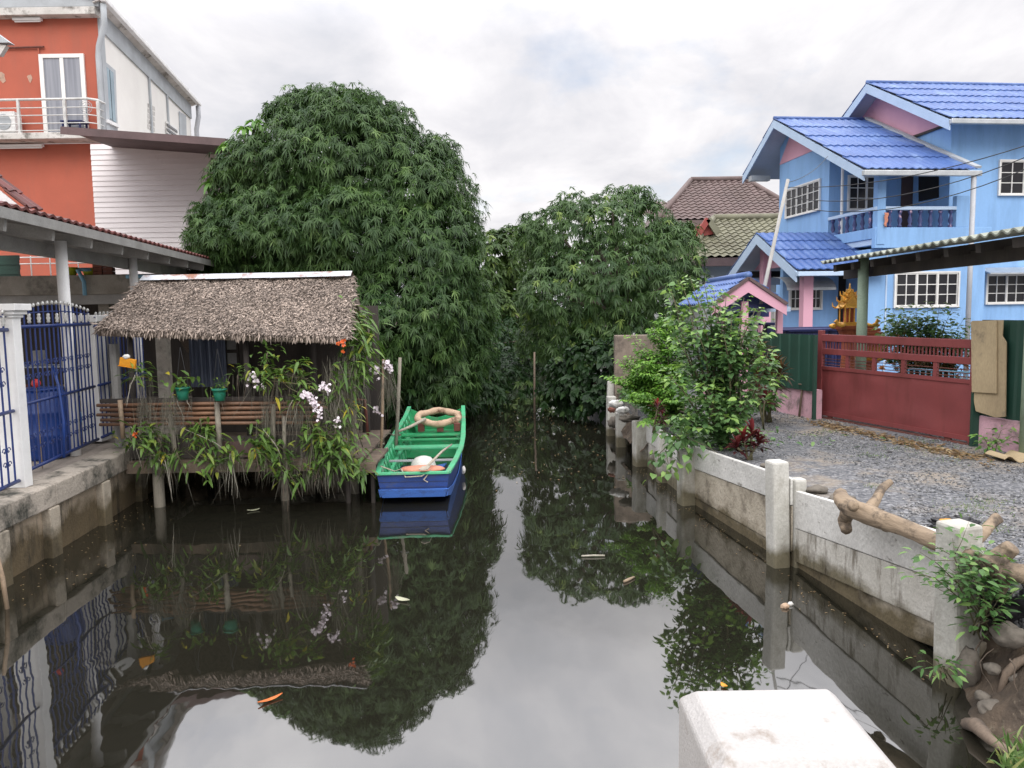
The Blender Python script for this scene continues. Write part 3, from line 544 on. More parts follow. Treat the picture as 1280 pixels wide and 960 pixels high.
# things behind the gate
def drum(c, r, h, lb):
    t = thing('plastic_drum', lb, 'drum', c)
    MB().lathe([(r*.9, 0), (r, .04), (r, h*.33), (r*1.04, h*.35), (r, h*.37), (r, h*.66), (r*1.04, h*.68), (r, h*.7), (r*.97, h*.97), (r*.85, h)], 22, c).build('drum_body', M['blueplastic'], t, smooth=True)
    MB().lathe([(r*.9, h+.002), (r*.9, h+.03), (r*.4, h+.035)], 22, c).build('lid', M['blueplastic'], t, smooth=True)
c = D(62, 560, 9.6); drum(V((c.x-.04, 9.6, .735)), .27, .86, 'big blue plastic drum standing behind the blue gate')
h0 = D(66, 460, 9.2); h1 = D(80, 572, 9.0)
o = MB().tube([h0+V((-.05, .1, -.02)), h0+V((0, 0, .02)), h0+V((.08, -.05, -.2)), h0.lerp(h1, .6)+V((.05, 0, 0)), h1], .017, 8).build('garden_hose', M['blueplastic'], smooth=True, root=h1)
tag(o, 'bright blue garden hose hanging over the blue gate', 'hose')
c = D(45, 479, 8.9); 
t = thing('red_windmill_ball', 'small red plastic ball on a stick behind the blue gate', 'ball', (c.x, c.y, .735))
MB().blob(c, .05, 1, .1, 12, 8).build('ball', M['redball'], t, smooth=True); MB().tube([V((c.x, c.y, .735)), c], .007, 6).build('stick', M['oldwood'], t)
# motorbike-like clutter kept low: shelf rack
t = thing('shelf_rack', 'cluttered grey metal shelf rack in the shade behind the blue gate', 'rack', (-6.6, 10.9, .735))
for x in (-7.1, -6.1):
    for y in (10.7, 11.1): MB().box(x-.02, x+.02, y-.02, y+.02, .735, 1.95).build('leg', M['greytrim'], t)
for z in (1.0, 1.4, 1.8): MB().box(-7.15, -6.05, 10.67, 11.13, z, z+.02).build('shelf', M['greytrim'], t)
for k in range(7):
    x = -7.0+k*.14; z = (1.02, 1.42, 1.82)[k % 3]; 
    t2 = MB().box(x, x+.11, 10.75, 10.95, z+.001, z+.1+.13*rnd.random()).build('storage_box', M[('cloth', 'rust', 'greywhite', 'brick', 'plank', 'cloth', 'pipeblue')[k]], bevel=.01, root=(x, 10.75, z))
    tag(t2, ('pale cloth box on the low shelf, leftmost behind the blue gate', 'rust brown tin on the middle shelf behind the blue gate', 'greyish white box on the top shelf behind the blue gate', 'brick red box on the low shelf behind the blue gate', 'tan carton on the middle shelf behind the blue gate', 'pale cloth box on the top shelf behind the blue gate', 'pale blue tin on the low shelf behind the blue gate')[k], 'box')
# ------------------------------------------------------------ carport on the left
cp = thing('carport', 'left carport with red tiled roof and greyish white steel frame over the blue gate', 'carport', (-5.5, 9.5, .735))
EA, EB = V((-4.80, 6.2, 3.62)), V((-6.12, 16.9, 3.60)); up = V((-4.6, -.55, .7))
M['soffit_grey'] = mat('grey_soffit_sheet', (.2, .19, .18), (.15, .145, .14), 2, .8, .2, 20)
rs = roof_sheet(EA+up, EB+up, EB, EA, .2, 10, .015, .02); rs.build('roof', M['redtile'], cp, solid=.03)
MB().ext([EA+up-V((0, 0, .10)), EB+up-V((0, 0, .10)), EB-V((-.0, 0, .10)), EA-V((0, 0, .10))], (0, 0, -.015)).build('soffit', M['soffit_grey'], cp)
MB().beam(EA+V((.0, 0, -.085)), EB+V((.0, 0, -.085)), .03, .11).build('fascia', M['greywhite'], cp)
d = (EB-EA).normalized(); inn = up.normalized()
MB().beam(EA+inn*.62+V((0, 0, -.36)), EB+inn*.62+V((0, 0, -.36)), .09, .17).build('beam', M['greywhite'], cp, bevel=.008)
for k in range(10):
    p = EA.lerp(EB, (k+.6)/10.3); MB().beam(p+inn*.06+V((0, 0, -.195)), p+inn*4.5+V((0, 0, -.195)), .06, .13).build('rafter', M['greywhite'], cp)
def pole(px0, px1, y0, Y, r):
    b = D(px1, 520, Y); x = b.x; MB().tube([(x, Y, .735), (x, Y, 3.44)], r, 16).build('pole', M['white'], cp, smooth=True)
pole(75, 91, 305, 9.72, .068); pole(178, 178, 330, 12.6, .065)
# ------------------------------------------------------------ grey veranda slab deeper under the carport
vr = thing('veranda', 'raised grey concrete veranda slab with dark space beneath, behind the carport', 'veranda', (-8.5, 14.5, .735))
Yv = 14.2; a = D(-40, 346, Yv); b = D(182, 349, Yv); lo = D(60, 381, Yv).z
MB().box(a.x-2, b.x+.4, Yv, Yv+3, lo+.18, a.z).build('slab', M['concrete'], vr, bevel=.01)
MB().box(a.x-2, b.x+.4, Yv+.1, Yv+.4, lo, lo+.178).build('edge_beam', M['greywhite'], vr)
MB().box(a.x-2, b.x+.4, Yv+2.6, Yv+2.75, .735, lo+.17).build('back_wall', M['darkwood'], vr)  # dark plank colour stands in for the lack of light under the slab
for x in (a.x-.5, a.x+2.2, b.x): MB().box(x-.1, x+.1, Yv+.45, Yv+.65, .735, lo+.17).build('column', M['concrete'], vr)
zt = a.z
def pot(x, y, z, r, h, m, lb, cat='pot'):
    t = MB().lathe([(r*.7, 0), (r*.85, h*.5), (r, h*.86), (r*1.08, h*.87), (r*1.08, h), (r*.95, h), (r*.85, h*.8), (.01, h*.78)], 16, (x, y, z)).build('plant_pot', m, smooth=True, root=(x, y, z)); tag(t, lb, cat)
p = D(87, 347, Yv+.12); pot(p.x, Yv+.18, zt+.001, .12, .15, M['lime'], 'lime yellow plastic pot on the veranda edge, nearer the carport pole')
p = D(110, 347, Yv+.12); pot(p.x, Yv+.2, zt+.001, .14, .12, M['lime'], 'wide yellow plastic tub on the veranda edge behind the pale blue pipe')
p = D(125, 347, Yv); t = thing('brick_stack', 'small stack of red bricks at the right end of the veranda slab', 'bricks', (p.x, Yv+.2, zt))
for r in range(3):
    for k in range(2): MB().box(p.x-.17+k*.19, p.x+k*.19, Yv+.08, Yv+.2, zt+.003+r*.068, zt+.066+r*.068).build('brick', M['brick'], t, bevel=.005)
q0 = D(97, 337, Yv-.08); q1 = D(105, 352, Yv-.08)
o = MB().tube([q0+V((.2, .3, .02)), q0+V((.02, .02, 0)), q0, q1, q1+V((0, 0, -.25))], .035, 10).build('water_pipe', M['pipeblue'], smooth=True, root=q1); tag(o, 'pale blue plastic water pipe bending over the veranda edge', 'pipe')
q0 = D(158, 346, Yv-.08)
o = MB().tube([q0, q0+V((.2, 0, .01)), q0+V((.45, 0, .0))], .035, 10).build('water_pipe', M['pipeblue'], smooth=True, root=q0); tag(o, 'short pale blue pipe lying level near the thatch ridge', 'pipe')
a2 = D(-30, 321, 16.5); b2 = D(27, 343, 16.5)
o = roof_sheet((a2.x-1, 16.5, a2.z), (b2.x, 16.5, a2.z), (b2.x, 16.46, b2.z-.15), (a2.x-1, 16.46, b2.z-.15), .12, 1, .012); 
# turned on its side: horizontal ribs
b = MB()
for k in range(6): b.box(a2.x-1, b2.x, 16.4+.02*(k % 2), 16.46+.02*(k % 2), b2.z-.2+k*.1, b2.z-.102+k*.1)
tag(b.build('corrugated_screen', M['greensheet'], root=(b2.x, 16.4, b2.z)), 'green ribbed metal screen under the carport at the left edge', 'screen')
t = thing('low_railing', 'thin white metal railing in front of the lower orange wall, behind the carport', 'railing', (-9, 17, zt))
for pz in (322, 330): 
    a3 = D(25, pz, 17); b3 = D(125, pz, 17); MB().tube([a3, (b3.x, 17, a3.z)], .014, 6).build('rail', M['white'], t)
for px in (38, 62, 97, 122):
    a3 = D(px, 320, 17); MB().tube([(a3.x, 17, zt-1.2), a3], .014, 6).build('post', M['white'], t)
# ------------------------------------------------------------ small red gabled roof at the left edge
t = thing('red_gable', 'small steep red tiled gable with white barge board at the left edge, above the carport', 'roof', (-8.5, 11.5, .735))
e0 = D(31, 258, 11); apx = e0+V((-2.2, 0, 1.9)); dp = V((0, .4, 0))
roof_sheet(apx, apx+dp, e0+dp, e0, .22, 8, .02, .02).build('roof', M['redtile'], t, solid=.03)
roof_sheet(apx+dp, apx, apx+V((-2.2, 0, -1.9)), apx+V((-2.2, .4, -1.9)), .22, 8, .02, .02).build('roof', M['redtile'], t, solid=.03)
dn = V((-.07, 0, -.1))
MB().ext([apx+V((0, -.02, -.06)), e0+V((0, -.02, -.06)), e0+V((0, -.02, -.2)), apx+V((0, -.02, -.2))], (0, .03, 0)).build('barge_board', M['white'], t)
MB().ext([apx+V((0, -.022, -.21)), e0+V((-.05, -.022, -.21)), e0+V((-.1, -.022, -.26)), apx+V((0, -.022, -.28))], (0, .03, 0)).build('barge_trim', M['pinkdirty'], t)
MB().ext([apx+V((0, .1, -.3)), e0+V((-.35, .1, -.3)), e0+V((-.35, .1, -.5)), apx+V((-2, .1, -2.4)), apx+V((-2, .1, -2))], (0, .2, 0)).build('gable_panel', M['whitewall'], t)
# grey eave corner far up left
c = D(8, 52, 9.0)
t = thing('roof_corner', 'grey eave corner with stained white soffit poking in at the upper left edge', 'roof', (c.x-1.2, 9.1, c.z))
k0 = D(12, 53, 9.0); 
MB().ext([k0, k0+V((-.16, 0, .12)), k0+V((-1.5, 0, .5)), k0+V((-1.5, 0, .3)), k0+V((-.15, 0, -.0))], (0, .1, 0)).build('roof', M['greytrim'], t)
MB().ext([k0+V((-.06, .03, -.02)), k0+V((-1.5, .03, .28)), k0+V((-1.5, .03, -.02)), k0+V((-.14, .03, -.13))], (0, .06, 0)).build('soffit', M['stainslab'], t)
MB().tube([k0+V((-.9, .3, -4.6)), k0+V((-.9, .3, 0))], .06, 10).build('support_post', M['white'], t)
# ------------------------------------------------------------ orange house
oh = thing('orange_house', 'tall orange fronted house with balcony and white side wall', 'house', (-14, 24, .73))
Yo = 21.0; cn = D(121, 15, Yo); xr = cn.x; zt = cn.z
fr = D(237, 128, 30.5); sdv = V((fr.x-xr, 30.5-Yo, 0)); 
zb = D(60, 172, Yo).z; zb2 = D(60, 180, Yo).z
z_ft = D(60, 18, Yo-.3).z; z_f0 = D(60, 10, Yo-.3).z
MB().ext([(xr-6, Yo, .7), (xr, Yo, .7), (xr, Yo, zb2), (xr-6, Yo, zb2)], (0, .2, 0)).build('lower_wall', M['orange'], oh)
MB().ext([(xr-6, Yo, zb+.001), (xr, Yo, zb+.001), (xr, Yo, zt+.4), (xr-6, Yo, zt+.4)], (0, .2, 0)).build('upper_wall', M['orange'], oh)
def SP(s, z, o=0): 
    n = V((sdv.y, -sdv.x, 0)).normalized(); return V((xr, Yo, 0))+sdv*s+n*o+V((0, 0, z))
MB().ext([SP(.021, .7), SP(1, .7), SP(1, zt+.3), SP(.021, zt+.3)], (-.2, .0, 0)).build('side_wall', M['whitewall'], oh)
MB().ext([SP(0, .7, .002), SP(.03, .7, .002), SP(.03, zt+.3, .002), SP(0, zt+.3, .002)], (.06, 0, 0)).build('corner_strip', M['greytrim'], oh)
for s in (.44, .65): MB().ext([SP(s, 5, .002), SP(s+.014, 5, .002), SP(s+.014, zt-.3, .002), SP(s, zt-.3, .002)], (.05, 0, 0)).build('pilaster', M['greytrim'], oh)
MB().ext([SP(0, zt-.42, .004), SP(1, zt-.42, .004), SP(1, zt+.1, .004), SP(0, zt+.1, .004)], (.05, 0, 0)).build('frieze', M['greytrim'], oh)
r0 = SP(-.04, zt+.18, .22); r1 = SP(1.02, zt+.18, .22)
MB().ext([r0, r1, r1+V((-6.5, 0, 1.2)), r0+V((-6.5, 0, 1.2))], (0, 0, .12)).build('roof', M['greytrim'], oh)
MB().ext([r0+V((0, 0, -.004)), r1+V((0, 0, -.004)), SP(1.02, zt+.1, .03), SP(-.04, zt+.1, .03)], (0, 0, .02)).build('eave_soffit', M['stainslab'], oh)
MB().beam(SP(-.045, zt+.2, .3), SP(1.03, zt+.2, .3), .14, .13).build('gutter', M['white'], oh, bevel=.02)
MB().box(xr-7, xr+.1, Yo-.3, Yo+.0, z_ft, z_f0+.03).build('front_fascia', M['stainslab'], oh, bevel=.01)
MB().box(xr-7, xr+.2, Yo-.28, Yo-.0, z_f0+.031, z_f0+.6).build('parapet', M['greytrim'], oh, bevel=.02)
g = SP(-.03, zt+.1, .26)
MB().tube([g, g+V((0, 0, -.5)), V((xr+.05, Yo-.1, zt-.9)), V((xr+.02, Yo-.1, zt-1.15)), V((xr+.02, Yo-.1, 5.5))], .075, 10).build('downpipe', M['greytrim'], oh, smooth=True)
g = SP(1.01, zt+.1, .28)
MB().tube([g, g+V((0, 0, -.4)), SP(1.0, zt-.8, .2), SP(1.0, 5.0, .2)], .09, 10).build('downpipe', M['pipegrey'], oh, smooth=True)
# side openings
def sidequad(px, pys, pe, o): return [HP(px[i], pys[i], SP(0, 0, o), V((sdv.y, -sdv.x, 0))) for i in range(4)]
def sidepanel(name, pts, m, o, th=.03, par=oh):
    n = V((sdv.y, -sdv.x, 0)).normalized(); q = [HP(px, py, SP(0, 0, o), n) for px, py in pts]; return MB().ext(q, n*th).build(name, m, par)
wf = sidepanel('window', [(129, 76), (143, 88), (146, 166), (133, 162)], M['greytrim'], .01)
sidepanel('pane', [(131, 82), (136, 86), (140, 150), (134, 146)], M['blueglass'], .05, .01, wf); sidepanel('pane', [(137, 87), (141.5, 91), (144.5, 153), (141, 151)], M['blueglass'], .05, .01, wf)
sidepanel('window_sill', [(132, 149), (147, 156), (147, 160), (132, 153)], M['white'], .05, .06, wf)
for r in range(5):
    for cc in range(2):
        x0 = 184.5+cc*5; y0 = 129+r*6.6+cc*2.6
        sidepanel('vent_block', [(x0, y0), (x0+3.8, y0+2), (x0+4.1, y0+7), (x0+.2, y0+5)], M['stainslab'], .006, .004)
wf = sidepanel('window', [(207, 151), (222, 161), (224, 178), (208, 178)], M['whiteframe'], .01)
for k in range(4): sidepanel('louvre', [(208, 154+k*6), (221, 163+k*6), (221.6, 166+k*6), (208.4, 157+k*6)], M['glass'], .05, .02, wf)
sidepanel('recess', [(223.5, 139), (232, 145), (233, 178), (224.5, 178)], M['greytrim'], .01, .02)
# door on balcony
Tf = frame((0, Yo, 0), (1, 0, 0), (0, 1, 0))
x0 = D(53, 120, Yo).x; x1 = D(109, 120, Yo).x; z1 = D(80, 68, Yo).z
dr = MB(); dr.box(x0, x0+.11, Yo-.06, Yo-.002, zb, z1).box(x1-.11, x1, Yo-.06, Yo-.002, zb, z1).box(x0+.11, x1-.11, Yo-.06, Yo-.002, z1-.1, z1)
xm = (x0+x1)/2; dr.box(xm-.05, xm+.05, Yo-.055, Yo-.004, zb, z1-.1); dd = dr.build('balcony_door', M['whiteframe'], oh, bevel=.005)
MB().box(x0+.11, xm-.05, Yo-.03, Yo-.005, zb, z1-.1).build('pane', M['curtainglass'], dd); MB().box(xm+.05, x1-.11, Yo-.035, Yo-.006, zb, z1-.1).build('pane', M['curtainglass'], dd)
MB().box(xr-6, xr+.12, Yo-.62, Yo-.002, zb2-.0, zb-.002).build('balcony_slab', M['stainslab'], oh, bevel=.015)
rl = MB(); xe = D(121, 170, Yo-.55).x
rz = [D(60, y, Yo-.55).z for y in (124, 134.5, 144, 154, 163)]
rp = MB()
for k, z in enumerate(rz): rp.tube([(xr-6, Yo-.55, z), (xe-.18, Yo-.55, z), (xe, Yo-.4, z), (xe, Yo-.05, z)], .032 if k == 0 else .014, 8)
for x in (xr-4.9, xr-3.05, xr-1.9, xr-.7, xe-.0): rp.box(x-.03, x+.03, Yo-.58+(.15 if x == xe else 0), Yo-.52+(.15 if x == xe else 0), zb, rz[0])
rp.build('balcony_railing', M['silver'], oh)
for py, x0_, x1_, yy in ((26, 17, 52, Yo-.12), (186, -10, 54, Yo-.15)):
    a = D(x0_, py, yy); b = D(x1_, py, yy); zc = a.z if py < 100 else zb2-.1
    f = MB().box(a.x, b.x, yy-.06, yy+.06, zc, zc+.06).build('lamp_fitting', M['white'], oh); MB().tube([(a.x+.03, yy, zc-.02), (b.x-.03, yy, zc-.02)], .022, 8).build('tube', M['white'], f)
a = D(0, 60, Yo-.05); b = D(55, 58.5, Yo-.05); MB().tube([a, b], .025, 6).build('conduit', M['rust'], oh); MB().tube([D(48, 60, Yo-.04), D(51, 118, Yo-.04)], .018, 6).build('conduit', M['orange'], oh)
M['barepatch'] = mat('bare_render', (.5, .3, .22), (.36, .26, .2), 6, .9, .3, 30, dirt=(.22, .15, .12), dscale=8)
for k, (px, py, r) in enumerate(((2, 96, .14), (37, 97, .11))):
    c = D(px, py, Yo); pts = [V((c.x+r*math.cos(q*.7)*(.4+.7*rnd.random()), Yo-.003, c.z+1.3*r*math.sin(q*.7)*(.4+.7*rnd.random()))) for q in range(9)]; MB().ext(pts, (0, -.004, 0)).build('bare_patch', M['barepatch'], oh)
# air conditioner and chair stand on balcony
c = D(6, 172, Yo-.3); t = thing('air_conditioner', 'white air conditioner unit standing on the orange house balcony', 'air conditioner', (c.x, Yo-.6, zb))
w0 = D(9.5, 150, Yo-.75).x
MB().box(w0-.75, w0, Yo-.45, Yo-.15, zb+.05, zb+.58).build('casing', M['white'], t, bevel=.02)
MB().T and None
g = MB(Matrix.Translation((w0-.3, Yo-.455, zb+.31)) @ Matrix.Rotation(math.pi/2, 4, 'X')); g.lathe([(.2, 0), (.2, .012), (.17, .014)], 20).build('fan_grille', M['greytrim'], t)
MB().box(w0-.7, w0-.6, Yo-.43, Yo-.17, zb, zb+.049).box(w0-.15, w0-.05, Yo-.43, Yo-.17, zb, zb+.049).build('foot', M['greytrim'], t)
c = D(16, 165, Yo-.35); o = MB().tube([c+V((-.1, .2, .1)), c+V((0, .1, .12)), c+V((.05, .1, -.05)), c+V((.0, .1, -.25))], .03, 6).build('bent_pipe', M['greytrim'], oh)
c = D(93, 152, Yo-.3); t = thing('stool', 'dark stool with a small fan on the orange house balcony', 'stool', (c.x, Yo-.3, zb))
zs = c.z; MB().box(c.x-.28, c.x+.28, Yo-.48, Yo-.1, zs-.04, zs).build('seat', M['navy'], t, bevel=.01)
for sx in (-.22, .22):
    for sy in (-.45, -.13): MB().box(c.x+sx-.02, c.x+sx+.02, Yo+sy-.02, Yo+sy+.02, zb, zs-.041).build('leg', M['navy'], t)
c2 = D(107, 134, Yo-.3); t = thing('electric_fan', 'small grey fan standing on the stool on the balcony', 'fan', (c2.x, Yo-.6, zs))
g = MB(Matrix.Translation(c2) @ Matrix.Rotation(math.pi/2, 4, 'X'))
for r in (.06, .12, .17): g.tube([(r*math.cos(q*.524), r*math.sin(q*.524), 0) for q in range(13)], .008, 5)
for q in range(8): g.tube([(0, 0, 0), (.17*math.cos(q*.785), .17*math.sin(q*.785), 0)], .005, 4)
g.build('cage', M['greytrim'], t); MB().tube([(c2.x, Yo-.28, zs+.001), (c2.x, Yo-.28, c2.z)], .018, 6).build('stand', M['greytrim'], t)
# ------------------------------------------------------------ siding house
Ys = 19.0; sh = thing('siding_house', 'pinkish white weatherboard house with brown overhanging eave behind the mango tree', 'house', (-8, 20, .73))
cl = D(113, 183, Ys); xl = cl.x; zt = cl.z+.05; xr_ = xl+5.0; b = MB(); bh = D(0, 200, Ys).z-D(0, 206.6, Ys).z
z = zt
while z > 1.0:
    b.add([(xl, Ys-.018, z-bh), (xr_, Ys-.018, z-bh), (xr_, Ys, z), (xl, Ys, z)], [(0, 1, 2, 3)]); b.add([(xl, Ys-.018, z-bh), (xr_, Ys-.018, z-bh), (xr_, Ys, z-bh), (xl, Ys, z-bh)], [(3, 2, 1, 0)]); z -= bh
b.build('weatherboard_wall', M['siding'], sh); MB().box(xl-.0, xr_, Ys+.004, Ys+4.5, .7, zt-.02).build('wall', M['siding'], sh)
n0 = D(76, 161, 16.7); n1 = D(282, 176, 16.7)
MB().ext([V((n0.x, 16.7, n0.z)), V((n1.x, 16.7, n1.z+.0)), V((n1.x+.3, Ys+4.8, n1.z+.25)), V((n0.x-.3, Ys+4.8, n0.z+.3))], (0, 0, .05)).build('roof', M['brownroof'], sh)
MB().beam(V((n0.x, 16.69, n0.z-.04)), V((n1.x, 16.69, n1.z-.04)), .03, .14).build('fascia', M['brownroof'], sh)
# ------------------------------------------------------------ thatched hut
YF, YR = 9.75, 11.0
hut = thing('thatched_hut', 'open bamboo hut with grey thatched roof standing on posts over the canal', 'hut', (-3.6, 10.4, 0))
el = D(121, 414, YF); er = D(431, 424, YF); rl = D(181, 350, YR); rr = D(438, 350, YR)
rl.z = rr.z = (rl.z+rr.z)/2
bl = V((rl.x-.1, 12.6, rl.z-1.0)); br = V((rr.x+.05, 12.6, rr.z-1.0)); nf = (er-el).cross(rl-el).normalized()
if nf.z < 0: nf = -nf
def slab(a, b, c, d, th): n = (b-a).cross(d-a).normalized(); n = n if n.z > 0 else -n; return MB().ext([a, b, c, d], -n*th)
slab(el, er, rr, rl, .07).build('roof_slope', M['thatchbase'], hut); slab(bl, br, rr+V((0, .01, -.005)), rl+V((0, .01, -.005)), .11).build('roof_slope', M['thatchbase'], hut)
def straw(a, b, c, d, n, Lr, name, jit=.55, edge=False):
    a, b, c, d = (np.array(x) for x in (a, b, c, d)); u = NPR.uniform(0, 1, n)[:, None]; v = (NPR.uniform(0, 1, n) if not edge else NPR.uniform(-.02, .05, n))[:, None]
    p = (a*(1-u)+b*u)*(1-v)+(d*(1-u)+c*u)*v; dn = (a+b-c-d); dn = dn/np.linalg.norm(dn); sd = (b-a)/np.linalg.norm(b-a); nn = np.cross(sd, -dn); nn = nn if nn[2] > 0 else -nn
    p = p+nn*NPR.uniform(.0, .05, n)[:, None]+nn*(.012*np.sin(u*23+v*9))
    th = NPR.normal(size=n)[:, None]*jit; dr = dn*np.cos(th)+sd*np.sin(th)+nn*NPR.uniform(-.25, .5, n)[:, None]
    if edge: dr = dn*.55+np.array([0, 0, -1.0])*NPR.uniform(.3, 1.2, n)[:, None]+sd*NPR.normal(size=n)[:, None]*.3
    ti = np.clip(NPR.beta(1.0, 1.25, n)*(.9+.15*np.sin(u[:, 0]*7+3*np.sin(v[:, 0]*5))), 0, 1)
    return leaves(name, p, dr, np.tile(nn, (n, 1))+NPR.normal(size=(n, 3))*.35, NPR.uniform(Lr*.5, Lr*1.3, n), NPR.uniform(.007, .017, n), .15, ti, M['thatch'], hut, prof=(1, .9))
straw(el, er, rr, rl, 46000, .046, 'thatch', .7); straw(bl, br, rr, rl, 2500, .12, 'thatch'); straw(el, er, rr, rl, 620, .08, 'eave_fringe', edge=True)
ge = [el, rl, bl]; 
for a, b, nm in ((el, rl, 'verge_fringe'), (er, rr, 'verge_fringe')): straw(a+V((.0, 0, 0)), a+V((.06, 0, 0)), b+V((.06, 0, 0)), b, 600, .1, nm, 1.2)
def capsheet(x0, x1, dz, m):
    b = MB(); b.add([(x0, YR-.13, rl.z-.015+dz), (x1, YR-.13, rl.z-.005+dz), (x1, YR, rl.z+.07+dz), (x0, YR, rl.z+.06+dz), (x1, YR+.13, rl.z-.02+dz), (x0, YR+.13, rl.z-.03+dz)], [(0, 1, 2, 3), (3, 2, 4, 5)]); return b.build('ridge_cap', m, hut, solid=.004)
xm = D(336, 345, YR).x; capsheet(rl.x-.02, xm+.05, .03, M['zinc']); capsheet(xm, rr.x+.03, .036, M['zinc'])
ZD = .62                                        # deck level
PX = [(200, 9.93, .085), (357, 10.17, .07)]
def hp(x, y, r, z0, z1, m='oldwood', nm='post', tilt=0): MB().tube([(x, y, z0), (x+tilt, y, z1)], [r, r*.9], 10).build(nm, M[m], hut, smooth=True)
a = G(200, 633); b = G(357, 625); c = G(452, 618)
M['hutpost'] = mat('grey_hut_post', (.3, .27, .22), (.2, .18, .14), 3, .85, .3, 30, stretch=(1, 1, .3), dirt=(.07, .06, .05), dscale=3)
hp(a.x, a.y, .075, -.5, ZD, 'hutpost'); hp(b.x, b.y, .06, -.5, ZD, 'hutpost'); hp(-2.2, 10.5, .06, -.5, 2.4, 'hutpost')
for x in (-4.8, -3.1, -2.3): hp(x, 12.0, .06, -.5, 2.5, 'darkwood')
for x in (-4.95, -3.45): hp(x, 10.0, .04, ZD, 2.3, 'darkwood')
MB().box(-5.1, -1.95, 9.86, 12.2, ZD-.03, ZD).build('deck', M['oldwood'], hut)
MB().beam((-5.0, 9.83, ZD-.09), (-2.0, 9.83, ZD-.09), .07, .12).build('floor_beam', M['oldwood'], hut)
MB().beam((-5.0, 11.8, ZD-.1), (-2.0, 11.8, ZD-.1), .07, .12).build('floor_beam', M['oldwood'], hut)
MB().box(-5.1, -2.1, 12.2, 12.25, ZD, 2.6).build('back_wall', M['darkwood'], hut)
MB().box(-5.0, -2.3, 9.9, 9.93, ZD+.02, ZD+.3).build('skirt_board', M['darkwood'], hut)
MB().box(-4.0, -3.2, 9.87, 9.895, ZD+.03, ZD+.24).build('brown_board', M['brown_door'], hut)
zz = [D(280, y, 9.8).z for y in (504, 510, 516, 522, 528.5)]
for k, z in enumerate(zz):
    xa = D(123+rnd.uniform(-3, 3), 510, 9.8).x; xb = D(404+rnd.uniform(-6, 6), 510, 9.8).x
    MB().tube([(xa, 9.8, z+.008*rnd.uniform(-1, 1)), ((xa+xb)/2, 9.78, z), (xb, 9.8, z-.01+.008*rnd.uniform(-1, 1))], [.021, .024, .02], 8).build('bamboo_rail', M['bamboo'], hut, smooth=True)
    MB().tube([(xa+.05, 9.97, z+.02), (xb-.1, 9.97, z+.02)], .018, 6).build('bamboo_rail', M['bamboo'], hut, smooth=True)
MB().box(D(123, 510, 9.8).x, D(404, 510, 9.8).x, 9.84, 9.9, zz[0]+.02, zz[0]+.07).build('top_board', M['darkwood'], hut)
for (x0, y0, x1, y1, r) in ((150, 500, 154, 548, .03), (213, 518, 222, 590, .03), (271, 503, 276, 580, .035), (341, 505, 342, 574, .03), (355, 520, 356, 572, .025)):
    p = D(x0, y0, 9.74); q = D(x1, y1, 9.74); MB().tube([q, p], r, 8).build('stake', M['palebamboo'] if x0 == 150 else M['hutpost'], hut, smooth=True)
# curtains and window in the gloom
bl_ = M['curtain']
def folds(x0, x1, y, z0, z1, m, nm):
    n = 40; b = MB(); vs = [(x0+(x1-x0)*i/n, y+.03*math.sin(i*1.3)+.01*math.sin(i*3.1), z) for z in (z0, z1) for i in range(n+1)]; b.add(vs, [(i, i+1, n+2+i, n+1+i) for i in range(n)]); return b.build(nm, m, hut, smooth=True)
folds(D(237, 450, 11.2).x, D(282, 450, 11.2).x, 11.2, 1.45, 2.3, bl_, 'curtain'); folds(D(125, 450, 11.6).x, D(150, 450, 11.6).x, 11.6, 1.3, 2.3, M['cloth'], 'curtain')
Tw = frame((0, 11.3, 0), (1, 0, 0), (0, 1, 0))
window(hut, Tw, D(281, 450, 11.3).x, D(301, 450, 11.3).x, D(0, 463, 11.3).z, D(0, 424, 11.3).z, 1, 1, 2, M['darkwood'], M['cloth'], fr=.06, bar=.05)
MB().tube([D(142, 430, 10.2), V((D(142, 430, 10.2).x, 10.2, ZD))], .06, 8).build('corner_post', M['greywhite'], hut)
# ------------------------------------------------------------ jetty, poles
t = thing('jetty', 'small weathered plank jetty between the hut and the boat', 'jetty', (-2, 11.4, 0))
ja = G(440, 578, .56); jb = G(475, 578, .56)
for k in range(3): MB().box(-2.25, -1.78, ja.y+.02+k*.34, ja.y+.34+k*.34, .52, .56).build('plank', M['oldwood'], t, bevel=.006)
MB().box(-2.25, -1.79, ja.y-.01, ja.y+.018, .42, .545).build('front_board', M['oldwood'], t)
for x in (-2.18, -1.85):
    for y in (ja.y+.1, ja.y+.9): MB().tube([(x, y, -.4), (x, y, .52)], .03, 8).build('post', M['darkwood'], t)
def polething(px0, py0, px1, py1, Y, r, m, lb, nm='bamboo_pole', zb=None):
    a = D(px0, py0, Y); b = D(px1, py1, Y); 
    if zb is not None: b = a+(b-a)*((a.z-zb)/(a.z-b.z))
    o = MB().tube([b, b.lerp(a, .5)+V((.012, 0, 0)), a], [r, r*.95, r*.85], 8).build(nm, m, smooth=True, root=b); return tag(o, lb, 'pole')
polething(479, 449, 475.5, 568, 10.95, .022, M['palebamboo'], 'tall bamboo mooring pole at the jetty corner, left of the boat', zb=.0)
polething(500, 447, 496, 525, 12.3, .03, M['hutpost'], 'grey wooden mooring pole standing behind the left side of the boat', zb=0)
a = D(456, 500, 11.6); b = D(461, 556, 11.6)
o = MB().tube([V((b.x, 11.6, .56)), b, a, a+V((-.16, 0, .01))], .022, 8).build('rusty_pipe', M['rust'], smooth=True, root=(b.x, 11.6, .56)); tag(o, 'rusty red bent pipe standing on the jetty', 'pipe')
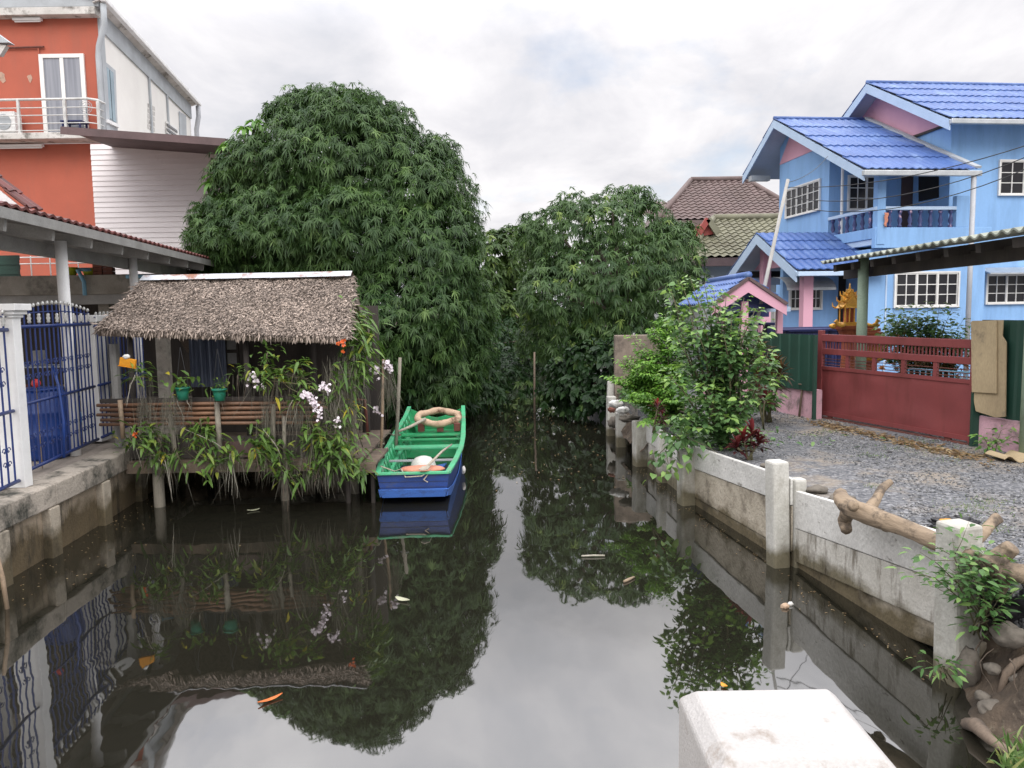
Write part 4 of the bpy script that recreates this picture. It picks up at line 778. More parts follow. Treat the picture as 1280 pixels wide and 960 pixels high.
# ------------------------------------------------------------ orchids and hanging plants
def strap_set(R, c, n, Ln, W, sp, el, curl, name, m, parent, tint=(.25, .85), yellow=0):
    n = int(n*2.0); Ln *= .72; W *= .85; yellow *= .6; sp = [q*1.7 for q in sp]
    ph = R.uniform(0, 6.28, n); e = R.uniform(el[0], el[1], n); d = np.c_[np.cos(ph)*np.cos(e), np.sin(ph)*np.cos(e)*.8, np.sin(e)]
    base = np.array(c)+R.normal(size=(n, 3))*np.array(sp); ti = R.uniform(tint[0], tint[1], n); ti[R.uniform(0, 1, n) < yellow] = 1
    return leaves(name, base, d, np.tile([0, 0, 1.0], (n, 1))+R.normal(size=(n, 3))*.2, R.uniform(.5, 1.1, n)*Ln*.82, W*1.15*R.uniform(.8, 1.2, n), R.uniform(curl[0], curl[1], n)*.85, ti, m, parent, prof=(1, .85), fold=.18)
def hairs(R, c, n, Ln, sp, name, parent, w=.0045, ti=(.0, .6)):
    base = np.array(c)+R.normal(size=(n, 3))*np.array(sp); n = max(4, int(n*.55)); base = base[:n]; d = np.c_[R.normal(size=(n, 2))*.16, -np.ones(n)]
    return leaves(name, base, d, np.c_[R.normal(size=(n, 2)), np.zeros(n)], R.uniform(.15, 1.0, n)**1.5*Ln, w*R.uniform(.5, 1.2, n), 0, R.uniform(ti[0], ti[1], n), M['moss'], parent, prof=(1, .8))
def roots(R, c, n, Ln, name, parent, m='paletwig', r=.006):
    b = MB()
    for k in range(n):
        p = V(c)+V((R.uniform(-.08, .08), R.uniform(-.05, .05), 0)); pts = [p]; dx = R.uniform(-.5, .5)
        for j in range(5): p = p+V((dx*.1*R.uniform(.4, 1.4), R.uniform(-.03, .03), -Ln/5*R.uniform(.5, 1.2))); dx *= .8; pts.append(p)
        b.tube(pts, [r, r, r*.9, r*.8, r*.7, r*.5], 5)
    return b.build(name, M[m], parent, smooth=True)
def flowers(R, p0, p1, n, s, name, parent, m='flowerwhite', sag=.1):
    p0 = np.array(p0); p1 = np.array(p1); k = R.uniform(0, 1, n)[:, None]; c = p0*(1-k)+p1*k+R.normal(size=(n, 3))*.022; c[:, 2] -= (sag*4*k*(1-k))[:, 0]*-1
    b, d, u = rosettes(R, c, R.normal(size=(n, 3))*.6+np.array([.1, -1, .2]), 5, (.05, .3))
    o = leaves(name, b, d, u, s, s*.75, .1, 0.5, M[m], parent, prof=(.9, 1))
    return o
def orchid(px, py, Y, label, n=14, Ln=.3, W=.035, rn=5, rl=.6, hn=0, hl=.5, hw=(.08, .05, .05), pot=None, fl=None, yellow=.06, el=(.1, 1.2), name='orchid', fm='flowerwhite', stems=0, group=None, curl=(.3, .9)):
    R = np.random.default_rng(int(px*7+py)); c = D(px, py, Y); t = thing(name, label, 'orchid' if name == 'orchid' else 'plant', c, group)
    strap_set(R, c, n, Ln, W, (.05, .04, .04), el, curl, 'leaves', M['orchid'], t, yellow=yellow)
    if rn: roots(R, c, max(1, rn//2), rl*.8, 'roots', t, m='paletwig' if px % 3 == 0 else 'oldwood', r=.0045)
    if hn: hairs(R, c, hn, hl, hw, 'hanging_roots', t)
    for k in range(stems):
        p = V(c)+V((R.uniform(-.1, .1), R.uniform(-.04, .04), 0)); q = p+V((R.uniform(-.35, .35), R.uniform(-.1, .1), R.uniform(-.5, .2))); mid = p.lerp(q, .5)+V((0, 0, .12))
        MB().tube([p, mid, q], [.011, .009, .006], 6).build('cane', M['stem'], t, smooth=True)
        f = np.linspace(.25, 1, 9); P0, P1, P2 = np.array(p), np.array(mid), np.array(q); pts = ((1-f)**2)[:, None]*P0+(2*f*(1-f))[:, None]*P1+(f**2)[:, None]*P2
        sgn = np.where(np.arange(9) % 2, 1, -1)[:, None]*np.array([[.25, .5, .35]])
        leaves('leaves', pts, (P2-P0)[None]*.6+sgn+R.normal(size=(9, 3))*.1, np.tile([0, 0, 1.0], (9, 1)), R.uniform(.09, .17, 9), .03, .5, R.uniform(.2, .8, 9), M['orchid'], t, prof=(1, .85))
    if pot:
        r, h = pot; MB().lathe([(r*.75, -h), (r*.88, -h*.4), (r*.98, -.02), (r*1.08, -.02), (r*1.08, .0), (r*.9, 0), (.01, -.03)], 18, c).build('pot', M['greenpot'], t, smooth=True)
        for sx in (-.9, .9): MB().tube([c+V((sx*r, 0, 0)), c+V((0, 0, .5))], .004, 4).build('hanger', M['wire'], t)
    for f in (fl or []):
        a = D(*f[0], Y-.08); b = D(*f[1], Y-.08); MB().tube([V(c), a.lerp(V(c), .3)+V((0, -.03, .06)), a, b], .005, 5).build('flower_stalk', M['stem'], t, smooth=True); flowers(R, a, b, int(f[2]*1.4), .021, 'flower_spray', t, fm)
    return t
Yh = 9.62
orchid(177, 468, Yh, 'dark strap leaved orchid hanging just right of the yellow plate', 18, .36, .04, 6, .6, 60, .55, el=(-.2, 1.2))
orchid(228, 484, Yh, 'leafy orchid with yellowing leaves in the green pot nearer the yellow plate', 13, .34, .05, 3, .4, 20, .4, pot=(.085, .16), yellow=.22, el=(.5, 1.4))
orchid(274, 486, Yh, 'thin leaved orchid in the green pot farther from the yellow plate', 22, .26, .022, 4, .5, 40, .45, pot=(.085, .15), el=(.3, 1.4))
orchid(213, 500, Yh-.05, 'grey tangle of air roots with few leaves above the bamboo rails', 6, .2, .02, 3, .5, 420, .75, (.09, .05, .09), yellow=.1)
orchid(337, 470, Yh, 'large ladder leaved orchid at the middle of the hut front with white spray', 26, .36, .045, 8, .8, 170, .85, (.11, .05, .05), fl=[((312, 476), (325, 486), 22)], el=(-.1, 1.3))
orchid(338, 440, Yh+.1, 'upright orchid stem with short leaves just under the thatch', 12, .26, .04, 0, .3, 0, el=(-.2, 1.3), stems=1)
orchid(373, 462, Yh, 'orchid with yellow tipped leaves right of the large ladder leaved one', 16, .3, .045, 4, .6, 120, .7, yellow=.2, el=(-.4, 1.1))
orchid(305, 468, Yh, 'small bronze tinged orchid before the hut window', 14, .24, .028, 4, .5, 60, .5, yellow=.12)
orchid(372, 500, Yh-.1, 'orchid with the biggest drooping white flower spray over the bamboo rails', 10, .28, .04, 5, .6, 90, .7, fl=[((378, 494), (400, 522), 85), ((400, 488), (412, 492), 22)], el=(-.5, .9))
orchid(256, 540, Yh, 'orchid clump below the bamboo rails between the two middle stakes', 18, .32, .045, 5, .6, 80, .6, el=(-.5, 1.1), stems=1)
orchid(285, 566, Yh-.05, 'orchid with roots reaching the water below the rails, at mid hut', 16, .3, .05, 8, .7, 160, .7, (.14, .05, .05), el=(-.6, .8))
orchid(190, 548, Yh, 'orchid at the left hut post with long thick leaves', 16, .34, .05, 6, .7, 90, .8, el=(-.3, 1.1), yellow=.1)
orchid(162, 552, Yh, 'small orchid with an orange flower at the lower left hut corner', 10, .26, .04, 3, .4, 50, .6, fl=[((166, 548), (170, 550), 5)], fm='flowerorange', yellow=.15)
orchid(207, 570, Yh-.05, 'hanging orchid cane trailing to the water beside the left hut post', 8, .24, .05, 4, .9, 60, .8, stems=2, el=(-.9, .5))
orchid(326, 558, Yh-.05, 'orchid with a yellow leaf hanging low between the middle stakes', 18, .34, .055, 6, .7, 60, .6, yellow=.15, el=(-1.0, .8))
orchid(362, 590, Yh, 'lowest orchid hanging from the hut beam in front of the right post', 16, .32, .05, 7, .6, 120, .5, (.1, .05, .04), el=(-.9, .7))
orchid(392, 548, Yh, 'bushy orchid mass over the right half of the hut front', 34, .32, .035, 6, .6, 260, .7, (.2, .06, .07), stems=3, el=(-.6, 1.2))
orchid(422, 560, Yh+.05, 'bushy green orchid at the lower right hut corner beside the jetty', 34, .3, .035, 6, .5, 200, .6, (.15, .06, .06), stems=3, el=(-.5, 1.2), fl=[((419, 532), (424, 535), 7)])
orchid(398, 582, Yh, 'orchid clump dipping towards the water under the right hut corner', 20, .28, .045, 6, .4, 150, .45, (.13, .05, .04), el=(-.9, .8))
orchid(440, 508, 9.9, 'yellow leaved orchid sticking out beyond the right hut corner', 12, .26, .035, 3, .4, 40, .5, yellow=.5, el=(-.6, .8))
# mossy corner mass and climbing plant at the right end of the hut
def climber(label, pts, n, seed, Ln=.24, flo=None, moss=0):
    R = np.random.default_rng(seed); c0 = D(*pts[-1]); t = thing('climbing_plant', label, 'plant', c0)
    P = np.array([D(*q) for q in pts]); k = R.uniform(0, len(P)-1, n); i = k.astype(int).clip(0, len(P)-2); f = (k-i)[:, None]; c = P[i]*(1-f)+P[i+1]*f+R.normal(size=(n, 3))*np.array([.11, .1, .1])
    ph = R.uniform(0, 6.28, n); e = R.uniform(-.5, 1.1, n); d = np.c_[np.cos(ph)*np.cos(e)+.25, np.sin(ph)*np.cos(e)-.2, np.sin(e)]
    leaves('leaves', c, d, np.tile([0, 0, 1.0], (n, 1))+R.normal(size=(n, 3))*.3, R.uniform(.6, 1.2, n)*Ln, .04, R.uniform(.3, 1.0, n), R.uniform(.15, .85, n), M['orchid'], t, prof=(1, .85), fold=.15)
    for j in range(4):
        a = V(P[0])+V((R.uniform(-.1, .1), R.uniform(-.1, .1), R.uniform(-.2, .15))); b = V(P[-1])+V((R.uniform(-.15, .15), R.uniform(-.1, .1), R.uniform(-.15, .15))); w_ = V((R.uniform(-.15, .15), -.05, R.uniform(-.12, .12))); MB().tube([b, b.lerp(a, .25)+w_*.7, b.lerp(a, .5)+w_, b.lerp(a, .75)+w_*.6, a], [.006, .006, .005, .005, .003], 5).build('stem', M['paletwig' if j == 0 and moss else 'stem'], t, smooth=True)
    if moss:
        for q in moss: hairs(R, D(*q[:3]), q[3], q[4], q[5], 'hanging_roots', t, .005, (.1, .8))
    if flo: flowers(R, D(*flo[0]), D(*flo[1]), flo[2], .03, 'flower_spray', t, flo[3])
    return t
climber('dense climbing plant with orange flower on the right end of the thatch roof', [(441, 392, 10.4), (446, 420, 10.2), (448, 450, 10.1), (440, 478, 10.0)], 330, 5, flo=((425, 436, 9.7), (431, 439, 9.7), 9, 'flowerorange'))
climber('mossy tangle of bare canes with long hanging moss at the right hut corner', [(410, 470, 9.85), (420, 500, 9.85), (432, 540, 9.9), (440, 560, 9.95)], 90, 6, .2, moss=[(428, 462, 10.0, 900, .75, (.13, .08, .1)), (415, 500, 9.8, 450, .6, (.1, .06, .1)), (432, 520, 9.95, 500, .5, (.1, .08, .1)), (372, 505, 9.7, 350, .55, (.12, .04, .06)), (334, 515, 9.7, 300, .6, (.07, .03, .06)), (180, 500, 9.7, 250, .7, (.06, .03, .06))])
climber('leafy orchid tuft low on the hut front between the two left stakes', [(236, 545, 9.6), (262, 566, 9.6), (275, 580, 9.6)], 95, 10, .17, moss=[(262, 575, 9.62, 120, .3, (.14, .04, .05))])
climber('leafy orchid tuft hanging before the right middle stake under the rails', [(322, 545, 9.6), (340, 562, 9.6), (352, 580, 9.6)], 110, 11, .17, moss=[(345, 575, 9.62, 140, .3, (.12, .04, .05))])
climber('leafy orchid tuft around the head of the left hut post', [(172, 535, 9.6), (190, 555, 9.6), (200, 575, 9.6)], 90, 12, .17, moss=[(190, 565, 9.62, 120, .4, (.1, .04, .05))])
climber('row of leafy orchids above the rails at the right half of the hut', [(325, 462, 9.62), (355, 470, 9.62), (385, 480, 9.62)], 95, 13, .16)
climber('leafy green orchid bed spilling over the lower right hut corner to the water', [(395, 540, 9.62), (415, 560, 9.62), (432, 575, 9.65), (445, 590, 9.7)], 210, 9, .19, moss=[(405, 590, 9.65, 260, .35, (.16, .05, .05))])
for k, (px, py, qx, qy, n, lb) in enumerate(((466, 464, 473, 476, 40, 'cluster of white orchid flowers left of the bamboo mooring pole'), (481, 460, 488, 464, 24, 'cluster of white orchid flowers just right of the bamboo mooring pole'), (466, 518, 474, 519, 12, 'small low cluster of white flowers behind the bamboo mooring pole'))):
    c = D(px, py, 10.9); t = thing('orchid_flowers', lb, 'flowers', c); b = D(qx, qy, 10.9)
    flowers(np.random.default_rng(40+k), c, b, int(n*1.3), .024, 'flower_spray', t); MB().tube([D(479, py-5, 10.95), c.lerp(b, .3)+V((0, 0, .02)), c.lerp(b, .6)], .004, 5).build('flower_stalk', M['stem'], t)
c = D(483, 462, 11.0); t = thing('hanging_moss', 'long grey beard of moss hanging on the bamboo mooring pole', 'moss', c); hairs(np.random.default_rng(3), c, 420, .75, (.035, .03, .06), 'moss_beard', t, .007, (.2, .8))
# yellow plate under the eave
c = D(160, 453, 9.6); t = thing('yellow_plate', 'small rectangular yellow plastic feeder hanging under the left thatch eave', 'feeder', c)
Ty = Matrix.Translation(c) @ Matrix.Rotation(.18, 4, 'Y')
MB(Ty).box(-.1, .1, -.02, .02, -.05, .05).box(-.11, .11, -.03, .03, -.062, -.05).build('plate', M['yellow'], t, bevel=.008)
MB().blob(c+V((-.01, -.01, .07)), (.045, .03, .03), 4, .4).build('lump', M['litter'], t, smooth=True); MB().tube([c+V((0, 0, .05)), c+V((.0, .05, .42))], .003, 4).build('hanger', M['wire'], t)
# ------------------------------------------------------------ boat (stern near, bow far)
A0 = G(514, 635, 0); A0 = V((-1.30, 9.82, 0)); A1 = V((-1.44, 14.45, 0))
bt = thing('wooden_boat', 'flat bottomed wooden boat, green inside and blue outside, moored beside the jetty', 'boat', A0)
ax = (A1-A0).normalized(); sd = V((ax.y, -ax.x, 0)); BL = (A1-A0).length
def lerp_tab(t, tab):
    for (a, x), (b, y) in zip(tab[:-1], tab[1:]):
        if t <= b: return x+(y-x)*(t-a)/(b-a)
    return tab[-1][1]
HW = [(0, .465), (.15, .52), (.35, .575), (.55, .585), (.8, .555), (1, .52)]
SH = [(0, .405), (.2, .41), (.45, .43), (.75, .52), (.9, .59), (1, .69)]
BZ = [(0, .10), (.12, -.02), (.3, -.08), (.7, -.05), (.9, .1), (1, .24)]
BW = [(0, .88), (.3, .80), (.7, .78), (1, .7)]
def bp_(t, side, h, inset=0.0, ext=0.0):   # h 0 bottom .. 1 sheer
    w = lerp_tab(t, HW); wb = w*lerp_tab(t, BW); z = lerp_tab(t, BZ)*(1-h)+lerp_tab(t, SH)*h
    ww = wb+(w-wb)*(max(h, 0)**.8)-inset
    return A0+ax*(BL*t+ext*(h if t < .5 else -h))+sd*(side*ww)+V((0, 0, z))
NS = 20; out = MB(); inn = MB(); HL = [0, .33, .66, 1]
def shell(b, inset, dz):
    for s in (-1, 1):
        g = [[bp_(i/NS, s, h, inset)+V((0, 0, dz*(1-h))) for h in HL] for i in range(NS+1)]
        vs = [p for r in g for p in r]; fs = [(i*4+j, (i+1)*4+j, (i+1)*4+j+1, i*4+j+1) for i in range(NS) for j in range(3)]; b.add(vs, fs)
    vs = []; 
    for i in range(NS+1): vs += [bp_(i/NS, -1, 0, inset)+V((0, 0, dz)), bp_(i/NS, 1, 0, inset)+V((0, 0, dz))]
    b.add(vs, [(2*i, 2*i+1, 2*i+3, 2*i+2) for i in range(NS)])
shell(out, 0, 0); shell(inn, .028, .05)
out.add([bp_(0, -1, h) for h in HL]+[bp_(0, 1, h) for h in HL], [(j, j+1, j+5, j+4) for j in range(3)])
out.build('hull', M['boatblue'], bt); inn.build('inner_lining', M['boatgreen'], bt)
MB().ext([bp_(0, -1, h, .03)+ax*.004 for h in HL]+[bp_(0, 1, h, .03)+ax*.004 for h in reversed(HL)], ax*.035).build('transom_lining', M['boatgreen'], bt)
# lower raked rub board on the stern, lighter blue
q = [bp_(0, -1, -.02)-ax*.0, bp_(0, 1, -.02), bp_(0, 1, .36)-ax*.05+sd*.012, bp_(0, -1, .36)-ax*.05-sd*.012]
MB().ext(q, ax*.045).build('stern_board', M['boatblue2'], bt, bevel=.005)
for s in (-1, 1):
    b = MB(); pp = [bp_(i/NS, s, .34)+sd*s*.012 for i in range(NS+1)]; pq = [bp_(i/NS, s, .02)+sd*s*.012 for i in range(NS+1)]
    for i in range(NS): b.ext([pq[i], pq[i+1], pp[i+1], pp[i]], sd*s*.012)
    b.build('side_plank', M['boatblue2'], bt)
    b = MB()
    for i in range(NS): b.beam(bp_(i/NS, s, 1, .012)+V((0, 0, .012)), bp_((i+1)/NS, s, 1, .012)+V((0, 0, .012)), .07, .03)
    b.build('gunwale', M['boatlight'], bt)
    for k in range(15):
        t = .05+k*.063; pts = [bp_(t+.018*math.sin(j*1.1), s, h, .036)+V((0, 0, .03*(1-h))) for j, h in enumerate((.08, .25, .42, .6, .78, .95))]
        MB().tube(pts, .016, 6).build('rib', M['boatlight'], bt, smooth=True)
    b = MB()
    for i in range(2, NS-4): b.beam(bp_(i/NS, s, .5, .06), bp_((i+1)/NS, s, .5, .06), .05, .035)
    b.build('seat_stringer', M['boatlight'], bt)
MB().beam(bp_(0, -1, 1, .0)+V((0, 0, .012))-ax*.01, bp_(0, 1, 1, .0)+V((0, 0, .012))-ax*.01, .06, .03).build('stern_cap', M['boatlight'], bt, bevel=.004)
for h_ in (.66, .42): MB().beam(bp_(0, -1, h_)-ax*.002, bp_(0, 1, h_)-ax*.002, .006, .005).build('plank_seam', M['boatfloor'], bt)
# bow board with a dip
def bowp(u, h): a = bp_(1, -1, h); b = bp_(1, 1, h); return a.lerp(b, u)
vs = []; n = 14
for i in range(n+1):
    u = i/n; top = .58+.42*(abs(u-.5)*2)**1.6; vs += [bowp(u, 0), bowp(u, top)]
MB().add(vs+[p-ax*.04 for p in vs], [(2*i, 2*i+2, 2*i+3, 2*i+1) for i in range(n)]+[(2*i+2*(n+1), 2*i+1+2*(n+1), 2*i+3+2*(n+1), 2*i+2+2*(n+1)) for i in range(n)]+[(2*i+1, 2*i+3, 2*i+3+2*(n+1), 2*i+1+2*(n+1)) for i in range(n)]).build('bow_board', M['boatgreen'], bt)
def thwart(t, h, w, th, m, nm, ins=.05):
    a = bp_(t, -1, h, ins); b = bp_(t, 1, h, ins); return MB().beam(a, b, w, th).build(nm, M[m], bt, bevel=.004)
thwart(.50, .80, .24, .03, 'boatlight', 'bench'); thwart(.595, .84, .09, .03, 'boatgreen', 'bench'); thwart(.30, .78, .035, .03, 'pipegrey', 'cross_bar'); thwart(.70, .80, .26, .03, 'boatgreen', 'bench'); thwart(.90, .7, .5, .03, 'boatgreen', 'bow_deck')
b = MB(); 
for i in range(2, 9): b.beam(bp_(.06+i*.055, -1, 0, .03)+V((0, 0, .085)), bp_(.06+i*.055, 1, 0, .03)+V((0, 0, .085)), .2, .02)
b.build('floor_boards', M['boatfloor'], bt)
# blocks carrying the ring, wooden chocks
RC = bp_(.78, 0, 0)+sd*.10; RC.z = .60
for k, (u, v_) in enumerate(((-.28, -.02), (.05, -.06), (.34, -.02))): 
    p = RC+sd*u+ax*(-.22+v_); MB().box(p.x-.055, p.x+.055, p.y-.05, p.y+.05, .43, .565 if k != 1 else .5).build('chock', M['rust'], bt, bevel=.006)
pts = [RC+sd*(.36*math.cos(q*.2618))+ax*(.31*math.sin(q*.2618))+V((0, 0, .04+.07*math.sin(q*.2618)+.012*math.sin(q*1.3))) for q in range(25)]
t = thing('foam_ring', 'fat beige ring of worn foam lying across the bow of the boat', 'ring', (RC.x, RC.y, .55))
MB().tube(pts, [.06+.007*math.sin(q*2.1) for q in range(25)], 12).build('ring', M['foam'], t, smooth=True)
b = MB(); q0 = RC-sd*.2-ax*.34+V((0, 0, .06))
b.tube([q0, q0+V((-.22, -.35, -.08)), q0+V((-.42, -.65, -.13)), bp_(.6, -1, 1)+V((.1, 0, .0)), bp_(.6, -1, 1)], [.028, .026, .022, .018, .016], 8); b.build('tow_rope', M['rope'], t, smooth=True)
# bowl, salmon cloth-covered basket, paddle
c = bp_(.21, 0, 0)+sd*.05; 
o = MB().lathe([(.19, 0), (.185, .06), (.16, .13), (.11, .18), (.05, .2), (.003, .205)], 20, (c.x, c.y, .25)).build('plastic_bowl', M['styro'], smooth=True, root=(c.x, c.y, .17)); tag(o, 'upturned off white plastic bowl in the stern of the boat', 'bowl')
c = bp_(.10, 0, 0)+sd*.08
t = thing('salmon_basket', 'wide basket with a salmon pink cover in the stern of the boat', 'basket', (c.x, c.y, .12))
Tb = Matrix.Translation((c.x, c.y, 0)) @ Matrix.Diagonal((1.0, .52, 1, 1))
MB(Tb).lathe([(.22, .13), (.27, .25), (.29, .36)], 24).build('basket', M['boatblue'], t, smooth=True); MB(Tb).lathe([(.30, .355), (.31, .375), (.27, .395), (.15, .41), (.003, .415)], 24).build('cover', M['salmon'], t, smooth=True)
a = bp_(.03, .35, 1)+V((0, 0, .06)); b_ = bp_(.40, .72, 1)+V((0, 0, .03))
t = thing('wooden_paddle', 'pale wooden paddle leaning across the right side of the boat stern', 'paddle', a)
MB().tube([a, a.lerp(b_, .5)+V((.03, 0, .05)), b_], [.016, .017, .013], 8).build('shaft', M['rope'], t, smooth=True)
dd = (a-b_).normalized(); MB().ext([a-sd*.05+dd*.0, a+sd*.05, a+sd*.06+dd*.2, a+dd*.26, a-sd*.06+dd*.2], V((0, 0, .012))).build('blade', M['rope'], t)
o = MB().ext([bp_(.27, .75, 0)+V((-.33, 0, .2)), bp_(.27, .75, 0)+V((-.05, .05, .25)), bp_(.36, .75, 0)+V((.0, 0, .27)), bp_(.36, .75, 0)+V((-.3, 0, .2))], V((0, 0, .015))).build('blue_board', M['boatblue2'], root=bp_(.3, .4, 0)+V((0, 0, .2))); tag(o, 'loose pale blue board lying on the boat floor', 'board')
def rope(pts, r, lb, nm='mooring_rope'): o = MB().tube(pts, r, 6).build(nm, M['rope'], smooth=True, root=pts[0]); return tag(o, lb, 'rope')
rope([bp_(.07, -1, 1, .03)+V((.0, 0, .04)), bp_(.12, -.6, 1)+V((0, 0, -.08)), bp_(.03, -.35, 1)+V((0, 0, .035)), bp_(-.012, -.2, 1)+V((0, 0, -.03)), bp_(-.012, .25, 1)+V((0, 0, -.02)), bp_(.01, .5, 1)+V((0, 0, .04)), bp_(-.012, .3, 1)+V((0, -.0, -.07)), bp_(-.014, .42, 1)+V((0, 0, -.1))], .009, 'thin pale rope looped over the stern of the boat')
rope([bp_(.36, -1, 1)+V((.03, 0, .04)), bp_(.30, -1, 1)+V((-.08, 0, .02)), V((-1.93, 10.95, .62)), V((-1.9, 11.2, .565))], .009, 'short rope tying the left side of the boat to the jetty')
rope([bp_(.55, -1, 1)+V((.03, 0, .05)), bp_(.57, -1, 1)+V((-.06, 0, .05)), V((-1.86, 12.3, .5))], .012, 'rope tying the boat to the grey mooring pole')
o = MB().blob(bp_(.33, 1, .4)+sd*.09, (.03, .05, .06), 3, .3).build('side_fender', M['litter'], smooth=True, root=bp_(.33, 1, 0)); o.parent = bt; o.location = bp_(.33, 1, 0)-A0
# ------------------------------------------------------------ things afloat
def floatleaf(px, py, Ln, W, ang, m, lb, nm='floating_leaf', cat='leaf'):
    c = G(px, py, .006); u = V((math.cos(ang), math.sin(ang), 0)); v = V((-u.y, u.x, 0)); Z = V((0, 0, 1)); b = MB(); vs = []
    for k in range(7):
        t = k/6; w_ = W*math.sin(math.pi*min(1, t*.92+.05))**.8; p = c+u*Ln*(t-.5)+Z*(.012*(2*t-1)**2); vs += [p-v*w_/2+Z*.006, p, p+v*w_/2+Z*.006]
    b.add(vs, [(3*k+j, 3*k+j+1, 3*k+j+4, 3*k+j+3) for k in range(6) for j in range(2)]); o = b.build(nm, m, smooth=True, root=c, solid=.002); return tag(o, lb, cat)
floatleaf(338, 875, .17, .035, .75, M['leaforange'], 'long orange mango leaf floating on the dark water at the lower left')
floatleaf(905, 858, .06, .04, 2.0, M['leafyellow'], 'small yellow leaf floating behind the white bridge post')
M['palefrond'] = mat('pale_dead_leaf', (.42, .42, .3), (.3, .3, .2), 10, .6, .1)
floatleaf(503, 750, .16, .07, -.6, M['palefrond'], 'pale curled dead leaf floating at mid water below the boat')
floatleaf(317, 638, .16, .07, .5, M['palefrond'], 'pale dead leaf floating under the edge of the thatched hut')
a = G(727, 695, .012); b = G(756, 694.5, .012)
o = MB().tube([a, a.lerp(b, .5)+V((0, 0, .004)), b], .009, 6).build('floating_twig', M['paletwig'], smooth=True, root=a); tag(o, 'thin pale twig floating in mid canal among tree reflections', 'twig')
a = G(780, 727, .012); b = G(793, 721, .012)
o = MB().tube([a, a.lerp(b, .5), b], [.012, .014, .008], 6).build('floating_twig', M['log'], smooth=True, root=a); tag(o, 'short brown twig floating near the right seawall reflections', 'twig')
n = 200; yy = NPR.uniform(4.9, 12.0, n); xx = np.interp(yy, [4.86, 7.18, 9.58, 12.03], [2.9, 2.55, 2.18, 2.0])-NPR.gamma(1.2, .09, n); base = np.c_[xx, yy, np.full(n, .006)]
o = leaves('floating_specks', base, np.c_[NPR.normal(size=(n, 2)), np.zeros(n)], np.tile([0, 0, 1.0], (n, 1)), NPR.uniform(.008, .03, n), .011, .02, NPR.uniform(.2, 1, n), dry); tag(o, 'fine leaf scum gathered on the water along the right seawall', 'leaf litter', kind='stuff')
n = 160; yy = NPR.uniform(6.5, 11.5, n); xx = np.interp(yy, [6.5, 9.0, 11.5], [-4.75, -4.9, -5.1])+NPR.gamma(1.3, .25, n); base = np.c_[xx, yy, np.full(n, .006)]
o = leaves('floating_specks', base, np.c_[NPR.normal(size=(n, 2)), np.zeros(n)], np.tile([0, 0, 1.0], (n, 1)), NPR.uniform(.01, .035, n), .013, .02, NPR.uniform(.2, 1, n), dry); tag(o, 'fine leaf scum floating by the left wall and under the hut', 'leaf litter', kind='stuff')
for k, (px, py, s, lb) in enumerate(((981, 758, .035, 'lump of tan foam floating beside the seawall post, left of the bottle cap'), (988, 755, .025, 'small white bottle piece floating beside the tan foam lump'))):
    c = G(px, py, .01); o = MB().blob(c, (s, s*.8, s*.8), k+3, .4, 10, 7).build('floating_litter', M['foam'] if k == 0 else M['litter'], smooth=True, root=c); tag(o, lb, 'litter')
# small floating specks of leaf further up the canal
n = 150; yy = NPR.uniform(10.5, 19, n); xx = NPR.uniform(-.5, 1.8, n)*np.clip(1.0, 0, 1); base = np.c_[xx, yy, np.full(n, .008)]
o = leaves('floating_specks', base, np.c_[NPR.normal(size=(n, 2)), np.zeros(n)], np.tile([0, 0, 1.0], (n, 1)), NPR.uniform(.02, .07, n), .025, .02, NPR.uniform(.2, 1, n), dry); tag(o, 'scattered tiny leaf specks floating on the far canal water', 'leaf litter', kind='stuff')
# ------------------------------------------------------------ trees
def crown(R, t, lobes, dens, nl, Ln, W, m, spread=(-.2, .9), curl=(.35, .9), newfrac=.05, zmin=.3, inner=True, name='crown', axisup=.35, tb=(.0, .75)):
    c, a = lobe_points(R, lobes, dens, zmin=zmin); c = c+R.normal(size=c.shape)*.06
    if inner:
        c2, a2 = lobe_points(R, lobes, dens*.45, .60, .84, keep=.58, zmin=zmin); c = np.concatenate([c, c2]); a = np.concatenate([a, a2])
    a = nrmz(a+np.array([0, 0, axisup])); Mn = len(c); b, d, u = rosettes(R, c, a, nl, spread)
    clump = np.array([noise.noise(V(p)*1.3) for p in c])
    rt = np.clip(R.uniform(tb[0], tb[1], Mn)*.75+.22*clump+.1, 0, .78); rt[R.uniform(0, 1, Mn) < newfrac] = R.uniform(.85, 1)
    ti = np.repeat(rt, nl)+R.normal(size=Mn*nl)*.08; N = Mn*nl
    return leaves(name, b, d, u, R.uniform(.55, 1.15, N)*Ln, W*R.uniform(.8, 1.2, N), R.uniform(curl[0], curl[1], N), ti, m, t, prof=(.95, .8), fold=.1)
def trunk(t, base, tops, r, m='bark', name='trunk'):
    b = MB(); base = V(base); fork = base+V((0, 0, (max(p[2] for p in tops)-base.z)*.32))
    b.tube([base-V((0, 0, .2)), base+V((.03, 0, .2)), base.lerp(fork, .6)+V((.05, .03, 0)), fork], [r*1.35, r*1.05, r*.9, r*.8], 10)
    tr = b.build(name, M[m], t, smooth=True)
    for q in tops:
        q = V(q); mid = fork.lerp(q, .5)+V((0, 0, .15)); MB().tube([fork-V((0, 0, .1)), mid, q], [r*.5, r*.35, r*.12], 7).build('limb', M[m], t, smooth=True)
def P3(px, py, Y): p = D(px, py, Y); return (p.x, p.y, p.z)
R = np.random.default_rng(5)
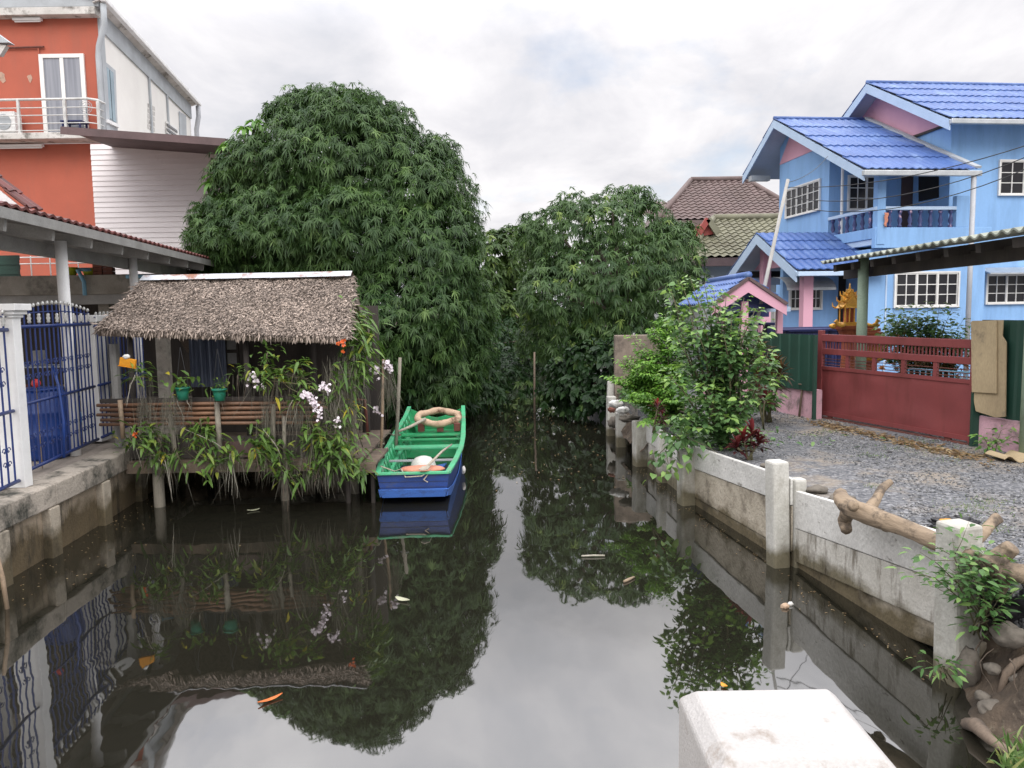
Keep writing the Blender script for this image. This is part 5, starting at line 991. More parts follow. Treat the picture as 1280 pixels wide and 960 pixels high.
def bumpify(L, R, n, k):
    out = list(L)
    for (x, y, z, a, b, c) in L:
        if a < .35: continue
        for i in range(n):
            u = R.normal(size=3); u[2] = abs(u[2])*.8-.15; u[1] -= .3; u /= np.linalg.norm(u); q = k*R.uniform(.7, 1.15); out.append((x+u[0]*a*.8, y+u[1]*b*.8, z+u[2]*c*.8, a*q, b*q, c*q*.9))
    return out
# big mango on the left bank
def LB(px, py, Y, w, h, dep): p = D(px, py, Y); s = Y/FPX; return (p.x, p.y, p.z, w*s, dep, h*s)
ml = [LB(395, 215, 16.8, 78, 82, 1.3), LB(440, 210, 16.6, 88, 78, 1.4), LB(505, 255, 16.8, 78, 85, 1.4), LB(335, 235, 17.0, 68, 65, 1.2), LB(300, 300, 16.6, 58, 62, 1.1), LB(270, 320, 16.8, 30, 34, .5), LB(360, 290, 15.9, 75, 58, 1.1), LB(440, 300, 15.7, 90, 62, 1.2),
      LB(525, 325, 16.0, 80, 80, 1.2), LB(548, 270, 17.2, 52, 75, 1.2), LB(500, 400, 15.6, 85, 78, 1.0), LB(552, 400, 16.4, 56, 90, 1.0), LB(470, 160, 17.0, 50, 34, .8), LB(378, 140, 17.0, 40, 26, .6), LB(420, 140, 17.0, 50, 26, .8), LB(540, 465, 16.1, 62, 50, .8), LB(576, 440, 17.0, 32, 56, .7), LB(310, 350, 16.6, 60, 50, .9), LB(400, 370, 15.8, 90, 60, 1.0),
      LB(370, 120, 17.0, 14, 10, .2), LB(585, 300, 17.2, 16, 34, .4), LB(480, 460, 16.4, 45, 60, .8)]
ml = bumpify(ml, R, 5, .42)
t = thing('mango_tree', 'big dark green domed mango tree behind the thatched hut', 'tree', (-3.8, 17, ZL))
crown(R, t, ml, 50, 12, .148, .027, M['mango'], newfrac=.02, curl=(.4, .95), spread=(-.35, .75)); trunk(t, (-3.8, 17.2, ZL), [l[:3] for l in ml[:12]], .2)
# lighter leafed tree peeking out left of the mango
t = thing('young_tree', 'young tree with fresh light green leaf tufts at the left edge of the mango crown', 'tree', (-6.0, 16.8, ZL))
R = np.random.default_rng(9); tf = [(318, 152), (290, 178), (283, 182), (268, 220), (264, 228), (300, 200), (306, 160), (278, 200), (325, 158)]
cc = np.array([P3(x, y, 16.4) for x, y in tf]); b, d, u = rosettes(R, cc, np.tile([-.1, -.1, 1.0], (len(cc), 1)), 12, (-.1, .8))
leaves('crown', b, d, u, R.uniform(.22, .36, len(b)), .09, R.uniform(.4, 1.0, len(b)), R.uniform(.1, 1, len(b)), M['tuft'], t, prof=(.9, 1)); trunk(t, (-5.9, 16.9, ZL), [tuple(c-np.array([0, 0, .02])) for c in cc], .07)
# mango on the right bank
R = np.random.default_rng(6)
mr = [LB(745, 300, 20.9, 75, 52, 1.3), LB(790, 285, 21.0, 50, 42, 1.0), LB(765, 262, 21.0, 45, 24, .8), LB(720, 262, 21.0, 30, 18, .6), LB(705, 300, 21.2, 52, 42, 1.2), LB(686, 314, 21.4, 36, 30, 1.0), LB(830, 320, 20.6, 48, 40, 1.1), LB(855, 345, 20.2, 22, 34, .7), LB(760, 355, 19.9, 70, 52, 1.2), LB(706, 370, 20.2, 55, 52, 1.2),
      LB(820, 370, 20.0, 40, 40, .9), LB(686, 375, 20.7, 38, 48, 1.0), LB(720, 420, 20.4, 62, 40, 1.1), LB(690, 425, 21.0, 45, 38, 1.0), LB(775, 410, 19.8, 40, 38, .8), LB(842, 300, 20.8, 26, 24, .7)]
mr = bumpify(mr, R, 4, .42)
t = thing('mango_tree', 'lighter green spreading mango tree across the far end of the canal', 'tree', (2.8, 21.2, ZR))
crown(R, t, mr, 26, 12, .18, .036, M['mango2'], newfrac=.04, zmin=1.2, curl=(.4, .95), spread=(-.3, .8), inner=False); trunk(t, (3.1, 21.2, ZR), [l[:3] for l in mr[:12]], .2)
# trees at the back
def btree(lb, lobes, base, m, dens=6, Ln=.3, W=.1, seed=1, nl=9, r=.13, nf=.08, nm='tree'):
    R = np.random.default_rng(seed); t = thing(nm, lb, 'tree', base, 'trees closing the far end of the canal'); crown(R, t, lobes, dens, nl, Ln, W, m, newfrac=nf, zmin=.2, spread=(-.1, 1.0)); trunk(t, base, [l[:3] for l in lobes[:6]], r); return t
btree('yellow green bushy tree far up the canal in the gap between the two mango trees', [LB(618, 325, 44, 36, 36, 2.4), LB(600, 345, 43, 30, 46, 2.2), LB(650, 345, 45, 42, 45, 2.4), LB(610, 390, 43, 40, 45, 2.2), LB(648, 395, 44, 45, 45, 2.4), LB(596, 305, 44, 20, 16, 1.2), LB(635, 300, 44.5, 20, 16, 1.2), LB(665, 300, 45, 26, 22, 1.2)], (-1.9, 43.5, ZL), M['backtree'], seed=3, nf=.06, dens=4.5, Ln=.42, W=.15)
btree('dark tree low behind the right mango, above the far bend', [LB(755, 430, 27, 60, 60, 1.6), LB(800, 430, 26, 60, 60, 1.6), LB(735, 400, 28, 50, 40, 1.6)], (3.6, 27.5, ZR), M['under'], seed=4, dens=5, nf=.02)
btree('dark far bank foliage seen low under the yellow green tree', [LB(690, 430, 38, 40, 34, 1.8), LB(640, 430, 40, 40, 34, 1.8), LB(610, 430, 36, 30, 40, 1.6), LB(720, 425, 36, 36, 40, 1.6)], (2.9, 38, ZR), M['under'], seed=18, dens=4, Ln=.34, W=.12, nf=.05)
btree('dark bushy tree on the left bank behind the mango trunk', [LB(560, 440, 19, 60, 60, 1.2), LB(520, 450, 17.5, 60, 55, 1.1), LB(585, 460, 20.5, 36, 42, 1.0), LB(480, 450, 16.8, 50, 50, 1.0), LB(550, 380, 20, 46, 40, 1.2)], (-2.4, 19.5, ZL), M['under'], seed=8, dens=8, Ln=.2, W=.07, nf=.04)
btree('far green crown filling the sky gap above the brown roof edge', [LB(800, 330, 30, 60, 40, 2), LB(860, 330, 30, 40, 40, 2), LB(760, 340, 30, 60, 40, 2)], (5.2, 30, ZR), M['backtree'], seed=12, dens=3, Ln=.4, W=.13)
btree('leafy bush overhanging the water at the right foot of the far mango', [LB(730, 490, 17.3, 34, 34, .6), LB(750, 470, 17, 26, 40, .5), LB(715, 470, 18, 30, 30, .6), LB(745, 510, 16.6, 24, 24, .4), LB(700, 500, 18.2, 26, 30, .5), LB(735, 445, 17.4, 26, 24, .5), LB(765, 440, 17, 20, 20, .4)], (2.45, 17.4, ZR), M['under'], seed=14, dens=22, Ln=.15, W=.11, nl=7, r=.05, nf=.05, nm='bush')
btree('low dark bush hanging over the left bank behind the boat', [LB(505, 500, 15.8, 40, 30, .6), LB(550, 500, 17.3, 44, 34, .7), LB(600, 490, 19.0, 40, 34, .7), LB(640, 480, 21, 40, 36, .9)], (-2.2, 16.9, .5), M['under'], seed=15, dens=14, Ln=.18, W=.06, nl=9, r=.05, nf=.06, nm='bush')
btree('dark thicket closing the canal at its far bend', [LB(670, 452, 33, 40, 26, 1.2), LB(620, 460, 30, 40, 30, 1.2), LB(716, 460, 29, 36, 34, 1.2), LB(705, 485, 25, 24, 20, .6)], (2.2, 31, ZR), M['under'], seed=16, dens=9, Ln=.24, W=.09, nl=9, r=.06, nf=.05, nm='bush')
a = G(668, 516, 0); b = D(668, 440, a.y)
o = MB().tube([a-V((0, 0, .3)), a.lerp(b, .5), b], [.03, .026, .022], 8).build('wooden_stake', M['oldwood'], smooth=True, root=a); tag(o, 'pale upright stake standing in the dark water at the far bend', 'stake')
# old slab wall behind the bright shrub
p0 = D(768, 484, 15.8); p1 = D(797, 484, 15.6); z1 = D(770, 419, 15.8).z
M['oldslab'] = mat('old_brown_concrete', (.25, .2, .16), (.16, .13, .105), 3, .9, .5, 30, stretch=(1, 1, .25), dirt=(.08, .065, .055), dscale=3)
o = MB().box(p0.x, p1.x+.5, 15.7, 15.9, .3, z1).build('old_wall', M['oldslab'], bevel=.02, root=(p0.x+.4, 15.8, ZR)); tag(o, 'old brown concrete slab wall end behind the bright green shrub', 'wall')
# ------------------------------------------------------------ shrubs on the right bank
def shrub(R, label, base, stems, m, nper, Ln, W, tb=(.1, .75), young=.25, curl=(.2, .7), r=.016, name='shrub', stemm='stem', topnew=True, sidetwig=2, tw=.22, kmin=.22):
    t = thing(name, label, 'shrub', base); B = V(base); cs = []; ds = []; ti = []; sb_ = MB()
    for tip, bow in stems:
        tip = V(tip); mid = B.lerp(tip, .5)+V(bow); P = [B+V((R.uniform(-.08, .08), R.uniform(-.08, .08), -.05)), B.lerp(mid, .55)+V((R.uniform(-.04, .04), 0, .03)), mid, mid.lerp(tip, .5)+V((R.uniform(-.04, .04), 0, .03)), tip]
        sb_.tube(P, [r, r*.85, r*.65, r*.5, r*.2], 6); paths = [(P, 1.0)]
        for s in range(sidetwig):
            k = R.uniform(1.2, 3.4); i = int(k); q = P[i].lerp(P[i+1], k-i); e = q+V((R.uniform(-tw, tw), R.uniform(-tw, tw), R.uniform(.05, .35))); sb_.tube([q, q.lerp(e, .5)+V((0, 0, -.02)), e], [r*.4, r*.3, r*.12], 5); paths.append(([q, q.lerp(e, .5), e], .5))
        for pp, wgt in paths:
            n = int(nper*wgt); k = np.sort(R.uniform(kmin if wgt == 1 else 0, 1, n))*(len(pp)-1); i = k.astype(int).clip(0, len(pp)-2); f = (k-i)[:, None]; A = np.array(pp); c = A[i]*(1-f)+A[i+1]*f; ax_ = A[i+1]-A[i]; ax_ /= np.linalg.norm(ax_, axis=1, keepdims=True)
            ph = np.arange(n)*2.4+R.uniform(0, 6); rd = np.c_[np.cos(ph), np.sin(ph), np.zeros(n)]
            cs.append(c+rd*.015); ds.append(rd+ax_*R.uniform(.1, .7, (n, 1))); tt = R.uniform(tb[0], tb[1], n)
            if topnew: tt = np.where(k/(len(pp)-1) > 1-young*.6, np.clip(R.uniform(.75, 1.05, n), 0, 1), tt)
            ti.append(tt)
    c = np.concatenate(cs); d = np.concatenate(ds); tt = np.concatenate(ti); N = len(c)
    sb_.build('stems', M[stemm], t, smooth=True)
    pet = np.array(R.uniform(.03, .09, N))[:, None]*nrmz(d); 
    leaves('leaves', c+pet, d, np.tile([0, 0, 1.0], (N, 1))+R.normal(size=(N, 3))*.35, R.uniform(.6, 1.2, N)*Ln, W*R.uniform(.75, 1.2, N), R.uniform(curl[0], curl[1], N), tt, m, t, prof=(1, .95), fold=.14); return t
R = np.random.default_rng(21)
bs = (2.72, 9.8, ZR); tips = [(838, 362, 9.9), (862, 345, 9.7), (880, 352, 9.9), (900, 380, 9.6), (915, 395, 9.4), (945, 385, 9.3), (960, 440, 9.1), (845, 420, 9.5), (835, 470, 9.3), (905, 420, 9.2), (870, 410, 9.4), (930, 440, 9.5), (850, 520, 9.2), (930, 500, 9.1), (880, 480, 9.0), (905, 520, 9.0), (865, 460, 10.2), (895, 455, 10.1), (925, 410, 10.2), (955, 475, 9.7), (840, 395, 10.2), (870, 535, 9.1), (920, 535, 9.0), (890, 440, 9.9), (850, 350, 9.8), (892, 362, 9.8), (930, 372, 9.7), (908, 366, 9.9), (872, 366, 9.8), (843, 376, 9.8), (958, 400, 9.5), (950, 420, 9.4), (862, 385, 9.6), (920, 402, 9.5)]
shrub(R, 'tall loose leafy shrub rising from the seawall in front of the pink roofed pavilion', bs, [(P3(*q), (R.uniform(-.08, .08), R.uniform(-.1, .1), .05)) for q in tips], M['mulberry'], 50, .098, .068, sidetwig=2, tw=.11, kmin=.34)
R = np.random.default_rng(22)
tips = [(790, 420, 12.5), (815, 412, 12.4), (835, 430, 12.2), (770, 475, 12.2), (800, 455, 11.9), (825, 470, 11.8), (850, 450, 12.2), (785, 500, 11.8), (810, 500, 11.5), (840, 500, 11.4), (760, 470, 12.3), (775, 450, 12.6), (805, 530, 11.2), (830, 400, 12.5), (845, 480, 11.9), (820, 440, 12.6), (795, 480, 12.3)]
shrub(R, 'bright yellow green fine leaved shrub beside the old slab wall', (2.6, 12.2, ZR), [(P3(*q), (0, 0, .05)) for q in tips], M['bright'], 190, .08, .034, tb=(.25, 1.0), sidetwig=5)
def cordy(seed, px, py, Y, label, n, Ln, W, m, heads, name='cordyline'):
    R = np.random.default_rng(seed); b0 = D(px, py, Y); b0.z = ZR; t = thing(name, label, 'plant', b0); sb_ = MB()
    for k, (hx, hy) in enumerate(heads):
        h = D(hx, hy, Y); sb_.tube([b0+V((R.uniform(-.05, .05), 0, -.03)), b0.lerp(h, .6)+V((0, 0, .02)), h], .014, 6)
        el = R.uniform(.1, 1.45, n); ph = np.arange(n)*2.4; d = np.c_[np.cos(ph)*np.cos(el), np.sin(ph)*np.cos(el), np.sin(el)]; base = np.array(h)+np.c_[np.zeros((n, 2)), (el-.8)*.09]
        leaves('leaves', base, d, np.tile([0, 0, 1.0], (n, 1)), R.uniform(.7, 1.1, n)*Ln, W, R.uniform(.15, .6, n), np.clip((el-.4)*.7+R.uniform(-.2, .2, n), 0, 1), M[m], t, prof=(1, .8), fold=.25)
    sb_.build('stems', M['stem'], t, smooth=True); return t
cordy(1, 935, 575, 8.75, 'dark red cordyline clump leaning over the seawall left of the tall post', 22, .22, .05, 'redleaf', [(930, 552), (948, 555), (940, 545), (922, 560)])
cordy(2, 818, 545, 11.0, 'orange red spiky cordyline at the seawall below the bright shrub', 20, .2, .035, 'redleaf', [(822, 510), (828, 522)])
cordy(3, 962, 500, 11.6, 'tall bronze leaved cordyline in front of the green metal fence', 26, .34, .05, 'bronzeleaf', [(950, 440), (968, 458), (975, 470), (955, 470), (940, 455), (962, 480), (945, 480)])
cordy(4, 952, 512, 10.9, 'red topped young cordyline at the left end of the gravel, before the pink wall', 16, .24, .06, 'redleaf', [(948, 490), (956, 500)])
R = np.random.default_rng(25)
shrub(R, 'low variegated leafy plant at the foot of the pink wall', tuple(G(955, 520, ZR)), [(P3(x, y, 10.9), (0, 0, .02)) for x, y in ((945, 485), (960, 478), (970, 492), (938, 495), (952, 500), (965, 505))], M['mulberry'], 20, .13, .06, young=.2, r=.008)
# creepers hanging over the wall
R = np.random.default_rng(26); a = D(850, 575, 9.35); 
shrub(R, 'heart leaved creeper hanging over the seawall down to the water', (2.2, 9.9, ZR+.02), [(P3(*q), (-.12, -.12, .12)) for q in ((815, 600, 9.55), (850, 580, 9.3), (855, 560, 9.3), (838, 590, 9.4), (865, 570, 9.25), (826, 545, 9.9), (900, 568, 8.9))], M['mulberry'], 13, .09, .08, curl=(.5, 1.0), young=.3, r=.008, sidetwig=1)
R = np.random.default_rng(27)
shrub(R, 'leafy green weed sprouting around the last seawall post', tuple(V((3.02, 4.78, .42))), [(P3(*q), (0, -.05, .06)) for q in ((1150, 690, 4.65), (1140, 715, 4.62), (1165, 680, 4.7), (1225, 700, 4.6), (1240, 715, 4.55), (1215, 725, 4.5), (1200, 745, 4.55), (1175, 715, 4.55), (1225, 760, 4.5), (1210, 790, 4.55), (1235, 690, 4.7))], M['weed'], 22, .075, .026, r=.006, sidetwig=2, curl=(.1, .5), name='weed')
R = np.random.default_rng(28)
shrub(R, 'small weed growing at the waterline on the last seawall post', tuple(G(1180, 845, .1)), [(P3(*q), (0, 0, .01)) for q in ((1160, 828, 4.7), (1175, 830, 4.65), (1192, 832, 4.65), (1185, 842, 4.6))], M['weed'], 9, .07, .022, r=.004, sidetwig=0, name='weed')
R = np.random.default_rng(29); p = G(1238, 568, ZR)
shrub(R, 'yellowish weed at the foot of the right pink wall', tuple(p), [(P3(x, y, p.y-.1), (0, 0, .04)) for x, y in ((1228, 545), (1258, 535), (1245, 552), (1232, 560), (1270, 545))], M['tuft'], 15, .09, .03, r=.006, sidetwig=0, name='weed')
# low ground cover on the right bank under the shrubs
n = 2600; k = NPR.uniform(0, 1, n); yy = 9.3+k*6.5; x0 = np.interp(yy, [p.y for p in RW[1:]], [p.x for p in RW[1:]])-.03
xx = x0+NPR.gamma(1.6, .22, n); base = np.c_[xx, yy, ZR-.02+NPR.uniform(0, .16, n)]; d = np.c_[NPR.normal(size=(n, 2)), NPR.uniform(.0, 1.2, n)]
o = leaves('ground_cover', base, d, np.tile([0, 0, 1.0], (n, 1))+NPR.normal(size=(n, 3))*.3, NPR.uniform(.05, .14, n), .05, .4, NPR.uniform(0, .9, n), M['mulberry']); tag(o, 'low leafy ground cover under the shrubs along the right seawall', 'ground cover', kind='stuff')
# ------------------------------------------------------------ blue house
A = D(1190, 150, 19.0); A.z = 0
ang = math.radians(6.5); U = V((math.cos(ang), math.sin(ang), 0)); Vv = V((-math.sin(ang), math.cos(ang), 0))
TH = frame((A.x, A.y, 0), U, Vv); THI = TH.inverted()
def hA(px, py, a): return THI @ HP(px, py, A+U*a, U)     # local point on a = const
def hB(px, py, b): return THI @ HP(px, py, A+Vv*b, Vv)   # local point on b = const
bh = thing('blue_house', 'two storey sky blue house with blue tiled gable roofs and a balcony', 'house', (A.x, A.y, ZR))
def Wd(p): return TH @ V(p)
def hbox(nm, m, x0, x1, y0, y1, z0, z1, par=None, bev=.01): return MB(TH).box(x0, x1, y0, y1, z0, z1).build(nm, M[m], par or bh, bevel=bev)
# main roof
av = -.55; ap = hA(1083, 103, av); fe = hA(1187, 147, av); b_r = ap.y; z_r = ap.z; b_e = fe.y; z_e = fe.z
b_back = 2*b_r-b_e; AE = 9.0
roof_sheet(Wd((av, b_r, z_r)), Wd((AE, b_r, z_r)), Wd((AE, b_e, z_e)), Wd((av, b_e, z_e)), .19, 5, .011, .026).build('roof', M['bluetile'], bh, solid=.02)
roof_sheet(Wd((AE, b_r, z_r)), Wd((av, b_r, z_r)), Wd((av, b_back, z_e)), Wd((AE, b_back, z_e)), .19, 5, .011, .026).build('roof', M['bluetile'], bh, solid=.02)
MB().tube([Wd((av, b_r, z_r+.01)), Wd((AE, b_r, z_r+.01))], .05, 10).build('ridge_tiles', M['bluetile'], bh, smooth=True)
def barge(a, b0, z0, b1, z1, w=.24, m='paleblue', th=.03):
    return MB(TH).ext([(a, b0, z0-.04), (a, b1, z1-.04), (a, b1, z1-.04-w), (a, b0, z0-.04-w)], (th, 0, 0)).build('barge_board', M[m], bh)
barge(av-.0, b_r, z_r, b_e, z_e); barge(av, b_r, z_r, b_back, z_e)
sl = (z_r-z_e)/(b_r-b_e)
def soff(a0, a1, b0, z0, b1, z1, dz=.09): return MB(TH).ext([(a0, b0, z0-dz), (a1, b0, z0-dz), (a1, b1, z1-dz), (a0, b1, z1-dz)], (0, 0, -.02)).build('soffit', M['soffit'], bh)
soff(av+.03, 0, b_r, z_r, b_e, z_e); soff(av+.03, 0, b_r, z_r, b_back, z_e); soff(0, AE, b_r, z_r, b_e, z_e)
bm = b_back-.6                                     # main block depth
zw = z_e+(.0-b_e)*sl-.12
hbox('main_wall', 'houseblue', 0, AE-.3, 0, bm, .7, zw)
zg = z_e-.04                                       # pink gable above
MB(TH).ext([(-.012, .0, zg+.1), (-.012, bm, zg+.1), (-.012, bm, zw), (-.012, b_r, z_r-.12), (-.012, 0, zw)], (.06, 0, 0)).build('gable_panel', M['pink'], bh)
MB(TH).box(-.05, -.014, -.0, bm, zg+.04, zg+.1).build('gable_trim', M['darkwood'], bh)
MB(TH).beam((av, b_e-.03, z_e-.09), (AE, b_e-.03, z_e-.09), .12, .11).build('gutter', M['aluminium'], bh, bevel=.015)
for bb in (): MB(TH).box(av+.04, 0, bb-.04, bb+.04, z_r-abs(bb-b_r)*sl-.24, z_r-abs(bb-b_r)*sl-.12).build('purlin', M['soffit'], bh)
# wing
bF = hB(1097, 250, -.55).y; aw = hB(1092, 250, bF).x
b1 = hA(1036, 250, aw).y; b2 = hA(974, 250, aw).y
wv = aw-.62; wa = hA(967, 148, wv); wf = hA(1080, 211, wv); wb = hA(928, 219, wv)
a_end = hB(1222, 205, wf.y).x
print('WING', 'aw', aw, 'b1', b1, 'b2', b2, 'apex', wa, 'front', wf, 'rear', wb, 'aend', a_end, 'main', ap, fe)
roof_sheet(Wd((wv, wa.y, wa.z)), Wd((a_end, wa.y, wa.z)), Wd((a_end, wf.y, wf.z)), Wd((wv, wf.y, wf.z)), .19, 5, .012, .028).build('roof', M['bluetile'], bh, solid=.02)
roof_sheet(Wd((a_end, wa.y, wa.z)), Wd((wv, wa.y, wa.z)), Wd((wv, wb.y, wb.z)), Wd((a_end, wb.y, wb.z)), .24, 3, .012, .028).build('roof', M['bluetile'], bh, solid=.02)
MB().tube([Wd((wv, wa.y, wa.z+.01)), Wd((a_end, wa.y, wa.z+.01))], .05, 10).build('ridge_tiles', M['bluetile'], bh, smooth=True)
MB(TH).beam((a_end+.02, wa.y, wa.z+.05), (a_end+.02, wf.y, wf.z+.05), .16, .05).build('roof_flashing', M['greytrim'], bh)
barge(wv, wa.y, wa.z, wf.y, wf.z, .22); barge(wv, wa.y, wa.z, wb.y, wb.z, .22)
soff(wv+.03, aw, wa.y, wa.z, wf.y, wf.z); soff(wv+.03, a_end, wa.y, wa.z, wb.y, wb.z, .1); soff(aw, a_end, wa.y, wa.z, wf.y, wf.z)
MB(TH).box(wv+.05, aw+.02, wb.y-.55, wb.y-.35, wb.z-.25, wb.z-.1).build('eave_block', M['greytrim'], bh)
MB(TH).beam((wv-.05, wf.y-.05, wf.z-.10), (a_end+.05, wf.y-.05, wf.z-.10), .12, .12).build('gutter', M['aluminium'], bh, bevel=.015)
slw = (wa.z-wf.z)/(wa.y-wf.y)
zfl = hB(1150, 306, bF).z; zft = hB(1150, 285, bF).z; zrt = hB(1150, 259, bF).z
zwt = wa.z-(wa.y-b1)*slw-.12; zw2 = wa.z-(b2-wa.y)*(wa.z-wb.z)/(wb.y-wa.y)-.12
MB(TH).ext([(aw, b1, .7), (aw, b2, .7), (aw, b2, zw2), (aw, wa.y, wa.z-.13), (aw, b1, zwt)], (.15, 0, 0)).build('wing_side_wall', M['houseblue'], bh)
g0 = hA(978, 205, aw).z; g1 = hA(1036, 178, aw)
MB(TH).ext([(aw-.015, b2, g0), (aw-.015, b1+.4, g0+.02), (aw-.015, wa.y, wa.z-.14)], (.012, 0, 0)).build('gable_panel', M['pink'], bh)
hbox('wing_back_wall', 'houseblue', aw+.152, -.002, b1, b1+.15, zfl, zwt)
hbox('balcony_floor', 'paleblue', aw, -.002, bF-.0, b1-.002, zfl, zfl+.14)
hbox('balcony_parapet', 'houseblue', aw-.03, .6, bF-.16, bF-.01, zfl-.08, zft, bev=.01)
hbox('balcony_parapet', 'houseblue', aw-.03, aw+.12, bF-.008, b1-.001, zfl+.142, zft, bev=.01)
a_p = hB(1190, 270, bF).x
hbox('handrail', 'paleblue', aw-.02, a_p, bF-.16, bF-.02, zrt-.08, zrt); hbox('handrail', 'paleblue', aw-.02, aw+.1, bF-.018, b1, zrt-.08, zrt)
ap0 = hB(1092, 250, bF).x; ap1 = hB(1102, 250, bF).x
hbox('balcony_pillar', 'houseblue', ap0, ap1, bF-.18, bF+.02, zfl, wf.z+.1); hbox('end_pillar', 'houseblue', a_p, 0.02, bF-.15, bF+.0, zft, zrt+.25)
def baluster(p, h): 
    return MB().lathe([(.05, 0), (.05, h*.12), (.028, h*.2), (.055, h*.4), (.03, h*.66), (.028, h*.78), (.05, h*.88), (.05, h)], 10, p).build('baluster', M['navybal'], bh, smooth=True)
M['navybal'] = mat('navy_and_pink_baluster', (.03, .04, .13), (.05, .06, .18), 6, .5, .1, 30, dirt=(.42, .28, .36), dscale=6, dlo=.56, dhi=.62)
n = 7
for k in range(n): baluster(Wd((ap1+(a_p-ap1)*(k+.6)/n, bF-.09, zft+.002)), zrt-.084-zft)
n = 6
for k in range(n): baluster(Wd((aw+.04, bF+(b1-bF)*(k+.5)/n, zft+.002)), zrt-.084-zft)
# balcony back wall fittings
TB = TH @ Matrix.Translation((0, b1-.004, 0))
q0 = hB(1060, 262, b1); q1 = hB(1090, 221, b1); window(bh, TB, q0.x, hB(1104, 240, b1).x, q0.z, q1.z, 2, 2, 3, M['whiteframe'], M['glass'], fr=.036, bar=.018)
q0 = hB(1124, 300, b1); q1 = hB(1147, 216, b1); hbox('balcony_door', 'brown_door', q0.x, q1.x, b1-.05, b1-.004, zfl+.142, q1.z)
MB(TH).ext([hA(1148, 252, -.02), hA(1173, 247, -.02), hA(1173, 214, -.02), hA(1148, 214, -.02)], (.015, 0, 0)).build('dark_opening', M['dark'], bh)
q = hA(1050, 235, aw); MB(TH).tube([(aw+.06, q.y, zft-.1), (aw+.06, q.y, wa.z-(wa.y-q.y)*slw-.14)], .035, 8).build('white_pipe', M['white'], bh)
# wing side window
TL = TH @ frame((aw-.002, 0, 0), (0, -1, 0), (1, 0, 0))
q0 = hA(983.5, 270, aw); q1 = hA(1025, 262, aw); zz0 = hA(1004, 267, aw).z; zz1 = hA(1004, 232, aw).z
window(bh, TL, -q0.y, -q1.y, zz0, zz1, 3, 2, 3, M['whiteframe'], M['glass'], fr=.036, bar=.018)
# main facade windows
TM = TH @ Matrix.Translation((0, -.002, 0))
q0 = hB(1248, 243, 0); q1 = hB(1310, 202, 0); window(bh, TM, q0.x, q1.x, q0.z, q1.z, 2, 2, 3, M['whiteframe'], M['glass'], fr=.036, bar=.018)
q0 = hB(1232, 379, 0); q1 = hB(1306, 343, 0); window(bh, TM, q0.x, q1.x, q0.z, q1.z, 3, 2, 3, M['whiteframe'], M['glass'], fr=.036, bar=.018)
z_a = hB(1250, 341, 0).z; MB(TH).ext([(q0.x-.3, -.02, z_a+.1), (q1.x+.2, -.02, z_a+.1), (q1.x+.2, -.5, z_a-.05), (q0.x-.3, -.5, z_a-.05)], (0, 0, .03)).build('window_awning', M['aluminium'], bh)
# lower part of the wing: front wall with triple window
bl0 = .55*-1+.02
aL0 = hB(1085, 380, bl0).x
hbox('lower_front_wall', 'houseblue', aL0, 0.62, bl0, b2, .7, zfl-.09)
TF = TH @ Matrix.Translation((0, bl0-.002, 0))
q0 = hB(1118, 383, bl0); q1 = hB(1197, 341, bl0); window(bh, TF, q0.x, q1.x, q0.z, q1.z, 3, 2, 3, M['whiteframe'], M['glass'], fr=.04, bar=.02)
q = hB(1107, 380, bl0); hbox('wall_joint', 'paleblue', q.x-.02, q.x+.02, bl0-.012, bl0-.002, .7, zfl-.1)
q = hB(1211, 300, bl0-.1); MB(TH).tube([(a_end-.1, wf.y-.03, wf.z-.15), (a_end-.1, wf.y-.03, .75)], .055, 10).build('downpipe', M['pipegrey'], bh, smooth=True)
# entrance wall and door under the porch
be = bl0+1.0
hbox('entrance_wall', 'houseblue', hB(978, 380, be).x, aL0-.002, be, be+.15, .7, zfl-.1)
q0 = hB(1046, 430, be); q1 = hB(1073, 338, be); hbox('front_door', 'dark', q0.x, q1.x, be-.02, be-.003, .75, q1.z)
TE = TH @ Matrix.Translation((0, be-.002, 0))
q0 = hB(987, 386, be); q1 = hB(1026, 349, be); window(bh, TE, q0.x, q1.x, q0.z, q1.z, 3, 2, 3, M['whiteframe'], M['glass'], fr=.036, bar=.018)
q0 = hB(966, 364, be); q1 = hB(1004, 346, be); b = MB(TH); pr = []; n = 8
for i in range(n+1): a_ = math.pi/2*i/n; pr.append((-.75*math.sin(a_), q1.z-(q1.z-q0.z)*(1-math.cos(a_))))
b.add([(x, be-.003+y, z) for x in (q0.x, q1.x+.45) for y, z in pr], [(i, i+1, n+2+i, n+1+i) for i in range(n)]); b.add([(q1.x+.45, be-.003+y, z) for y, z in pr]+[(q1.x+.45, be-.003, q0.z)], [tuple(range(n+2))]); b.build('curved_awning', M['aluminium'], bh, solid=.006)
# porch roof
pa = D(945, 291, 19.8); pl = THI @ pa; pv = pl.x; pf = hA(995, 337, pv); pb = hA(903, 352, pv)
p_end = hB(1100, 333, pf.y).x; pr_end = hB(1054, 287, pl.y).x
print('PORCH', pl, pf, pb, p_end, pr_end)
roof_sheet(Wd((pv, pl.y, pl.z)), Wd((pr_end, pl.y, pl.z)), Wd((p_end, pf.y, pf.z)), Wd((pv, pf.y, pf.z)), .19, 4, .012, .028).build('porch_roof', M['bluetile'], bh, solid=.02)
roof_sheet(Wd((pr_end, pl.y, pl.z)), Wd((pv, pl.y, pl.z)), Wd((pv, pb.y, pb.z)), Wd((pr_end, pb.y, pb.z)), .24, 4, .012, .028).build('porch_roof', M['bluetile'], bh, solid=.02)
barge(pv, pl.y, pl.z, pf.y, pf.z, .24); barge(pv, pl.y, pl.z, pb.y, pb.z, .26)
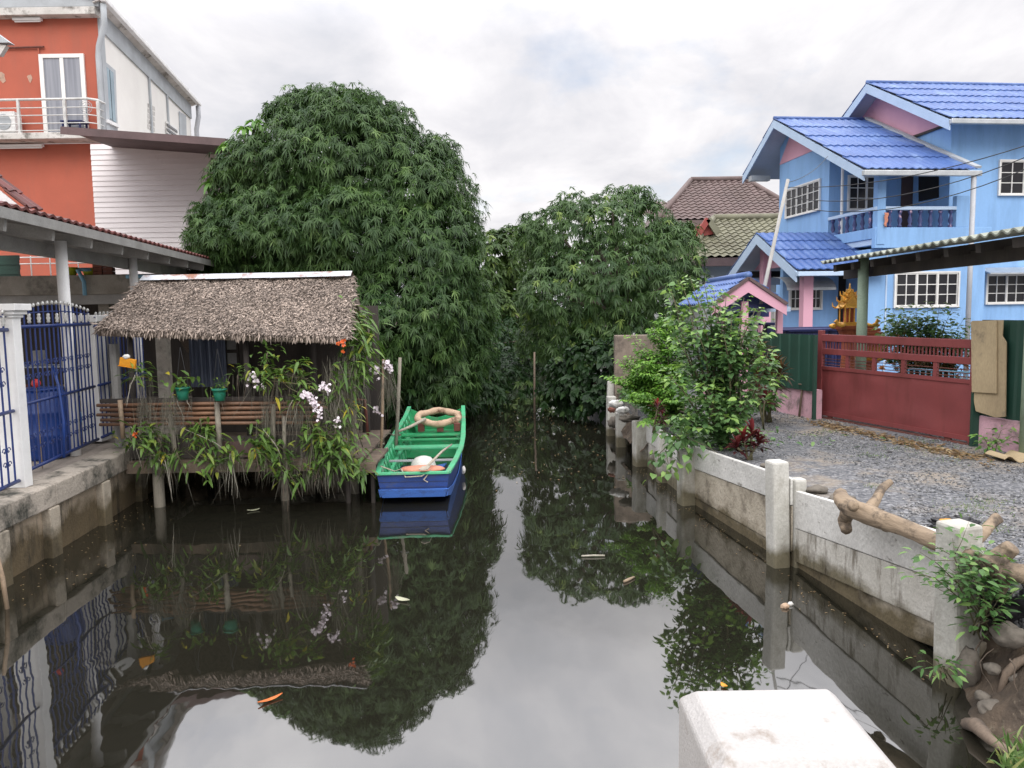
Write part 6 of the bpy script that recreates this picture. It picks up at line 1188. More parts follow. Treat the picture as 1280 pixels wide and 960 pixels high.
soff(pv+.03, pr_end, pl.y, pl.z, pf.y, pf.z); soff(pv+.03, pr_end, pl.y, pl.z, pb.y, pb.z)
MB(TH).beam((pv, pf.y-.04, pf.z-.1), (hB(1072, 334, pf.y).x, pf.y-.04, pf.z-.1), .14, .10).build('gutter', M['paleblue'], bh, bevel=.01)
bp1 = pf.y+.35; q0 = hB(1004, 400, bp1); q1 = hB(1016, 400, bp1); hbox('porch_pillar', 'pink', q0.x, q1.x, bp1, bp1+.22, .7, pf.z+.1)
bp2 = pl.y+.4; q0 = hB(953, 400, bp2); q1 = hB(963, 400, bp2); hbox('porch_pillar', 'pink', q0.x, q1.x, bp2, bp2+.22, .7, pl.z-.35)
MB(TH).ext([(pv+.5, pl.y+1.2, pf.z+.15), (pv+.5, pl.y-.7, pf.z+.15), (pv+.5, pl.y-.1, pl.z-.35), (pv+.5, pl.y+.2, pl.z-.35)], (.05, 0, 0)).build('porch_gable', M['pink'], bh)
MB(TH).box(pv+.06, pv+2.6, pl.y+1.0, pl.y+1.15, pf.z-.05, pf.z+.12).build('porch_beam', M['dark'], bh)
# ------------------------------------------------------------ houses behind
def hiproof(nm, lb, ridge, eave, Yr, Ye, m, wallm, rows, pitch, wall_z0, inset=.7):
    r0 = D(*ridge[0], Yr); r1 = D(*ridge[1], Yr); r1.z = r0.z; e0 = D(*eave[0], Ye); e1 = D(*eave[1], Ye); e1.z = e0.z; Yb = 2*Yr-Ye
    t = thing(nm, lb, 'house', ((e0.x+e1.x)/2, Yr, ZR)); rb0 = V((e0.x, Yb, e0.z)); rb1 = V((e1.x, Yb, e0.z))
    roof_sheet(r0, r1, e1, e0, pitch, rows, .035, .045, 5).build('roof', M[m], t); roof_sheet(r1, r0, rb0, rb1, pitch, rows, .035, .045, 5).build('roof', M[m], t)
    for (p, a, b) in ((r0, e0, rb0), (r1, rb1, e1)): MB().add([p+V((0, 0, .03)), a, b], [(0, 1, 2), ]).build('hip_face', M[m], t)
    for p, a in ((r0, e0), (r1, e1)): MB().tube([p+V((0, 0, .05)), a+V((0, 0, .05))], .12, 8).build('hip_tiles', M[m], t, smooth=True)
    MB().tube([r0+V((0, 0, .06)), r1+V((0, 0, .06))], .13, 8).build('ridge_tiles', M[m], t, smooth=True)
    MB().box(e0.x+.1, e1.x-.1, Ye+.02, Ye+.14, e0.z-.3, e0.z-.02).build('fascia', M['brownroof'] if m == 'olivetile' else M['browntile'], t)
    MB().box(e0.x+inset, e1.x-inset, Ye+inset, Yb-inset, ZR, e0.z-.05).build('wall', M[wallm], t)
    MB().box(e0.x+.12, e1.x-.12, Ye+.15, Yb-.1, e0.z-.12, e0.z-.06).build('soffit', M['greywall'], t)
    return t, e0, e1
t, e0, e1 = hiproof('brown_roofed_house', 'grey walled house with a big brown hipped tile roof far behind the trees', ((864, 226), (932, 226)), ((822, 275), (1012, 272)), 38, 34, 'browntile', 'greywall', 14, .32, 0)
r0 = D(800, 252, 37); roof_sheet(r0, r0+V((4, 0, 0)), D(840, 270, 35), D(795, 270, 35), .32, 5, .035, .045, 5).build('lower_roof', M['browntile'], t)
Tn = frame((0, 34.69, 0), (1, 0, 0), (0, 1, 0)); q0 = D(855, 300, 34.69); q1 = D(870, 290, 34.69); window(t, Tn, q0.x, q1.x, q0.z-.6, q1.z, 2, 1, 1, M['whiteframe'], M['glass'])
t, e0, e1 = hiproof('olive_roofed_house', 'grey house with olive green tiled roof and small red gable between trees and blue house', ((892, 274), (985, 271)), ((858, 322), (1010, 320)), 30, 26.5, 'olivetile', 'greywall', 12, .28, 0)
q = [D(x, y, 28.2) for x, y in ((884, 276), (895, 292), (872, 296))]; MB().ext(q, (0, 1.5, 0)).build('gable_panel', M['redtrim'], t)
MB().beam(D(885, 274, 28.1), D(868, 300, 28.1), .16, .2).build('gable_trim', M['redtrim'], t); MB().beam(D(885, 274, 28.1), D(897, 292, 28.1), .16, .2).build('gable_tiles', M['olivetile'], t)
Tn = frame((0, 27.19, 0), (1, 0, 0), (0, 1, 0)); q0 = D(876, 354, 27.19); q1 = D(890, 346, 27.19); window(t, Tn, q0.x, q1.x, q0.z-.5, q1.z, 2, 1, 1, M['whiteframe'], M['glass'])
# ------------------------------------------------------------ pink and blue pavilion
pv_ = thing('pavilion', 'small open pavilion with pink gable boards, pink posts and blue tiled roof', 'pavilion', (4.0, 14, ZR))
Y0, Y1 = 13.0, 16.0; x0 = D(935, 346, Y0); el_ = D(890, 381, Y0); er_ = D(983, 380, Y0); k = (D(886, 352, Y1).x-x0.x); dv_ = V((k, Y1-Y0, 0))
roof_sheet(x0+dv_, x0, el_, el_+dv_, .2, 4, .025, .03).build('roof', M['bluetile'], pv_, solid=.02); roof_sheet(x0, x0+dv_, er_+dv_, er_, .2, 4, .025, .03).build('roof', M['bluetile'], pv_, solid=.02)
MB().tube([x0+V((0, -.05, .03)), x0+dv_+V((0, 0, .03))], .06, 8).build('ridge_tiles', M['bluetile'], pv_, smooth=True)
for e in (el_, er_):
    MB().ext([x0+V((0, -.03, -.06)), e+V((0, -.03, -.03)), e+V((0, -.03, -.19)), x0+V((0, -.03, -.26))], (0, .03, 0)).build('barge_board', M['pink'], pv_)
    MB().beam(x0+V((0, -.035, -.02)), e+V((0, -.035, .0)), .05, .05).build('verge_trim', M['brownroof'], pv_)
def vpost(px, Y, w, z1, m='pink', nm='post', par=pv_): q = D(px, 420, Y); return MB().box(q.x-w/2, q.x+w/2, Y, Y+w, ZR, z1).build(nm, M[m], par, bevel=.008)
vpost(931, 13.15, .12, el_.z+.05); vpost(957, 15.7, .2, el_.z+.15); vpost(902, 15.7, .14, el_.z+.1); vpost(975, 13.3, .1, er_.z)
MB().box(el_.x+.1, er_.x-.1, 13.2, 13.28, el_.z-.08, el_.z).build('tie_beam', M['navy'], pv_)
MB().box(el_.x+.2, er_.x+.4, 13.9, 13.94, el_.z-.14, el_.z-.05).build('blue_beam', M['paleblue'], pv_)
q0 = D(905, 420, 16.4); q1 = D(976, 420, 16.4); b = MB(); n = 30
for i in range(n): x = q0.x+(q1.x-q0.x)*i/n; b.box(x, x+(q1.x-q0.x)/n*.75, 16.4+.02*(i % 2), 16.43+.02*(i % 2), ZR, D(940, 377, 16.4).z)
o = b.build('slat_fence', M['greywhite'], root=(q0.x, 16.4, ZR)); tag(o, 'pale grey vertical slat fence behind the pink pavilion posts', 'fence')
q0 = D(905, 404, 14.2); q1 = D(968, 404, 14.2); t = thing('pavilion_bench', 'dark blue bench rail inside the pink pavilion behind the shrub', 'bench', (q0.x, 14.2, ZR))
MB().box(q0.x, q1.x, 14.15, 14.5, q0.z-.05, q0.z).build('seat', M['navy'], t, bevel=.01); MB().box(q0.x, q1.x, 14.5, 14.53, q0.z+.1, q0.z+.3).build('backrest', M['navy'], t)
for x in (q0.x+.1, q1.x-.1): MB().box(x-.03, x+.03, 14.2, 14.45, ZR, q0.z-.052).build('leg', M['navy'], t)
# ------------------------------------------------------------ leaning pole and cables
a = D(985, 224, 13.4); b = D(944, 412, 13.4); b = a+(b-a)*((a.z-ZR)/(a.z-b.z))
M['polegrey'] = mat('weathered_grey_pole', (.42, .41, .39), (.32, .31, .29), 3, .7, .2, 30, stretch=(1, 1, .3))
o = MB().tube([b, a], [.038, .028], 12).build('leaning_pole', M['polegrey'], smooth=True, root=b); tag(o, 'thin grey pole leaning right in front of the blue house porch', 'pole')
def cable(p, q, sag, lb, r=.0065): 
    pts = [p.lerp(q, k/14)-V((0, 0, sag*4*(k/14)*(1-k/14))) for k in range(15)]; o = MB().tube(pts, r, 5).build('overhead_cable', M['wire'], root=p); tag(o, lb, 'cable')
cable(D(984, 234, 13.4), D(1330, 166, 9), .18, 'uppermost black cable from the leaning pole across the blue house'); cable(D(983, 246, 13.4), D(1330, 176, 9), .30, 'middle black cable from the leaning pole across the blue house'); cable(D(982, 256, 13.4), D(1330, 190, 9), .34, 'lowest black cable from the leaning pole across the blue house')
cable(D(985, 228, 13.4), D(1035, 195, 18), .1, 'short thin wire from the leaning pole top to the blue house wing', .006)
# ------------------------------------------------------------ right carport
rc = thing('carport', 'right carport with wavy fibre cement roof on a sage green post behind the red gate', 'carport', (6, 11, ZR))
ea = D(1026, 329, 12.9); eb = D(1284, 286, 7.75); ez = (ea.z+eb.z)/2
print('EAVE', ea, eb)
up = V((4.2, 1.1, .55))
roof_sheet(ea+up, eb+up, eb, ea, .19, 3, .021, .015, 8).build('roof', M['fibro'], rc, solid=.02)
inn = up.normalized(); dd = (eb-ea).normalized()
MB().beam(ea+inn*.5+V((0, 0, -.24)), eb+inn*.5+V((0, 0, -.24)), .09, .17).build('eave_beam', M['darkwood'], rc)
MB().beam(ea+inn*3.6+V((0, 0, -.28)), eb+inn*3.6+V((0, 0, -.28)), .09, .2).build('inner_beam', M['darkwood'], rc)
for k in range(8): p = ea.lerp(eb, (k+.5)/8); MB().beam(p+inn*.12+V((0, 0, -.12)), p+inn*4.1+V((0, 0, -.12)), .07, .11).build('rafter', M['darkwood'], rc)
pp = ea.lerp(eb, .25)+inn*.5; q = D(1077, 420, 12.0)
MB().tube([(q.x, 12, ZR), (q.x, 12, ea.z+.02)], .078, 14).build('post', M['greenpost'], rc, smooth=True); q = D(1279, 420, 8.55); MB().tube([(q.x+.08, 8.55, ZR), (q.x+.08, 8.55, eb.z)], .06, 12).build('post', M['greenpost'], rc, smooth=True)
for y in (8.2, 12): MB().tube([(9.2, y, ZR), (9.2, y, 3.5)], .07, 10).build('post', M['greenpost'], rc, smooth=True)
# ------------------------------------------------------------ red gate
gL = G(1022, 521, ZR); gR = G(1216, 557, ZR); gd = (gR-gL).normalized(); gl_ = (gR-gL).length; gn = V((gd.y, -gd.x, 0)); gn = gn if gn.x < 0 else -gn
TG = frame((gL.x, gL.y, ZR), gd, -gn)
gt = thing('sliding_gate', 'red painted steel sliding gate with solid lower sheet and barred top', 'gate', gL)
zt = (THI*0 if False else None)
nG = gn
def gz(px, py): return HP(px, py, gL, nG).z-ZR
Ht = gz(1120, 421); Hm = gz(1120, 441); Hm2 = gz(1120, 447); Hs = gz(1120, 466); 
MB(TG).box(0, .1, -.03, .03, .03, Ht+.06).build('end_post', M['gatered'], gt, bevel=.006); MB(TG).box(gl_-.06, gl_, -.03, .03, .03, Ht).build('end_post', M['gatered'], gt, bevel=.006)
MB(TG).box(.1, gl_-.06, -.03, .03, Ht-.11, Ht).build('top_rail', M['gatered'], gt, bevel=.006); MB(TG).box(.1, gl_-.06, -.028, .028, Hm-.09, Hm).build('middle_rail', M['gatered'], gt, bevel=.006)
MB(TG).box(.1, gl_-.06, -.026, .026, Hs-.05, Hs).build('lower_rail', M['gatered'], gt); MB(TG).box(.1, gl_-.06, -.026, .026, .05, .11).build('bottom_rail', M['gatered'], gt)
nx, nz = 60, 16; vs = []
for j in range(nz+1):
    for i in range(nx+1):
        x = .1+(gl_-.16)*i/nx; z = .11+(Hs-.16)*j/nz; e = min(1, min(i, nx-i)/6, min(j, nz-j)/3); vs.append((x, -.012-.04*e*noise.noise(V((x*1.6, z*2.2, 4)))-(.008 if abs((x/gl_*3) % 1-.5) > .485 else 0), z))
MB(TG).add(vs, [(j*(nx+1)+i, j*(nx+1)+i+1, (j+1)*(nx+1)+i+1, (j+1)*(nx+1)+i) for j in range(nz) for i in range(nx)]).build('sheet_panel', M['gatered'], gt, smooth=True)
n = 44
for i in range(n): x = .1+(gl_-.16)*(i+.5)/n; MB(TG).box(x-.008, x+.008, -.008, .008, Hm+.001, Ht-.111).build('bar', M['gatered'], gt)
for i in range(1, 5): x = .1+(gl_-.16)*i/5; MB(TG).box(x-.03, x+.03, -.02, .02, Hs+.001, Hm-.091).build('stile', M['gatered'], gt)
for k in range(3): z = Hs+.03+k*.045; MB(TG).tube([(.1, 0, z), (gl_-.06, 0, z)], .006, 5).build('wire_rail', M['rust'], gt)
for f in (.1, .87): MB(TG @ Matrix.Translation((gl_*f, 0, .04)) @ Matrix.Rotation(math.pi/2, 4, 'X')).lathe([(.045, -.015), (.05, -.01), (.04, 0), (.05, .01), (.045, .015)], 12).build('wheel', M['rust'], gt)
o = MB(TG).box(-.15, gl_, -.04, .04, .0, .02).build('gate_track', M['rust'], root=gL); tag(o, 'rusty ground track under the red sliding gate', 'track')
M['concrete_sill'] = M['concrete']
# ------------------------------------------------------------ green fence left of the gate
fL = G(958, 512, ZR); fR = G(1019, 524, ZR); fd = (fL-fR).normalized(); TFn = frame((fR.x, fR.y, ZR), -fd, (-fd.y*-1, fd.x*-1, 0))
fn = thing('green_fence', 'dark green corrugated metal fence on a pink wall left of the red gate', 'fence', fR)
z0 = HP(1010, 488, fR, gn).z; z1 = HP(1010, 418, fR, gn).z; ln = 3.4
def ribsheet(p, d, ln, z0, z1, n, m, nm, par, nrm, root=None):
    b = MB(); pts = []
    for i in range(n):
        for f, o_ in ((0, 0), (.45, 0), (.55, .02), (.9, .02)): pts.append(p+d*(ln*(i+f)/n)+nrm*o_)
    vs = [q+V((0, 0, z)) for z in (z0, z1) for q in pts]; k = len(pts); b.add(vs, [(i, i+1, k+i+1, k+i) for i in range(k-1)]); return b.build(nm, m, par, solid=.006, root=root)
f0 = V((fR.x, fR.y, 0)); ribsheet(f0+gn*.03, fd, ln, z0, z1, 14, M['greensheet'], 'sheet', fn, gn)
MB().ext([f0+V((0, 0, ZR-.1)), f0+fd*ln+V((0, 0, ZR-.1)), f0+fd*ln+V((0, 0, z0+.02)), f0+V((0, 0, z0+.02))], -gn*.12).build('base_wall', M['pinkdirty'], fn)
MB().beam(f0+gn*.05-fd*.03+V((0, 0, ZR)), f0+gn*.05-fd*.03+V((0, 0, z1)), .05, .05).build('corner_post', M['greensheet'], fn)
a = G(999, 521, ZR); b = D(1006, 440, a.y)
o = MB().tube([a, a.lerp(b, .5)+V((.01, 0, 0)), b], [.02, .017, .012], 7).build('wooden_stick', M['oldwood'], smooth=True, root=a); tag(o, 'thin dark stick standing against the pink wall by the green fence', 'stick')
o = MB().tube([D(998, 480, a.y), D(1022, 484, a.y)], .012, 6).build('wooden_stick', M['oldwood'], root=D(998, 480, a.y)); tag(o, 'short stick tied level across the thin dark stick by the fence', 'stick')
# right of the gate
rf = thing('board_fence', 'patched fence of tan weathered boards and green sheet right of the red gate', 'fence', gR)
r0 = V((gR.x, gR.y, 0))+gd*.04; rz = lambda px, py: HP(px, py, gR, gn).z
ribsheet(r0-gn*.02, gd, 1.5, rz(1250, 523), rz(1250, 400), 6, M['greensheet'], 'sheet', rf, gn)
MB().ext([r0+V((0, 0, ZR-.1)), r0+gd*1.6+V((0, 0, ZR-.1)), r0+gd*1.6+V((0, 0, rz(1250, 524))), r0+V((0, 0, rz(1250, 524)))], -gn*.12).build('base_wall', M['pinkdirty'], rf)
MB().beam(r0+gn*.03-gd*.0+V((0, 0, ZR)), r0+gn*.03+V((0, 0, rz(1222, 490))), .09, .05).build('corner_post', M['greensheet'], rf)
def board(pts, off, nm='board'): q = [HP(x, y, gR+gn*off, gn) for x, y in pts]; return MB().ext(q, gn*.02).build(nm, M['plank'], rf, bevel=.004)
board([(1216, 401), (1255, 400), (1254, 420), (1259, 428), (1258, 521), (1246, 522), (1221, 514), (1217, 492)], .055); board([(1215, 402), (1247, 401), (1247, 492), (1216, 490)], .08)
q0 = G(1279, 572, ZR); vq = HP(1272, 470, gR, gn)
o = MB().tube([(q0.x, q0.y-.05, ZR-.1), (q0.x, q0.y-.05, 2.32)], .055, 10).build('fence_post', M['hutpost'], smooth=True, root=(q0.x, q0.y-.05, ZR)); tag(o, 'thin grey post at the right edge beside the patched board fence', 'post')
o = MB().box(q0.x-.09, q0.x+.02, q0.y-.13, q0.y-.115, D(1275, 520, q0.y).z, D(1275, 400, q0.y).z).build('dark_board', M['darkwood'], root=(q0.x, q0.y, 1.2)); o.parent = None; tag(o, 'narrow dark board fixed to the post at the right edge', 'board')
c = G(1272, 577, ZR+.02); b = MB(); n = 40; pts = [(i/n*.55, .035*math.sin(i/n*14)) for i in range(n+1)]; b.add([(c.x-.15+x, c.y+y_, ZR+.05+z) for y_ in (0, .35) for x, z in pts], [(i, i+1, n+2+i, n+1+i) for i in range(n)])
o = b.build('roofing_scrap', M['plank'], solid=.01, root=c); tag(o, 'scrap of wavy roofing sheet lying on the gravel at the right edge', 'scrap')
# ------------------------------------------------------------ behind the gate
R = np.random.default_rng(31); hc = G(1160, 520, ZR)
bc = D(1155, 470, 12.6); 
shrub(R, 'leafy green bush standing before the triple window behind the red gate', (bc.x, 12.6, ZR), [(P3(x, y, 12.6+R.uniform(-.3, .3)), (0, 0, .05)) for x, y in ((1105, 395), (1115, 385), (1130, 388), (1145, 380), (1160, 384), (1175, 379), (1190, 385), (1205, 398), (1212, 405), (1100, 412), (1125, 402), (1150, 400), (1180, 402), (1200, 415), (1165, 415), (1140, 418), (1110, 430), (1190, 435), (1210, 430), (1130, 440), (1160, 445), (1175, 430))], M['mulberry'], 80, .13, .05, r=.01)
R = np.random.default_rng(32)
bt_ = D(1165, 470, 12.2)
shrub(R, 'reddish brown leafy hedge seen through the top bars of the red gate', (bt_.x, 12.2, ZR), [(P3(x, y, 12.2+R.uniform(-.2, .2)), (0, 0, .03)) for x, y in ((1110, 435), (1125, 430), (1140, 432), (1155, 428), (1170, 432), (1185, 430), (1200, 434), (1210, 440), (1118, 445), (1150, 445), (1180, 446), (1205, 450))], M['bronzeleaf'], 45, .11, .035, r=.01)
t = thing('blue_rack', 'pale blue metal railing standing low behind the right half of the red gate', 'railing', (bt_.x, 11.3, ZR))
q0 = D(1136, 461, 11.4); q1 = D(1216, 466, 11.0)
MB().tube([q0, q1], .016, 6).build('rail', M['pipeblue'], t)
for k in range(12): p = q0.lerp(q1, k/11); MB().tube([p, V((p.x, p.y, ZR))], .01, 5).build('bar', M['pipeblue'], t)
# spirit house
Ysp = 13.2; c = D(1061, 410, Ysp); s = Ysp/FPX
sp = thing('spirit_house', 'ornate golden spirit house with spire on a red pedestal behind the gate', 'shrine', (c.x, Ysp, ZR))
zb = D(1060, 407, Ysp).z
def tier(z0, z1, w0, w1, m, nm, n=4, par=None, cx=None):
    x = c.x if cx is None else cx; b = MB(Matrix.Translation((x, Ysp, 0)) @ Matrix.Rotation(math.pi/4, 4, 'Z')); b.lathe([(w0*.707, z0), (w1*.707, z1)], n); return b.build(nm, M[m], par or sp, bevel=.006)
MB().lathe([(.22, ZR), (.22, ZR+.12), (.15, ZR+.18), (.1, zb-.3), (.13, zb-.2), (.17, zb-.1), (.21, zb-.06)], 12, (c.x, Ysp, 0)).build('pedestal', M['terracotta'], sp, smooth=False)
tier(zb-.059, zb, .42, .46, 'terracotta', 'platform'); tier(zb+.001, zb+.06, .36, .32, 'gold', 'base')
hx = c.x+.0
for sx in (-.115, -.04, .04, .115):
    for sy in (-.11, .11): MB().tube([(hx+sx, Ysp+sy, zb+.06), (hx+sx, Ysp+sy, zb+.30)], .013, 8).build('column', M['gold'], sp)
MB().box(hx-.07, hx+.07, Ysp-.07, Ysp+.07, zb+.061, zb+.295).build('cella', M['terracotta'], sp)
def gable(z0, w, h, d, nm):
    for yy in (-1, 1): pass
    b = MB(); b.ext([(hx-w, Ysp-d, z0), (hx+w, Ysp-d, z0), (hx+w*.55, Ysp-d, z0+h*.45), (hx, Ysp-d, z0+h), (hx-w*.55, Ysp-d, z0+h*.45)], (0, 2*d, 0)); b.ext([(hx-d, Ysp-w, z0+.003), (hx-d, Ysp+w, z0+.003), (hx-d, Ysp+w*.55, z0+h*.45), (hx-d, Ysp, z0+h*.99), (hx-d, Ysp-w*.55, z0+h*.45)], (2*d, 0, 0)); b.build(nm, M['gold'], sp)
    for sx in (-1, 1):
        for yy in (-d, d):
            f = MB(); f.tube([(hx+sx*w, Ysp+yy, z0), (hx+sx*(w+.05), Ysp+yy, z0+.03), (hx+sx*(w+.06), Ysp+yy, z0+.1)], [.018, .014, .004], 6)
            f.tube([(hx+sx*w*.5, Ysp+yy, z0+h*.5), (hx+sx*(w*.5+.04), Ysp+yy, z0+h*.56), (hx+sx*(w*.5+.045), Ysp+yy, z0+h*.72)], [.014, .01, .003], 5); f.tube([(hx+sx*w*.5, Ysp+yy, z0+h*.5), (hx+sx*w, Ysp+yy, z0)], .008, 4); f.build('roof_finial', M['gold'], sp)
gable(zb+.30, .18, .2, .13, 'roof_tier'); gable(zb+.40, .125, .17, .09, 'roof_tier'); gable(zb+.49, .08, .13, .06, 'roof_tier')
ztop = D(1062, 362, Ysp).z
MB().lathe([(.06, zb+.52), (.05, zb+.55), (.055, zb+.57), (.03, zb+.60), (.036, zb+.61), (.016, zb+.64), (.02, zb+.65), (.003, max(ztop, zb+.72))], 10, (hx, Ysp, 0)).build('spire', M['gold'], sp, smooth=True)
def naga(pts, r, nm='naga'): MB().tube(pts, r, 8).build(nm, M['gold'], sp, smooth=True)
for sx in (-1, 1):
    p = V((hx+sx*.12, Ysp-.28, zb+.0)); naga([p+V((sx*-.0, .35, .02)), p+V((sx*.05, .15, .04)), p+V((sx*.08, 0, .02)), p+V((sx*.14, -.02, .0)), p+V((sx*.2, -.02, .03)), p+V((sx*.23, -.02, .09)), p+V((sx*.27, -.03, .07))], [.015, .024, .028, .028, .027, .034, .01])
    MB().blob(V((hx+sx*.36, Ysp-.2, zb+.0)), (.06, .05, .045), 3+sx, .4).build('offering_figure', M['gold'], sp, smooth=True)
c2 = D(1086, 412, 13.9); t = thing('spirit_house', 'terracotta roofed small shrine half hidden behind the sage green post', 'shrine', (c2.x, 13.9, ZR))
b = MB(); zz = D(1086, 415, 13.9).z
for k in range(6): w0 = .30-.035*k; b.box(c2.x-w0, c2.x+w0, 13.9-w0*.8, 13.9+w0*.8, zz-.25+k*.065, zz-.25+k*.065+.06)
b.build('stepped_roof', M['terracotta'], t, bevel=.008); MB().box(c2.x-.2, c2.x+.2, 13.75, 14.05, zz-.5, zz-.252).build('body', M['gold'], t); MB().lathe([(.18, ZR), (.1, ZR+.2), (.1, zz-.6), (.24, zz-.5)], 10, (c2.x, 13.9, 0)).build('pedestal', M['terracotta'], t)
R = np.random.default_rng(33); fc = np.array([P3(x, y, 13.0) for x, y in ((1106, 470), (1102, 460), (1110, 452), (1105, 445))]); b, d, u = rosettes(R, fc, np.tile([0, -.3, 1.0], (4, 1)), 14, (-.2, .9))
o = thing('marigold_garland', 'yellow marigold garland hanging below the shrines behind the gate', 'garland', tuple(fc[0]))
for k in range(4): leaves('marigold', b[k*14:k*14+14], d[k*14:k*14+14], u[k*14:k*14+14], .07, .05, .2, .6, M['yellow'], o)
MB().tube([V(q) for q in fc], .005, 4).build('string', M['rope'], o)
# blue balustrade of the porch
t = thing('blue_balustrade', 'navy blue balustrade along the porch behind the green fence', 'balustrade', (6, 16.5, ZR))
q0 = D(948, 412, 16.2); q1 = D(1052, 412, 16.2)
MB().box(q0.x, q1.x, 16.15, 16.3, q0.z-.06, q0.z+.04).build('handrail', M['navy'], t, bevel=.01)
for k in range(26): x = q0.x+(q1.x-q0.x)*(k+.5)/26; MB().box(x-.03, x+.03, 16.2, 16.26, ZR, q0.z-.062).build('baluster', M['navy'], t)
q0 = D(985, 411, 15.2); t = thing('long_table', 'navy table with pale blue cloth edge beside the porch pillar', 'table', (q0.x, 15.2, ZR)); q1 = D(1050, 411, 15.2)
MB().box(q0.x-.2, q1.x, 14.9, 15.5, q0.z-.04, q0.z).build('tabletop', M['navy'], t, bevel=.01)
for x in (q0.x-.1, q1.x-.1):
    for y in (14.95, 15.4): MB().box(x-.03, x+.03, y, y+.06, ZR, q0.z-.042).build('leg', M['navy'], t)
# ------------------------------------------------------------ driftwood log, bag
def otube(b, pts, rs, n=18, sub=7, seed=0, amp=.10, groove=.05):
    pts = [V(p) for p in pts]; P = []; Rr = []
    for i in range(len(pts)-1):
        p0 = pts[max(i-1, 0)]; p1 = pts[i]; p2 = pts[i+1]; p3 = pts[min(i+2, len(pts)-1)]
        for k in range(sub):
            t = k/sub; P.append(.5*((2*p1)+(p2-p0)*t+(2*p0-5*p1+4*p2-p3)*t*t+(3*p1-p0-3*p2+p3)*t**3)); Rr.append(rs[i]*(1-t)+rs[i+1]*t)
    P.append(pts[-1]); Rr.append(rs[-1]); i0 = len(b.v); b.tube(P, Rr, n); L = 0
    for i, p in enumerate(P):
        L += (P[i]-P[i-1]).length if i else 0
        for j in range(n):
            v = b.v[i0+i*n+j]; a = 2*math.pi*j/n; d = v-p
            k = 1+amp*noise.noise(V((math.cos(a)*1.1, math.sin(a)*1.1, L*4+seed)))+amp*.7*noise.noise(V((math.cos(a)*2.5, math.sin(a)*2.5, L*13+seed)))-groove*max(0, 1-abs(noise.noise(V((math.cos(a)*3.2, math.sin(a)*3.2, L*1.6+seed*3))))*7)
            b.v[i0+i*n+j] = p+d*k
L0 = [G(1050, 618, .97), G(1062, 634, .93), G(1100, 648, .905), G(1150, 668, .875), G(1200, 692, .875), G(1245, 710, .86), G(1300, 722, .85)]
b = MB(); otube(b, L0, [.055, .076, .074, .062, .054, .057, .062], 26, 12, 1, .13, .07)
otube(b, [L0[1]+V((.0, 0, -.02)), G(1056, 650, .80), G(1058, 664, .73)], [.062, .05, .042], 14, 6, 2, .2)
otube(b, [G(1084, 641, .91), G(1096, 622, 1.0), G(1103, 610, 1.05), G(1113, 602, 1.09)], [.06, .036, .03, .026], 14, 6, 3, .2)
otube(b, [G(1200, 690, .88), G(1222, 674, .96), G(1238, 656, 1.03), G(1247, 648, 1.06)], [.055, .038, .032, .038], 14, 6, 4, .2)
otube(b, [G(1236, 709, .87), G(1254, 694, .94), G(1266, 684, 1.0)], [.075, .055, .045], 14, 6, 5, .2)
otube(b, [G(1245, 712, .86), G(1254, 726, .79), G(1251, 740, .71)], [.055, .04, .028], 12, 6, 6, .2)
otube(b, [G(1107, 650, .87), G(1108, 662, .82)], [.045, .03], 10, 4, 7, .2)
c = G(1066, 632, .98); b.tube([c, c+V((-.02, -.05, .015)), c+V((-.025, -.06, .018))], [.045, .036, .02], 12)
o = b.build('driftwood_log', M['log'], smooth=True, root=(L0[3].x, L0[3].y, ZR))
tag(o, 'long stripped driftwood log with branch stubs lying along the seawall top', 'log')
def bag(px, py, h, r, seed, lb):
    c = G(px, py, h); o = MB().blob(c, r, seed, .55, 30, 20, fr=2.6).build('plastic_bag', M['blackbag'], smooth=True, root=(c.x, c.y, h-r[2])); tag(o, lb, 'bag')
bag(1262, 742, .62, (.20, .16, .18), 4, 'large crumpled black plastic bag under the thick end of the log'); bag(1192, 655, .76, (.17, .09, .06), 9, 'flat black plastic scrap on the gravel behind the log')
c = G(1183, 650, .83); o = MB().blob(c, (.05, .03, .01), 5, .5).build('dead_leaf', M['leafyellow'], smooth=True, root=c); tag(o, 'yellow dead leaf on the flat black plastic behind the log', 'leaf')
c = G(1129, 646, .9); 
o = MB().blob(G(1112, 565, ZR+.01), (.03, .015, .01), 2, .3).build('dark_pebble', M['blackbag'], root=G(1112, 565, ZR)); tag(o, 'tiny black scrap lying alone in the middle of the gravel', 'scrap')
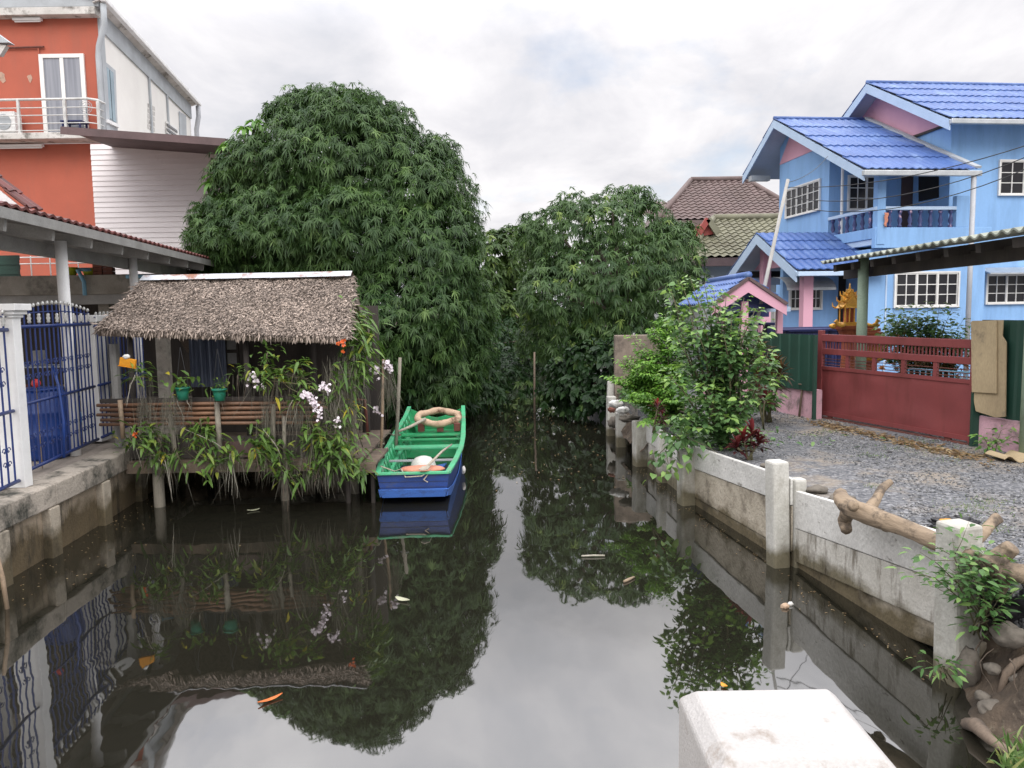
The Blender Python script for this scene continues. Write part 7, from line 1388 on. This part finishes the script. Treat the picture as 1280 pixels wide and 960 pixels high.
for k, (px, py, r, lb) in enumerate(((1052, 624, (.11, .09, .05), 'pale broken rubble lump at the left end of the log'), (1022, 612, (.1, .08, .04), 'flat brown stone just behind the tall second post'), (958, 582, (.07, .06, .03), 'pale stone beside the dark red cordyline'))):
    c = G(px, py, ZR+.03); o = MB().blob(c, r, k+20, .4).build('stone', M['rock'], smooth=True, root=(c.x, c.y, ZR)); tag(o, lb, 'stone')
# rubbish and soil heap at the broken end of the seawall
o = soilgrid(lambda u, v: (2.0+u*.9-.1*v, 11.9+v*3.2, .25+.6*min(1, u*1.8)+.1*noise.noise(V((u*6, v*12, 1)))), 16, 40).build('rubble_bank', M['soil'], smooth=True); struct(o)
for k, (px, py, Y, r, m, lb) in enumerate(((770, 505, 13.6, (.12, .12, .07), 'litter', 'crumpled white plastic litter heap at the broken seawall'), (779, 513, 13.2, (.11, .1, .06), 'litter', 'lower white litter lump against the broken seawall'), (786, 523, 12.5, (.16, .12, .06), 'rock', 'pale slab stone leaning at the broken seawall end'), (768, 528, 14.0, (.12, .1, .1), 'rock', 'grey rubble stone between the farthest seawall posts'), (765, 512, 14.3, (.07, .06, .06), 'brick', 'reddish rubble lump behind the farthest seawall posts'))):
    c = D(px, py, Y); o = MB().blob(c, r, k+40, .6, 16, 10, fr=3).build('litter' if m == 'litter' else 'rubble', M[m], smooth=True, root=c); tag(o, lb, 'litter' if m == 'litter' else 'rubble')

q = hB(1107, 266, bF-.2); pw_ = Wd(q); b = MB(); n = 8
vs = [pw_+V((.012*math.sin(j*1.7)+(i/3-.5)*.10*(1-.5*j/n), -.03-.02*math.sin(i*2+j*.7), -.32*j/n)) for j in range(n+1) for i in range(4)]
b.add(vs, [(j*4+i, j*4+i+1, j*4+i+5, j*4+i+4) for j in range(n) for i in range(3)]); o = b.build('cloth_rag', M['salmon'], smooth=True, solid=.002, root=pw_); tag(o, 'small salmon pink rag hanging on the blue balcony handrail', 'rag')

nm_ = [n_ for n_ in M['log'].node_tree.nodes if n_.type == 'MAPPING'][0]; dl = G(1245, 710, .86)-G(1062, 634, .93)
nm_.vector_type = 'TEXTURE'; nm_.inputs['Rotation'].default_value = (0, 0, math.atan2(dl.y, dl.x)); nm_.inputs['Scale'].default_value = (7, 1, 1)
